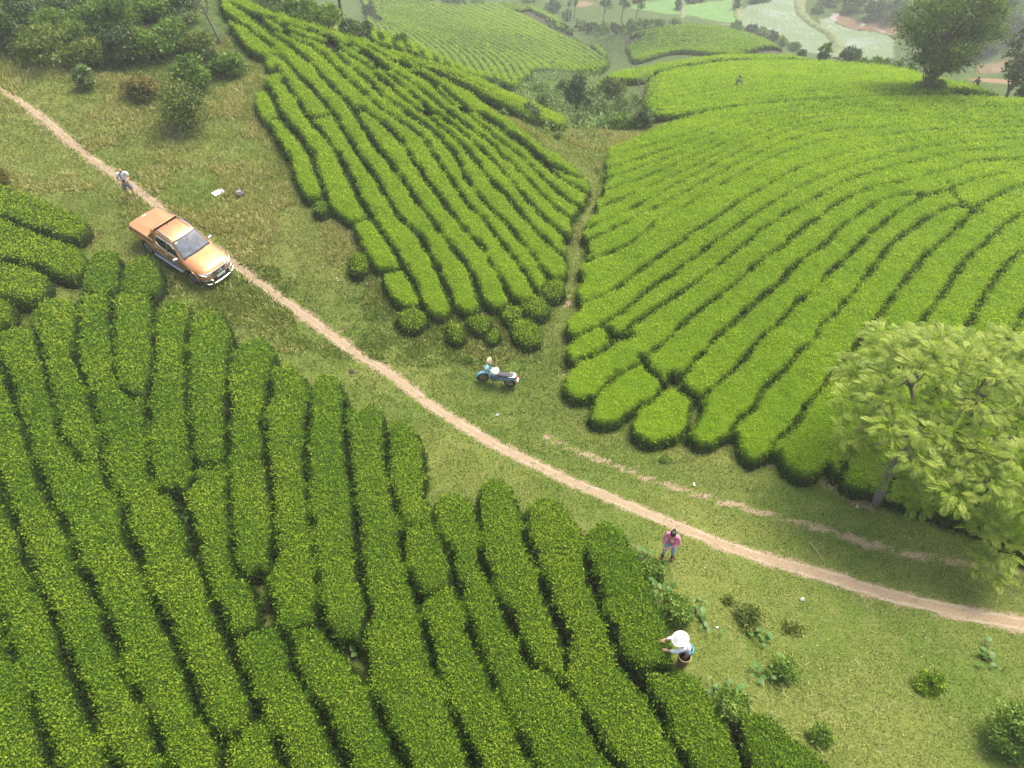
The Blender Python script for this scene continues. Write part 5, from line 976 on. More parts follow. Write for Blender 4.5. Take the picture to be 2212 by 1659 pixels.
for sg in (-1, 1):
    def sp_(x, z, o_=.012): return (x, sg * (cab_y(z) + o_), z)
    for nm, pts in (('front_side_window', [(.86, 1.125), (.05, 1.125), (.02, 1.62), (.30, 1.62), (.52, 1.50)]), ('rear_side_window', [(-.02, 1.125), (-.72, 1.20), (-.76, 1.30), (-.70, 1.61), (-.05, 1.62)])):
        bm = bmesh.new(); b_poly(bm, [sp_(*p, .004) for p in pts], (0, sg * .006, .003)); bm_obj(nm, bm, GLASS, truck, False)
    bm = bmesh.new(); b_tube(bm, [sp_(.88, 1.115), sp_(.05, 1.112), sp_(-.5, 1.14), sp_(-.76, 1.22)], .014, 6); bm_obj('window_trim', bm, CHROME, truck)
    bm = bmesh.new(); b_poly(bm, [sp_(.55, 1.50, .014), sp_(.31, 1.635, .014), sp_(.0, 1.64, .014), sp_(.0, 1.575, .02), sp_(.28, 1.57, .02), sp_(.5, 1.45, .02)], (0, sg * .01, .004)); b_poly(bm, [sp_(-.05, 1.64, .014), sp_(-.70, 1.63, .014), sp_(-.72, 1.57, .02), sp_(-.05, 1.575, .02)], (0, sg * .01, .004)); bm_obj('wind_deflector', bm, WHITE, truck, False)
    bm = bmesh.new(); b_tube(bm, [(.26, sg * .60, 1.77), (.18, sg * .615, 1.845), (-.2, sg * .62, 1.872), (-.6, sg * .615, 1.86), (-.74, sg * .60, 1.79)], [.02, .028, .03, .028, .02], 8); bm_obj('roof_rail', bm, CHROME, truck)
    bm = bmesh.new(); b_box(bm, (.80, sg * 1.045, 1.16), (.13, .24, .15), (0, 0, sg * .2), .05); bm_obj('mirror', bm, SILVER, truck); 
    bm = bmesh.new(); b_box(bm, (.80, sg * .93, 1.12), (.06, .12, .04), bev=.01); bm_obj('mirror_arm', bm, BLACK, truck)
    for x in (.0, -.78):
        bm = bmesh.new(); b_box(bm, (x + .02, sg * .938, .95), (.2, .03, .05), bev=.012); bm_obj('door_handle', bm, CHROME, truck)
    bm = bmesh.new(); b_tube(bm, [(-1.0, sg * .88, .44), (-.95, sg * .99, .41), (.95, sg * .99, .41), (1.0, sg * .88, .44)], .032, 8); b_box(bm, (0, sg * .93, .42), (1.85, .12, .03), bev=.008); bm_obj('side_step', bm, SILVER, truck)
    for a in AX:
      bm = bmesh.new(); b_tube(bm, [(a + .5 * math.cos(t_), sg * (.925 if a < 0 else .932), WR + .5 * math.sin(t_)) for t_ in np.linspace(.06, math.pi - .06, 15)], .033, 6); bm_obj('wheel_arch', bm, PAINT, truck)
    # door cut lines
    bm = bmesh.new()
    for x, z1 in ((.02, 1.08), (.93, 1.0), (-.86, 1.08)): b_box(bm, (x, sg * .932, (z1 + .5) / 2), (.012, .006, z1 - .5))
    b_box(bm, (0.03, sg * .93, .5), (1.8, .006, .012)); bm_obj('door_seam', bm, BLACK, truck, False)
    # sail panel of the sports arch with dark glass
    f_ = lambda x, z: (x, sg * (cab_y(z) + .005), z)
    bm = bmesh.new(); b_poly(bm, [f_(-1.62, 1.11), f_(-1.36, 1.24), f_(-1.1, 1.55), f_(-1.0, 1.72), f_(-.9, 1.77), f_(-.895, 1.10)], (0, -sg * .07, 0)); bm_obj('sail_panel', bm, PAINT, truck, False)
    bm = bmesh.new(); b_poly(bm, [f_(-1.30, 1.19), f_(-1.12, 1.42), f_(-1.03, 1.50), f_(-.95, 1.52), f_(-.94, 1.19)], (0, sg * .008, .002)); bm_obj('sail_window', bm, GLASS, truck, False)
    bm = bmesh.new(); b_box(bm, (-2.66, sg * .875, .9), (.14, .07, .34), bev=.03); bm_obj('tail_light', bm, RED, truck)
    # head and fog lamps
    bm = bmesh.new(); b_poly(bm, [(2.47, sg * .47, .80), (2.42, sg * .72, .84), (2.22, sg * .885, .93), (2.12, sg * .90, .97), (2.24, sg * .83, .975), (2.41, sg * .62, .945), (2.475, sg * .46, .90)], (.018, sg * .012, .014)); bm_obj('headlight', bm, LENS, truck, False)
    bm = bmesh.new(); b_poly(bm, [(2.41, sg * .80, .50), (2.47, sg * .62, .49), (2.475, sg * .60, .60), (2.40, sg * .82, .62)], (.03, sg * .02, 0)); fg = bm_obj('fog_lamp', bm, CHROME, truck, False)
    bm = bmesh.new(); b_poly(bm, [(2.425, sg * .77, .525), (2.47, sg * .65, .52), (2.475, sg * .64, .575), (2.415, sg * .79, .59)], (.04, sg * .025, 0)); bm_obj('fog_recess', bm, BLACK, fg, False)
# bed lid with raised pressing, top beam of the arch, handle, lid seam
bm = bmesh.new(); rings = []
for x in (-2.79, -2.76, -2.6, -2.3, -2.15, -1.8, -1.5, -1.2, -.9):
    e = 0 if x > -2.7 else (.07 if x < -2.77 else .025); w_ = min(.895, pv('w', x) - .02) - e * .3; inn = .42 + .16 * np.clip((-1.2 - x) / 1.2, 0, 1); up = .045 * np.clip((x + 2.45) / .25, 0, 1)
    zz = 1.185 + .05 * np.clip((x + 2.7) / 1.2, 0, 1) - e
    half = [(w_, 1.115), (w_, zz - .03), (w_ - .04, zz), (inn + .12, zz + .01), (inn, zz + .012 + up), (inn - .16, zz + .02 + up * .7), (0, zz + .028 + up * .25)]
    rings.append([(x, y, z) for y, z in half] + [(x, -y, z) for y, z in half[-2::-1]])
b_loft(bm, rings); lid = bm_obj('bed_lid', bm, PAINT, truck, ang=25)
bm = bmesh.new(); b_box(bm, (-2.62, .0, 1.225), (.05, .22, .035), bev=.01); bm_obj('lid_handle', bm, WHITE, lid)
bm = bmesh.new(); b_box(bm, (-1.82, .905, 1.118), (1.86, .03, .022)); b_box(bm, (-1.82, -.905, 1.118), (1.86, .03, .022)); b_box(bm, (-2.775, 0, 1.105), (.03, 1.6, .02)); bm_obj('lid_seam', bm, BLACK, lid, False)
bm = bmesh.new(); rings = []
for y in np.linspace(-.70, .70, 11):
    z = 1.80 - .07 * (abs(y) / .7) ** 3; rings.append([(-1.17, y, z - .17), (-1.15, y, z - .08), (-1.06, y, z + .0), (-.96, y, z + .012), (-.905, y, z), (-.905, y, z - .12)])
b_loft(bm, rings, True); bm_obj('sports_arch', bm, PAINT, truck, ang=50)
bm = bmesh.new(); b_box(bm, (-.89, 0, 1.60), (.012, 1.30, .42)); bm_obj('arch_gap', bm, BLACK, truck, False)
bm = bmesh.new(); b_tube(bm, [(-.66, 0, 1.82), (-.69, 0, 1.86), (-.82, 0, 2.0)], [.02, .012, .004], 6); bm_obj('antenna', bm, BLACK, truck)
# bonnet creases
for sg in (-1, 1):
    bm = bmesh.new(); b_tube(bm, [(1.15, sg * .55, 1.135), (1.6, sg * .56, 1.105), (2.05, sg * .50, 1.055), (2.3, sg * .40, .985)], [.01, .03, .028, .008], 8); bm_obj('bonnet_crease', bm, PAINT, truck)
# grille, emblem, plate, bumper
bm = bmesh.new(); b_poly(bm, [(2.475, -.36, .90), (2.475, .36, .90), (2.525, .30, .685), (2.525, -.30, .685)], (.015, 0, .005)); gr = bm_obj('grille', bm, BLACK, truck, False)
bm = bmesh.new()
for z, x in ((.86, 2.505), (.80, 2.52), (.74, 2.535)): b_box(bm, (x, 0, z), (.015, .62, .018))
bm_obj('grille_bars', bm, CHROME, gr, False)
bm = bmesh.new(); b_tube(bm, [(2.44, -.66, .955), (2.485, -.42, .925), (2.50, -.40, .90), (2.54, -.32, .67)], .03, 6); b_tube(bm, [(2.44, .66, .955), (2.485, .42, .925), (2.50, .40, .90), (2.54, .32, .67)], .03, 6); b_tube(bm, [(2.44, -.66, .955), (2.475, -.3, .93), (2.485, 0, .935), (2.475, .3, .93), (2.44, .66, .955)], .022, 6); b_tube(bm, [(2.54, -.32, .67), (2.545, 0, .665), (2.54, .32, .67)], .014, 6); bm_obj('grille_surround', bm, CHROME, gr)
bm = bmesh.new(); T_ = Matrix.Translation((2.55, 0, .80)) @ Matrix.Rotation(math.radians(77), 4, 'Y'); pts = [T_ @ Vector((.085 * math.cos(a), .085 * math.sin(a), 0)) for a in np.linspace(0, 6.283, 25)]; b_tube(bm, pts, .017, 6); bm_obj('emblem_ring', bm, CHROME, gr)
bm = bmesh.new(); b_box(bm, (2.56, 0, .80), (.02, .24, .04), (0, -.22, 0), .006); bm_obj('emblem_bar', bm, CHROME, gr)
bm = bmesh.new(); b_poly(bm, [(2.50, -.50, .565), (2.50, .50, .565), (2.535, .42, .36), (2.535, -.42, .36)], (.03, 0, 0)); bm_obj('air_intake', bm, BLACK, truck, False)
bm = bmesh.new(); b_box(bm, (2.575, 0, .60), (.015, .48, .115), (0, -.12, 0), .004); pl = bm_obj('number_plate', bm, WHITE, truck, False)
text_mesh('plate_text', '51C-181.81', .085, INK, pl, Matrix.Translation((2.586, 0, .60)) @ Matrix.Rotation(math.radians(-7), 4, 'Y') @ Matrix(((0, 0, 1, 0), (1, 0, 0, 0), (0, 1, 0, 0), (0, 0, 0, 1))), .002)
bm = bmesh.new(); b_tube(bm, [(2.42, -.80, .40), (2.52, -.72, .36), (2.60, -.46, .335), (2.62, 0, .33), (2.60, .46, .335), (2.52, .72, .36), (2.42, .80, .40)], .03, 8)
for y in (-.52, .52): b_poly(bm, [(2.52, y, .60), (2.57, y * .93, .56), (2.60, y * .80, .38), (2.58, y * 1.05, .36)], (.02, .05 * (1 if y > 0 else -1), 0))
bm_obj('bumper_guard', bm, CHROME, truck)
text_mesh('side_lettering', '4WD', .13, SILVER, truck, Matrix.Translation((-2.33, -.925, .93)) @ Matrix.Rotation(math.radians(90), 4, 'X'), .002)
def wheel(parent, loc, r, wd, rim, name='wheel', sg=1, spokes=6, tyremat=RUBBER):
    h = empty(name, loc); h.parent = parent; Mx = Matrix.Rotation(math.radians(90), 4, 'X')
    bm = bmesh.new(); b_lathe(bm, [(r * .66, -wd * .42), (r * .8, -wd * .5), (r * .95, -wd * .46), (r, -wd * .32), (r, wd * .32), (r * .95, wd * .46), (r * .8, wd * .5), (r * .66, wd * .42), (r * .6, 0), (r * .66, -wd * .42)], 32, Mx); bm_obj('tyre', bm, tyremat, h)
    bm = bmesh.new(); s_ = -sg; b_lathe(bm, [(r * .68, s_ * wd * .44), (r * .62, s_ * wd * .46), (r * .60, s_ * wd * .25), (r * .3, s_ * wd * .2), (0, s_ * wd * .2)], 28, Mx)
    for i in range(spokes):
        for dd in (-.13, .13):
            a = i / spokes * 6.283 + dd; b_box(bm, (math.cos(a) * r * .38, -s_ * wd * .40 if False else -sg * -wd * .40, math.sin(a) * r * .38), (r * .5, .03, .035), (0, -a, 0), .006)
    b_lathe(bm, [(0, s_ * wd * .46), (r * .13, s_ * wd * .45), (r * .15, s_ * wd * .3)], 14, Mx); bm_obj('rim', bm, rim, h); return h
for a in AX:
    for sg in (-1, 1): wheel(truck, (a, sg * .80, WR), WR, .25, ALLOY, sg=sg)
for a in AX:
    bm = bmesh.new(); b_box(bm, (a, 0, .48), (.9, 1.5, .3)); bm_obj('wheel_well', bm, BLACK, truck, False)

# ------------------------------------------------------------------ motor scooter on its stand
f_, r_ = at(1031, 818), at(1115.5, 838); hd = (f_ - r_).to_2d().normalized(); WB = (f_ - r_).to_2d().length; sc_ = WB / 1.82; mid = (f_ + r_) / 2
bike = empty('motor_scooter', mid, 0, (math.radians(-9), 0, math.atan2(hd.y, hd.x))); bike.rotation_mode = 'ZYX' if False else 'XYZ'; bike.scale = (sc_,) * 3; tag(bike, 'pale blue step-through motorbike on its stand in the grass gap', 'motorbike')
BLUE = plain('bike_blue', (.19, .42, .55), .3, coat=.6, var=.12); BLUEGREY = plain('bike_blue_grey', (.2, .27, .33), .4, coat=.3); SEAT = plain('seat_vinyl', (.075, .07, .075), .55); TAN = plain('dusty_metal', (.33, .25, .17), .6, .2, var=.3); GREYV = plain('grey_panel', (.16, .15, .19), .6)
stw = empty('front_fork', (.61, 0, .29)); stw.parent = bike; stw.rotation_euler = (0, 0, math.radians(24))
wf = wheel(bike, (.61, 0, .28), .28, .075, TAN, spokes=5); wf.rotation_euler = (0, 0, math.radians(24)); wheel(bike, (-.61, 0, .28), .28, .085, TAN, spokes=5)
bm = bmesh.new()
for y in (-.07, .07): b_tube(bm, [(0, y, -.01), (-.09, y, .22), (-.2, y * .8, .52)], .022, 8)
bm_obj('fork_legs', bm, TAN, stw)
bm = bmesh.new(); rings = []
for a in np.linspace(-.35, 2.5, 11): 
    c, s = math.cos(a), math.sin(a); w_ = .07 if a > .2 else .05; rings.append([(c * .28, -w_, s * .28), (c * .325, -w_ * .8, s * .325), (c * .345, 0, s * .345), (c * .325, w_ * .8, s * .325), (c * .28, w_, s * .28)])
b_loft(bm, rings, True); bm_obj('front_fender', bm, BLUE, stw)
bm = bmesh.new()   # leg shield: two curved wings
R = []
for z, x, w_ in ((.36, .30, .10), (.46, .36, .20), (.62, .385, .245), (.78, .375, .225), (.90, .36, .15), (.97, .36, .09)):
    R.append([(x - .16 * abs(t_) ** 1.5, t_ * w_, z) for t_ in np.linspace(-1, 1, 9)] + [(x - .16 * abs(t_) ** 1.5 - .03, t_ * w_, z) for t_ in np.linspace(1, -1, 9)])
b_loft(bm, R, True); bm_obj('leg_shield', bm, BLUE, bike)
bm = bmesh.new(); b_box(bm, (.24, 0, .72), (.05, .3, .36), (0, -.1, 0), .02); bm_obj('inner_panel', bm, GREYV, bike)
bm = bmesh.new(); rings = [[(.47, y, z) for y, z in ((-.05, .98), (-.06, 1.03), (0, 1.07), (.06, 1.03), (.05, .98))], [(.41, y, z) for y, z in ((-.11, .95), (-.13, 1.03), (0, 1.10), (.13, 1.03), (.11, .95))], [(.31, y, z) for y, z in ((-.12, .96), (-.13, 1.03), (0, 1.08), (.13, 1.03), (.12, .96))]]
b_loft(bm, rings, True); bm_obj('headlight_cowl', bm, BLUE, bike)
bm = bmesh.new(); b_lathe(bm, [(0, .03), (.05, .02), (.065, 0)], 14, Matrix.Translation((.455, 0, 1.02)) @ Matrix.Rotation(math.radians(80), 4, 'Y')); bm_obj('headlight', bm, LENS, bike)
bm = bmesh.new(); b_tube(bm, [(.27, -.34, 1.02), (.32, -.16, 1.05), (.33, 0, 1.03), (.32, .16, 1.05), (.27, .34, 1.02)], .016, 8); bm_obj('handlebar', bm, BLACK, bike)
for sg in (-1, 1):
    bm = bmesh.new(); b_tube(bm, [(.30, sg * .24, 1.05), (.28, sg * .30, 1.18)], .008, 6); b_box(bm, (.27, sg * .31, 1.20), (.025, .1, .06), bev=.01); bm_obj('mirror', bm, BLACK, bike)
bm = bmesh.new(); R = []
for x, z0, z1, w_ in ((.34, .36, .55, .07), (.2, .33, .52, .085), (.0, .32, .52, .09), (-.2, .36, .64, .11), (-.45, .42, .70, .12), (-.75, .52, .76, .10), (-.93, .62, .78, .07)): R.append([(x, -w_, z0 + .03), (x, -w_ * 1.1, z1 - .04), (x, -w_ * .6, z1), (x, w_ * .6, z1), (x, w_ * 1.1, z1 - .04), (x, w_, z0 + .03), (x, 0, z0)])
b_loft(bm, R, True); bm_obj('body_panels', bm, BLUEGREY, bike)
for sg in (-1, 1):
    bm = bmesh.new(); b_poly(bm, [(-.15, sg * .125, .60), (-.45, sg * .137, .66), (-.80, sg * .118, .73), (-.93, sg * .085, .77), (-.80, sg * .118, .68), (-.45, sg * .137, .57), (-.2, sg * .125, .5)], (0, sg * .012, 0)); bm_obj('side_stripe', bm, BLUE, bike, False)
bm = bmesh.new(); R = []
for x, z, w_ in ((.02, .70, .08), (-.08, .755, .12), (-.3, .76, .135), (-.5, .80, .14), (-.72, .82, .125), (-.82, .81, .09)): R.append([(x, -w_, z - .07), (x, -w_ * 1.02, z - .02), (x, -w_ * .7, z + .02), (x, 0, z + .028), (x, w_ * .7, z + .02), (x, w_ * 1.02, z - .02), (x, w_, z - .07)])
b_loft(bm, R, True); bm_obj('seat', bm, SEAT, bike)
bm = bmesh.new(); b_tube(bm, [(-.62, -.14, .80), (-.85, -.13, .84), (-.93, 0, .85), (-.85, .13, .84), (-.62, .14, .80)], .018, 6); b_box(bm, (-.84, 0, .81), (.14, .2, .05), bev=.02); bm_obj('rear_rack', bm, WHITE, bike)
bm = bmesh.new(); b_box(bm, (-.95, 0, .74), (.06, .14, .07), (0, .3, 0), .015); bm_obj('tail_light', bm, RED, bike)
bm = bmesh.new(); R = []
for a in np.linspace(1.2, 3.05, 8): c, s = math.cos(a), math.sin(a); R.append([(-.61 + c * .33, -.06, .28 + s * .33), (-.61 + c * .36, 0, .28 + s * .36), (-.61 + c * .33, .06, .28 + s * .33)])
b_loft(bm, R, False, False); bm_obj('rear_fender', bm, TAN, bike)
bm = bmesh.new(); b_box(bm, (-1.0, 0, .60), (.012, .19, .14), (0, .45, 0), .003); pl = bm_obj('number_plate', bm, WHITE, bike, False)
Mp = Matrix.Translation((-1.009, 0, .60)) @ Matrix.Rotation(.45, 4, 'Y') @ Matrix(((0, 0, -1, 0), (-1, 0, 0, 0), (0, 1, 0, 0), (0, 0, 0, 1)))
text_mesh('plate_text', '29-H1\n1518', .055, INK, pl, Mp, .001)
bm = bmesh.new(); b_box(bm, (.1, 0, .33), (.32, .2, .2), bev=.04); b_tube(bm, [(.1, -.1, .28), (-.2, -.13, .2), (-.5, -.14, .24), (-.85, -.15, .34)], [.018, .02, .045, .05], 8); bm_obj('engine_and_exhaust', bm, TAN, bike)
bm = bmesh.new(); b_tube(bm, [(-.02, .1, .28), (-.10, .26, .02)], .012, 6); bm_obj('side_stand', bm, TAN, bike)
bm = bmesh.new()
for sg in (-1, 1): b_tube(bm, [(.1, sg * .08, .24), (.1, sg * .24, .25)], .018, 6)
bm_obj('foot_peg', bm, BLACK, bike)
bpy.context.view_layer.update(); BM = bike.matrix_world.copy()
def crumple(name, c, s, mat, label, cat, seed, drop=.0):
    bm = bmesh.new(); bmesh.ops.create_icosphere(bm, subdivisions=3, radius=1); R = random.Random(seed)
    for v in bm.verts:
        p = v.co; n_ = math.sin(p.x * 5 + seed) * .12 + math.sin(p.y * 7 + p.z * 4) * .12 + R.uniform(-.07, .07); p *= 1 + n_; v.co = (p.x * s[0], p.y * s[1], max(p.z, -.45 - drop) * s[2])
    o = bm_obj(name, bm, mat, None, True, c, 60); return tag(o, label, cat)
SACK = plain('woven_sack_white', (.72, .69, .63), .75, var=.12, vscale=12); TEAL = plain('teal_plastic', (.33, .62, .55), .5, var=.15)
c = BM @ Vector((.06, -.02, .80)); o = crumple('white_sack', c, (.23, .21, .15), SACK, 'white crumpled sack lying over the motorbike\'s seat front', 'sack', 3); o.rotation_euler = (0, .1, math.atan2(hd.y, hd.x))
bm = bmesh.new(); b_lathe(bm, [(0, .0), (.06, .004), (.075, .03), (.08, .035)], 12, Matrix.Translation((-.07, .02, .13)) @ Matrix.Rotation(.3, 4, 'Y')); bm_obj('sack_mouth', bm, plain('sack_inside', (.3, .15, .07), .9), o)
c = BM @ Vector((.19, .03, .76)); crumple('teal_bag', c, (.13, .15, .12), TEAL, 'pale teal plastic bag tucked behind the motorbike\'s leg shield', 'bag', 8)
STRAW = plain('palm_leaf_hat', (.62, .45, .3), .75, var=.12, vscale=9); STRAWIN = plain('hat_inside', (.4, .26, .19), .8, var=.15)
def conical_hat(name, mat, M, label=None, parent=None, r=.21, h=.17):
    bm = bmesh.new(); b_lathe(bm, [(0, h), (r * .3, h * .72), (r * .65, h * .36), (r, 0)], 28); bm.transform(M); o = bm_obj(name, bm, mat, parent, ang=60)
    bm = bmesh.new(); b_lathe(bm, [(0, h - .012), (r * .65, h * .36 - .012), (r - .006, -.002)], 28); bm.transform(M); bm_obj('hat_lining', bm, STRAWIN, o, ang=60)
    bm = bmesh.new(); b_tube(bm, [M @ Vector((r * math.cos(a), r * math.sin(a), 0)) for a in np.linspace(0, 6.283, 29)], .006, 5); bm_obj('hat_rim', bm, mat, o)
    if label: tag(o, label, 'hat')
    return o
q = BM @ Vector((.36, -.30, 1.06)); conical_hat('conical_hat', STRAW, Matrix.Translation(q) @ Matrix.Rotation(math.radians(205), 4, 'Z') @ Matrix.Rotation(math.radians(68), 4, 'Y') , 'straw conical hat hung on the motorbike\'s handlebar', r=.22)

# ------------------------------------------------------------------ people
SKIN = plain('skin_tan', (.42, .23, .15), .55, var=.08); HAIR = plain('black_hair', (.012, .011, .012), .4); EYEM = plain('eye_dark', (.02, .015, .012), .3); LIP = plain('lips', (.36, .13, .11), .5)
def skin(name, pts, edges, root, mat, parent, sub=2):
    names = list(pts); me = bpy.data.meshes.new(name); me.from_pydata([pts[n][0] for n in names], [(names.index(a), names.index(b)) for a, b in edges], []); o = bpy.data.objects.new(name, me); col.objects.link(o)
    m = o.modifiers.new('s', 'SKIN'); m.use_smooth_shade = True; sv = me.skin_vertices[0].data
    for i, n in enumerate(names):
        r = pts[n][1]; sv[i].radius = r if isinstance(r, tuple) else (r, r); sv[i].use_root = n == root
    s = o.modifiers.new('d', 'SUBSURF'); s.levels = s.render_levels = sub
    bpy.context.view_layer.update(); dg = bpy.context.evaluated_depsgraph_get(); nm = bpy.data.meshes.new_from_object(o.evaluated_get(dg)); nm.name = name; bpy.data.objects.remove(o)
    for p in nm.polygons: p.use_smooth = True
    r = obj(name, nm, mat, parent); return r
def chain(*n): return list(zip(n[:-1], n[1:]))
def lerp3(a, b, t): return tuple(a[i] + (b[i] - a[i]) * t for i in range(3))
def body(root, J, mat=SKIN, curl=(0, 0, -1)):
    """one continuous skinned figure; J joint positions; hands get a palm, four fingers and a thumb"""
    P = {'pelvis': (J['pelvis'], (.125, .1)), 'belly': (lerp3(J['pelvis'], J['chest'], .5), (.12, .095)), 'chest': (J['chest'], (.135, .1)), 'nb': (lerp3(J['chest'], J['neck'], .7), .075), 'neck': (J['neck'], .052), 'jaw': (lerp3(J['neck'], J['head'], .45), (.066, .07)), 'head': (J['head'], (.078, .092)), 'crown': (J['crown'], (.062, .075))}
    E = chain('pelvis', 'belly', 'chest', 'nb', 'neck', 'jaw', 'head', 'crown')
    for s in 'LR':
        sh, el, wr, ha = (J[k_ + s] for k_ in ('sh', 'el', 'wr', 'ha')); P.update({'sh' + s: (sh, .055), 'el' + s: (el, .038), 'fa' + s: (lerp3(el, wr, .35), .038), 'wr' + s: (wr, (.024, .03)), 'ha' + s: (ha, (.03, .036))}); E += chain('nb', 'sh' + s, 'el' + s, 'fa' + s, 'wr' + s, 'ha' + s)
        d = Vector(ha) - Vector(wr); d.normalize(); up = Vector(curl); side = d.cross(up).normalized() if d.cross(up).length > .1 else Vector((1, 0, 0))
        for i, (off, L) in enumerate(((-.027, .068), (-.009, .076), (.009, .072), (.027, .056))):
            b0 = Vector(ha) + side * off + d * .03; m1 = b0 + d * L * .55 + up * .012; t1 = m1 + d * L * .25 + up * L * .42; P.update({f'f{s}{i}a': (tuple(b0), .0095), f'f{s}{i}b': (tuple(m1), .009), f'f{s}{i}c': (tuple(t1), .0075)}); E += chain('ha' + s, f'f{s}{i}a', f'f{s}{i}b', f'f{s}{i}c')
        sd = -1 if s == 'L' else 1; b0 = Vector(lerp3(wr, ha, .6)) + side * .038 * sd; t1 = b0 + side * .018 * sd + d * .045 + up * .01; P.update({f't{s}a': (tuple(b0), .011), f't{s}b': (tuple(t1), .0085)}); E += chain('ha' + s, f't{s}a', f't{s}b')
        hp, kn, an, to = (J[k_ + s] for k_ in ('hip', 'kn', 'an', 'to')); P.update({'hip' + s: (hp, .085), 'kn' + s: (kn, .052), 'cf' + s: (lerp3(kn, an, .3), .055), 'an' + s: (an, .034), 'to' + s: (to, (.034, .03))}); E += chain('pelvis', 'hip' + s, 'kn' + s, 'cf' + s, 'an' + s, 'to' + s)
    return skin('body', P, E, 'pelvis', mat, root)
def face(root, J, hair=None, look=(0, -1, -.45)):
    h = Vector(J['head']); f = Vector(look).normalized(); s = f.cross(Vector((0, 0, 1))).normalized(); u = s.cross(f)
    for sg in (-1, 1):
        bm = bmesh.new(); bmesh.ops.create_uvsphere(bm, u_segments=8, v_segments=6, radius=.011, matrix=Matrix.Translation(h + f * .086 + s * sg * .03 + u * .008)); bm_obj('eye', bm, EYEM, root)
        bm = bmesh.new(); bmesh.ops.create_uvsphere(bm, u_segments=8, v_segments=6, radius=1, matrix=Matrix.Translation(h + s * sg * .078 + u * -.005) @ Matrix.Diagonal((.014, .018, .03, 1))); bm_obj('ear', bm, SKIN, root)
    bm = bmesh.new(); b_tube(bm, [h + f * .085 + u * .012, h + f * .105 - u * .022, h + f * .088 - u * .03], [.008, .014, .012], 6); bm_obj('nose', bm, SKIN, root)
    bm = bmesh.new(); b_tube(bm, [h + f * .080 - u * .05 - s * .022, h + f * .087 - u * .049, h + f * .080 - u * .05 + s * .022], [.004, .008, .004], 6); bm_obj('mouth', bm, LIP, root)
def cap_hair(root, J, back=.03, bun=True, look=(0, -1, -.45)):
    h = Vector(J['head']); f = Vector(look).normalized(); u = Vector((0, 0, 1)); bm = bmesh.new()
    bmesh.ops.create_uvsphere(bm, u_segments=16, v_segments=10, radius=1, matrix=Matrix.Translation(h - f * .022 + u * .03) @ Matrix.Diagonal((.094, .102, .088, 1)))
    if bun: bmesh.ops.create_uvsphere(bm, u_segments=12, v_segments=8, radius=.048, matrix=Matrix.Translation(h - f * .10 + u * .07))
    return bm_obj('hair', bm, HAIR, root)
# man with the remote control
q = at(285, 430); man = empty('person', q, math.radians(24)); man.scale = (1.06,) * 3; tag(man, 'bald man in white shirt and grey shorts looking down at a controller', 'person')
J = dict(pelvis=(0, 0, .93), chest=(0, 0, 1.28), neck=(0, -.03, 1.47), head=(0, -.09, 1.585), crown=(0, -.11, 1.66), shL=(.185, 0, 1.40), elL=(.27, .0, 1.13), wrL=(.105, -.22, 1.10), haL=(.06, -.27, 1.10), shR=(-.185, 0, 1.40), elR=(-.27, 0, 1.13), wrR=(-.105, -.22, 1.10), haR=(-.06, -.27, 1.10),
         hipL=(.1, 0, .88), knL=(.17, -.03, .48), anL=(.20, .0, .085), toL=(.23, -.13, .035), hipR=(-.1, 0, .88), knR=(-.12, -.02, .48), anR=(-.13, .02, .085), toR=(-.15, -.12, .035))
body(man, J); face(man, J, look=(0, -1, -.7))
k = NB('striped_shirt'); tc = k.new('ShaderNodeTexCoord'); sx = k.new('ShaderNodeSeparateXYZ'); k.l.new(tc.outputs['Object'], sx.inputs[0]); zz = sx.outputs[2]; ax_ = k.math('ABSOLUTE', sx.outputs[0])
def band(c_, w_): return k.math('LESS_THAN', k.math('ABSOLUTE', k.math('SUBTRACT', zz, c_)), w_)
st = k.math('MAXIMUM', k.math('MAXIMUM', band(1.10, .012), band(1.03, .008)), k.math('MULTIPLY', k.math('LESS_THAN', k.math('ABSOLUTE', k.math('SUBTRACT', ax_, .1)), .016), k.math('MULTIPLY', k.math('GREATER_THAN', zz, 1.14), k.math('LESS_THAN', sx.outputs[1], -.05))))
k.l.new(k.mix(st, (.72, .72, .68), (.07, .07, .075)), k.b.inputs['Base Color']); k.b.inputs['Roughness'].default_value = .8
skin('shirt', {'a': ((0, 0, .87), (.165, .135)), 'b': ((0, -.01, 1.08), (.16, .135)), 'c': ((0, 0, 1.30), (.165, .125)), 'd': ((0, -.01, 1.42), (.09, .08)), 'e': ((.19, 0, 1.395), .085), 'f': ((.25, 0, 1.22), .078), 'g': ((-.19, 0, 1.395), .085), 'h': ((-.25, 0, 1.22), .078)}, chain('a', 'b', 'c', 'd') + [('d', 'e'), ('e', 'f'), ('d', 'g'), ('g', 'h')], 'a', k.m, man)
GREYC = plain('grey_cotton', (.14, .145, .17), .85, var=.15)
skin('shorts', {'a': ((0, 0, .95), (.14, .12)), 'b': ((0, 0, .88), (.15, .125)), 'c': ((.11, 0, .8), .115), 'd': ((.165, -.025, .5), .095), 'e': ((-.11, 0, .8), .115), 'f': ((-.125, -.02, .5), .095)}, chain('a', 'b', 'c', 'd') + chain('b', 'e', 'f'), 'a', GREYC, man)
SHOE = plain('grey_shoes', (.17, .165, .2), .7)
for s in 'LR': a, t_ = J['an' + s], J['to' + s]; skin('shoe', {'a': ((a[0], a[1] + .03, .05), (.05, .045)), 'b': (lerp3(a, t_, .55)[:2] + (.045,), (.055, .042)), 'c': ((t_[0], t_[1] - .02, .035), (.048, .032))}, chain('a', 'b', 'c'), 'a', SHOE, man)
bpy.context.view_layer.update(); MM = man.matrix_world.copy()
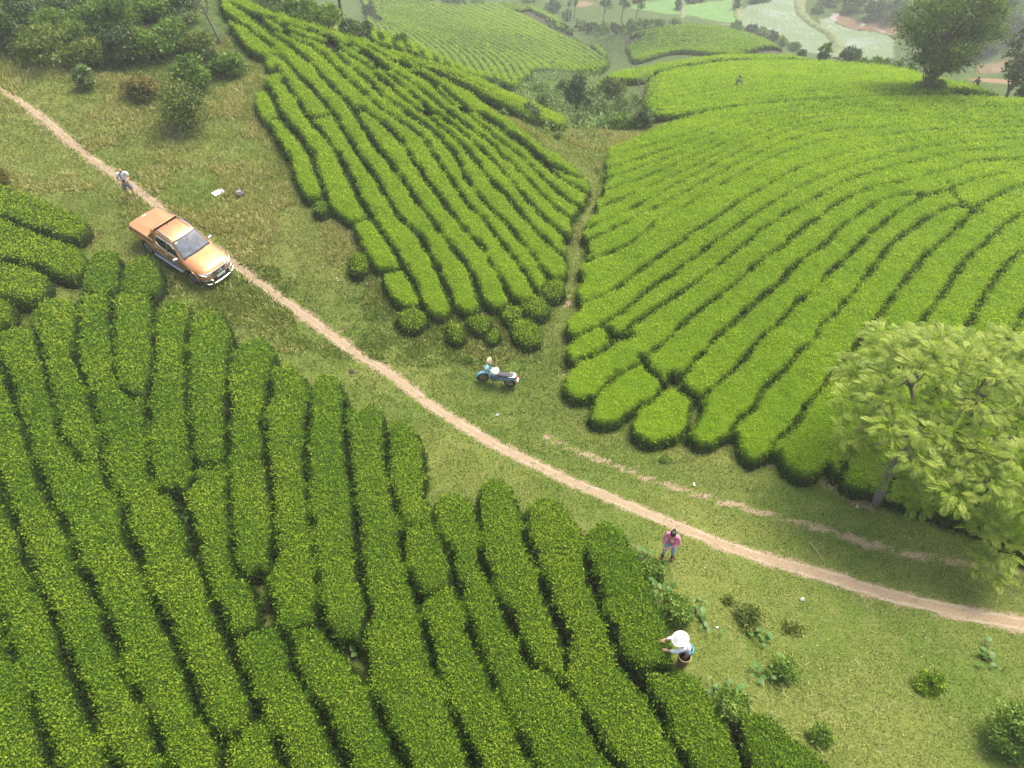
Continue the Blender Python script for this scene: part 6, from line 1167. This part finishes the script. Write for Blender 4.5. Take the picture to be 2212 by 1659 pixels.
rc = empty('remote_controller', MM @ Vector((0, -.30, 1.13)), math.radians(24)); tag(rc, 'black drone controller held in the bald man\'s hands', 'controller')
bm = bmesh.new(); b_box(bm, (0, 0, 0), (.17, .1, .045), bev=.015); b_tube(bm, [(-.05, -.05, .02), (-.05, -.09, .06)], .006, 5); b_tube(bm, [(.05, -.05, .02), (.05, -.09, .06)], .006, 5); bm_obj('case', bm, BLACK, rc); bm = bmesh.new(); b_box(bm, (0, -.04, .06), (.15, .012, .085), (-.6, 0, 0), .004); bm_obj('screen', bm, GLASS, rc)
bm = bmesh.new(); b_tube(bm, [(0, .03, .02), (-.05, .13, .17), (-.08, .22, .28), (-.05, .33, .33)], .009, 5); b_tube(bm, [(0, .03, .02), (.05, .13, .17), (.08, .22, .28), (.05, .33, .33)], .009, 5); b_tube(bm, [(0, 0, -.02), (.02, .0, -.2)], .007, 5); bm_obj('neck_strap', bm, BLACK, rc)
# woman in pink
q = at(1442, 1204); wo = empty('person', q, math.radians(-28)); wo.scale = (1.03,) * 3; tag(wo, 'woman in pink top, pale jeans and dark red boots with her hair up', 'person')
J = dict(pelvis=(0, .02, .84), chest=(.0, -.04, 1.15), neck=(0, -.10, 1.32), head=(0, -.17, 1.42), crown=(0, -.18, 1.50), shL=(.165, -.06, 1.26), elL=(.22, -.08, 1.0), wrL=(.02, -.26, .86), haL=(-.05, -.30, .85), shR=(-.165, -.06, 1.26), elR=(-.21, -.12, 1.0), wrR=(-.13, -.27, .82), haR=(-.10, -.32, .80),
         hipL=(.09, .02, .8), knL=(.12, -.05, .45), anL=(.13, .03, .085), toL=(.15, -.1, .035), hipR=(-.09, .02, .8), knR=(-.12, -.10, .45), anR=(-.14, -.08, .085), toR=(-.16, -.21, .035))
body(wo, J); face(wo, J, look=(.1, -1, -.9)); cap_hair(wo, J)
PINK = plain('pink_knit', (.78, .2, .33), .8, var=.06); JEAN = plain('pale_denim', (.3, .42, .55), .85, var=.15); BOOT = plain('dark_red_boot', (.17, .015, .025), .5)
skin('sweater', {'a': ((0, 0, .78), (.155, .13)), 'b': ((0, -.02, .98), (.14, .12)), 'c': ((0, -.04, 1.15), (.15, .125)), 'd': ((0, -.08, 1.27), (.085, .075)), 'e': ((.165, -.06, 1.255), .07), 'f': ((.222, -.08, 1.0), .058), 'g': ((.09, -.20, .90), .045), 'h': ((-.165, -.06, 1.255), .07), 'i': ((-.212, -.12, 1.0), .058), 'j': ((-.165, -.21, .89), .045)}, chain('a', 'b', 'c', 'd', 'e', 'f', 'g') + chain('d', 'h', 'i', 'j'), 'a', PINK, wo)
bm = bmesh.new(); b_box(bm, (.03, -.172, 1.1), (.1, .012, .05), (.25, 0, 0), .003); bm_obj('shirt_patch', bm, WHITE, wo)
skin('jeans', {'a': ((0, .01, .9), (.12, .1)), 'b': ((0, .02, .82), (.125, .11)), 'c': ((.095, .01, .74), .095), 'd': ((.12, -.05, .45), .07), 'e': ((.13, .02, .2), .055), 'f': ((-.095, .01, .74), .095), 'g': ((-.12, -.10, .45), .07), 'h': ((-.138, -.085, .2), .055)}, chain('a', 'b', 'c', 'd', 'e') + chain('b', 'f', 'g', 'h'), 'a', JEAN, wo)
for s in 'LR': a, t_ = J['an' + s], J['to' + s]; skin('boot', {'z': ((a[0], a[1], .26), .06), 'a': ((a[0], a[1] + .01, .07), (.052, .055)), 'b': (lerp3(a, t_, .6)[:2] + (.05,), (.052, .045)), 'c': ((t_[0], t_[1] - .03, .04), (.045, .035))}, chain('z', 'a', 'b', 'c'), 'a', BOOT, wo)
# tea picker with conical hat: faces the hedge (picture left), right arm out over it
q = at(1472, 1432); pk = empty('person', q, math.radians(-97)); tag(pk, 'tea picker in white conical hat and white blouse reaching over the hedge', 'person')
J = dict(pelvis=(0, .06, .78), chest=(0, -.07, 1.06), neck=(0, -.17, 1.20), head=(0, -.24, 1.28), crown=(0, -.25, 1.35), shL=(.16, -.1, 1.15), elL=(.2, -.3, 1.0), wrL=(.16, -.5, .92), haL=(.14, -.56, .91), shR=(-.16, -.1, 1.15), elR=(-.2, -.34, 1.02), wrR=(-.14, -.57, .93), haR=(-.12, -.63, .92),
         hipL=(.09, .06, .74), knL=(.11, -.06, .42), anL=(.12, .04, .08), toL=(.13, -.09, .035), hipR=(-.09, .06, .74), knR=(-.11, -.04, .42), anR=(-.12, .06, .08), toR=(-.13, -.07, .035))
body(pk, J); face(pk, J, look=(0, -1, -.8)); cap_hair(pk, J, bun=False)
BLOUSE = plain('white_blouse', (.75, .76, .8), .8); SKIRT = plain('black_skirt', (.012, .011, .018), .85)
skin('blouse', {'a': ((0, .04, .84), (.14, .115)), 'b': ((0, -.01, .95), (.135, .115)), 'c': ((0, -.07, 1.06), (.145, .12)), 'd': ((0, -.14, 1.17), (.08, .07)), 'e': ((.16, -.1, 1.145), .068), 'f': ((.2, -.3, 1.0), .055), 'g': ((.165, -.46, .935), .042), 'h': ((-.16, -.1, 1.145), .068), 'i': ((-.2, -.34, 1.02), .055), 'j': ((-.15, -.53, .945), .042)}, chain('a', 'b', 'c', 'd', 'e', 'f', 'g') + chain('d', 'h', 'i', 'j'), 'a', BLOUSE, pk)
skin('skirt', {'a': ((0, .05, .84), (.13, .11)), 'b': ((0, .05, .72), (.16, .14)), 'c': ((0, .03, .4), (.19, .17)), 'd': ((0, .02, .16), (.2, .18))}, chain('a', 'b', 'c', 'd'), 'a', SKIRT, pk)
bm = bmesh.new(); b_tube(bm, [(.13 * math.cos(a), .05 - .0 + .125 * math.sin(a), .83 + .05 * math.sin(a)) for a in np.linspace(0, 6.283, 21)], .02, 6); bm_obj('sash', bm, plain('blue_sash', (.03, .35, .62), .7), pk)
bm = bmesh.new(); b_tube(bm, [(.1, -.19, 1.13), (.13, -.16, 1.0), (.13, -.08, .88)], .018, 6); bm_obj('blouse_trim', bm, plain('magenta_trim', (.5, .03, .22), .7), pk)
conical_hat('conical_hat', plain('white_palm_hat', (.86, .84, .79), .6), Matrix.Translation((0, -.245, 1.335)) @ Matrix.Rotation(math.radians(22), 4, 'X'), None, pk, r=.225, h=.17)
for s in 'LR': a, t_ = J['an' + s], J['to' + s]; skin('shoe', {'a': ((a[0], a[1] + .02, .045), (.045, .04)), 'b': (lerp3(a, t_, .6)[:2] + (.04,), (.048, .036)), 'c': ((t_[0], t_[1] - .02, .03), (.04, .028))}, chain('a', 'b', 'c'), 'a', SHOE, pk)
WICK = NB('wicker'); wv = WICK.new('ShaderNodeTexWave', wave_type='BANDS', bands_direction='Z'); wv.inputs['Scale'].default_value = 28; tc = WICK.new('ShaderNodeTexCoord'); WICK.l.new(tc.outputs['Object'], wv.inputs[0]); WICK.l.new(WICK.mix(wv.outputs['Fac'], (.2, .11, .06), (.36, .22, .12)), WICK.b.inputs['Base Color']); WICK.bump(wv.outputs['Fac'], .5, .01)
q = at(1479, 1418, .72); q.z = float(Z(q.x, q.y)); bk = empty('picking_basket', q + Vector((0, 0, .34))); tag(bk, 'round woven basket half full of tea leaves at the picker\'s hip', 'basket')
bm = bmesh.new(); b_lathe(bm, [(0, 0), (.12, 0), (.14, .02), (.15, .2), (.165, .40), (.158, .40), (.14, .2), (.125, .03), (0, .03)], 28); bm_obj('basket_wall', bm, WICK.m, bk); bm = bmesh.new(); b_tube(bm, [(.164 * math.cos(a), .164 * math.sin(a), .40) for a in np.linspace(0, 6.283, 29)], .01, 6); bm_obj('basket_rim', bm, plain('cane', (.46, .3, .16), .7), bk)
n = 260; a = RNG.random(n) * 6.283; r = .14 * np.sqrt(RNG.random(n)); v_, f, tt = leaf_geo(np.column_stack([r * np.cos(a), r * np.sin(a), .2 + .05 * RNG.random(n)]), rand_unit(n) + np.array([0, 0, .3]), rand_unit(n), .06, .03, RNG.random(n) * .6); tag(obj('picked_leaves', np_mesh('picked_leaves', v_, f, False, {'tint': tt}), M_TEA_A, bk), kind='stuff')
bm = bmesh.new(); b_tube(bm, [(.15, .07, .12), (.17, .12, .40), (.10, .30, .62), (-.02, .36, .72)], .012, 5); bm_obj('shoulder_strap', bm, plain('red_strap', (.5, .04, .08), .7), bk)
# two distant pickers standing waist-deep in tea
def far_picker(u, v, label, face_deg, shirt, reach=True):
    q = at(u, v, .72); q.z = float(Z(q.x, q.y)); o = empty('person', q, math.radians(face_deg)); tag(o, label, 'person')
    J = dict(pelvis=(0, .05, .85), chest=(0, -.06, 1.16), neck=(0, -.12, 1.32), head=(0, -.17, 1.43), crown=(0, -.17, 1.51), shL=(.16, -.07, 1.26), elL=(.2, -.3, 1.08), wrL=(.14, -.52, .97), haL=(.12, -.58, .95), shR=(-.16, -.07, 1.26), elR=(-.2, -.3, 1.08), wrR=(-.14, -.52, .97), haR=(-.12, -.58, .95),
             hipL=(.09, .05, .8), knL=(.1, .0, .44), anL=(.11, .05, .085), toL=(.12, -.08, .035), hipR=(-.09, .05, .8), knR=(-.1, .0, .44), anR=(-.11, .05, .085), toR=(-.12, -.08, .035))
    body(o, J); face(o, J); cap_hair(o, J, bun=False)
    skin('shirt', {'a': ((0, .04, .86), (.15, .12)), 'c': ((0, -.06, 1.16), (.155, .125)), 'd': ((0, -.1, 1.28), (.08, .07)), 'e': ((.16, -.07, 1.255), .07), 'f': ((.2, -.3, 1.08), .056), 'g': ((.15, -.48, .99), .044), 'h': ((-.16, -.07, 1.255), .07), 'i': ((-.2, -.3, 1.08), .056), 'j': ((-.15, -.48, .99), .044)}, chain('a', 'c', 'd', 'e', 'f', 'g') + chain('d', 'h', 'i', 'j'), 'a', shirt, o)
    skin('trousers', {'a': ((0, .04, .9), (.13, .11)), 'b': ((.1, .04, .74), .1), 'c': ((.11, .02, .3), .065), 'd': ((-.1, .04, .74), .1), 'e': ((-.11, .02, .3), .065)}, chain('a', 'b', 'c') + chain('a', 'd', 'e'), 'a', INK, o)
far_picker(1591, 184, 'distant tea picker in green shirt bending right, waist-deep in tea', 75, plain('green_shirt', (.09, .17, .12), .8)); far_picker(2109, 187, 'distant tea picker in dark green at the field edge below the shining pond', -60, plain('dark_green_shirt', (.03, .06, .05), .8))

# ------------------------------------------------------------------ things lying on the grass
k = NB('spotted_mat'); vo = k.new('ShaderNodeTexVoronoi'); vo.inputs['Scale'].default_value = 6.5; tc = k.new('ShaderNodeTexCoord'); k.l.new(tc.outputs['Object'], vo.inputs['Vector']); k.l.new(k.mix(k.smap(vo.outputs['Distance'], .22, .3), (.3, .31, .4), (.82, .83, .86)), k.b.inputs['Base Color']); k.b.inputs['Roughness'].default_value = .6
cr = [at(*p) for p in ((456.5, 418.6), (478.4, 407.7), (487.2, 415), (465.9, 425.4))]; ctr = sum(cr, Vector()) / 4; bm = bmesh.new(); b_poly(bm, [c - ctr + Vector((0, 0, .03)) for c in cr], (0, 0, .025)); bmesh.ops.bevel(bm, geom=list(bm.edges), offset=.02, segments=2, affect='EDGES'); tag(bm_obj('spotted_mat', bm, k.m, None, True, ctr), 'white mat with grey spots lying flat near the backpack', 'mat')
q = at(520, 424); bp = empty('backpack', q, math.radians(20)); tag(bp, 'grey and black backpack with orange trim lying on the grass', 'backpack')
DG = plain('dark_nylon', (.05, .052, .058), .7, var=.2); LG = plain('grey_nylon', (.2, .21, .22), .7, var=.15); OR = plain('orange_trim', (.6, .2, .08), .6)
bm = bmesh.new(); b_box(bm, (0, 0, .14), (.42, .34, .26), (.15, 0, 0), .09); bm_obj('main_bag', bm, DG, bp); bm = bmesh.new(); b_box(bm, (0, -.17, .12), (.36, .12, .18), (.2, 0, 0), .05); bm_obj('front_pocket', bm, DG, bp)
bm = bmesh.new(); b_box(bm, (-.06, .07, .275), (.28, .2, .05), (.1, 0, .1), .02); bm_obj('top_panel', bm, LG, bp)
for sg in (-1, 1):
    bm = bmesh.new(); b_tube(bm, [(sg * .12, .12, .27), (sg * .15, .2, .42 if sg < 0 else .34), (sg * .17, .30, .36 if sg < 0 else .22)], [.035, .04, .03], 8); bm_obj('shoulder_strap', bm, DG, bp)
    bm = bmesh.new(); b_tube(bm, [(sg * .20, -.12, .22), (sg * .16, .02, .295), (sg * .13, .15, .3)], .013, 6); bm_obj('orange_piping', bm, OR, bp)
bm = bmesh.new(); b_box(bm, (.03, -.235, .13), (.09, .02, .05), (.2, 0, 0), .004); bm_obj('red_badge', bm, plain('badge_red', (.35, .05, .04), .6), bp)
def lump(name, u, v, s, mat, label, cat, seed, group=None, sub=2):
    q = at(u, v); bm = bmesh.new(); bmesh.ops.create_icosphere(bm, subdivisions=sub, radius=1); R = random.Random(seed)
    for w_ in bm.verts: w_.co = Vector((w_.co.x * s[0], w_.co.y * s[1], (w_.co.z + .6) * s[2])) * R.uniform(.78, 1.15)
    o = bm_obj(name, bm, mat, None, sub > 1, q, 40); o.rotation_euler = (0, 0, R.uniform(0, 3)); return tag(o, label, cat, group)
STONE = plain('grey_stone', (.4, .36, .31), .85, var=.2); PAPER = plain('white_plastic', (.8, .81, .82), .5); DUNG = plain('dung', (.05, .03, .02), .9, var=.3)
lump('stone', 1731, 1296, (.085, .065, .06), STONE, 'grey stone alone on the grass below the track', 'stone', 1); lump('stone', 1851, 1097, (.08, .06, .05), STONE, 'pale stone in the grass beside the feathery tree\'s trunk', 'stone', 2); lump('dung_pile', 760, 803, (.16, .13, .06), DUNG, 'dark dung pile on the grass beside the track', 'dung', 3)
lump('stone', 1130, 1000, (.05, .04, .03), STONE, 'small stone in the grass just above the track', 'stone', 5)
W_ = 'scraps of white litter'
for i, (u, v, s, l) in enumerate([(530, 385, .16, 'crumpled white cup on the grass above the backpack'), (474, 394, .09, 'small white scrap above the spotted mat'), (555, 404, .08, 'small white scrap right of the backpack'), (727, 601, .1, 'white plastic scrap beside a small tea bush, upper of two'), (730, 606, .1, 'white plastic scrap beside a small tea bush, lower of two'), (1549, 1356, .09, 'white plastic spoon-shaped scrap right of the tea picker\'s hat'), (1295, 290, .3, 'white bag in the weeds at the top of the gully'), (1310, 308, .16, 'white scrap on the gully path near the dome\'s first row'), (698, 577, .07, 'tiny white scrap on the grass left of the dry stalks'), (1218, 810, .07, 'white scrap at the end of a dome row'), (1523, 1227, .05, 'tiny white pebble-like scrap near the pink-shirted woman')]):
    lump('litter', u, v, (s * .6, s * .4, s * .22), PAPER, l, 'litter', 20 + i, W_, 1)
q = at(1499, 1048); bm = bmesh.new(); b_lathe(bm, [(0, -.07), (.035, -.07), (.035, .05), (.02, .08), (0, .08)], 12, Matrix.Rotation(math.radians(80), 4, 'X')); o = bm_obj('plastic_bottle', bm, PAPER, None, True, q + Vector((0, 0, .035))); tag(o, 'white plastic bottle with blue cap standing out on the worn grass', 'bottle'); bm = bmesh.new(); b_lathe(bm, [(0, .08), (.022, .08), (.022, .11), (0, .11)], 10, Matrix.Rotation(math.radians(80), 4, 'X')); bm_obj('cap', bm, plain('blue_cap', (.05, .1, .4), .5), o)
bm = bmesh.new(); q = at(1072, 897); R = random.Random(4); b_tube(bm, [(R.uniform(-.16, .16), R.uniform(-.12, .12), .03 + R.uniform(0, .03)) for _ in range(14)], .006, 4); tag(bm_obj('tangled_string', bm, PAPER, None, True, q), 'tangle of white string on the grass below the motorbike', 'string')
TW = 'twigs and stalks on the ground'
TWIG = plain('dry_twig', (.35, .27, .18), .85, var=.2)
for i, (u, v, L, a, l) in enumerate([(470, 632, .5, -.4, 'pale twig before the pickup\'s front bumper, nearest it'), (482, 640, .4, -.9, 'pale twig below the bumper, farther from it'), (1765, 1195, .9, 1.9, 'long thin stalk lying beside the track'), (1375, 1185, .3, -.6, 'short twig on the grass left of the pink-shirted woman'), (714, 651, .3, -.3, 'short pale twig on the grass by the dry stalks'), (570, 308, .3, .2, 'pale twig on the grass beside the middle tea rows'), (285, 273, .35, .1, 'pale stick on the grass left of the olive bush'), (668, 459, .3, -.4, 'pale twig at the foot of the outermost middle row')]):
    q = at(u, v); bm = bmesh.new(); R = random.Random(i); b_tube(bm, [(math.cos(a) * t_ * L + R.uniform(-.02, .02), math.sin(a) * t_ * L + R.uniform(-.02, .02), .05 + .02 * R.random()) for t_ in (-.5, -.2, .1, .5)], .013, 5); tag(bm_obj('twig', bm, TWIG, None, True, q), l, 'twig', TW)
# dry straw tussocks and fallen leaves: uncountable
pts = []
for (u, v, r, n_) in [(755, 500, 1.6, 420), (700, 470, 1.2, 200), (830, 640, 1.0, 200), (700, 630, .8, 90), (330, 300, 2.5, 240), (600, 200, 2.0, 220), (200, 250, 3, 240), (1800, 1560, 1.6, 150), (1720, 1500, 1.8, 120), (1000, 740, 1.0, 110), (1560, 960, .8, 90), (1470, 985, .7, 70), (430, 620, 1.0, 140), (560, 480, 2.5, 200), (640, 560, 1.5, 140), (400, 340, 2.5, 200), (880, 720, .8, 90), (1850, 1450, 2, 90), (120, 330, 2.5, 200), (300, 500, 1.5, 120)]:
    q = at(u, v); x = q.x + RNG.normal(size=n_) * r * .55; y = q.y + RNG.normal(size=n_) * r * .55; ok = ~hedge_at(x, y); pts.append(np.column_stack([x[ok], y[ok], Z(x[ok], y[ok])]))
pts = np.vstack(pts); pts = np.repeat(pts, 3, 0); n = len(pts); L = .14 + .22 * RNG.random(n); ax = rand_unit(n); ax[:, 2] = np.abs(ax[:, 2]) * .5 + .12; v_, f, tt = leaf_geo(pts, ax, rand_unit(n), L, .012 + .012 * RNG.random(n), .6 + .4 * RNG.random(n), True); tag(obj('dry_straw', np_mesh('dry_straw', v_, f, False, {'tint': tt}), M_GRASS), kind='stuff')
g = hit([(1500, 1230), (2230, 1380), (2230, 1660), (1650, 1500), (1480, 1300), (1600, 1120), (2150, 1230)])[:, :2]; a, b = g.min(0), g.max(0); n = 1500; x = RNG.uniform(a[0], b[0], n); y = RNG.uniform(a[1], b[1], n); ok = ~hedge_at(x, y); x, y = x[ok], y[ok]; n = len(x); ax = rand_unit(n) * np.array([1, 1, .2]); v_, f, tt = leaf_geo(np.column_stack([x, y, Z(x, y) + .05 + .03 * RNG.random(n)]), ax, np.tile([0, 0, 1.], (n, 1)) + rand_unit(n) * .3, .03 + .04 * RNG.random(n), .022, .55 + .45 * RNG.random(n)); tag(obj('fallen_leaves', np_mesh('fallen_leaves', v_, f, False, {'tint': tt}), M_GRASS), kind='stuff')
# ------------------------------------------------------------------ hazy valley air
hz = bpy.data.meshes.new('haze'); b = bmesh.new(); bmesh.ops.create_cube(b, size=1); b.to_mesh(hz); b.free()
hm = bpy.data.materials.new('haze'); hm.use_nodes = True; t = hm.node_tree; t.nodes.clear()
o = t.nodes.new('ShaderNodeOutputMaterial'); v = t.nodes.new('ShaderNodeVolumePrincipled'); v.inputs['Color'].default_value = (.93, .96, 1, 1)
v.inputs['Density'].default_value = 0.0010; v.inputs['Anisotropy'].default_value = .3; t.links.new(v.outputs[0], o.inputs['Volume'])
ho = obj('haze', hz, hm); ho.scale = (2000, 1600, 76); ho.location = (0, 380, -14.5); tag(ho, kind='stuff')
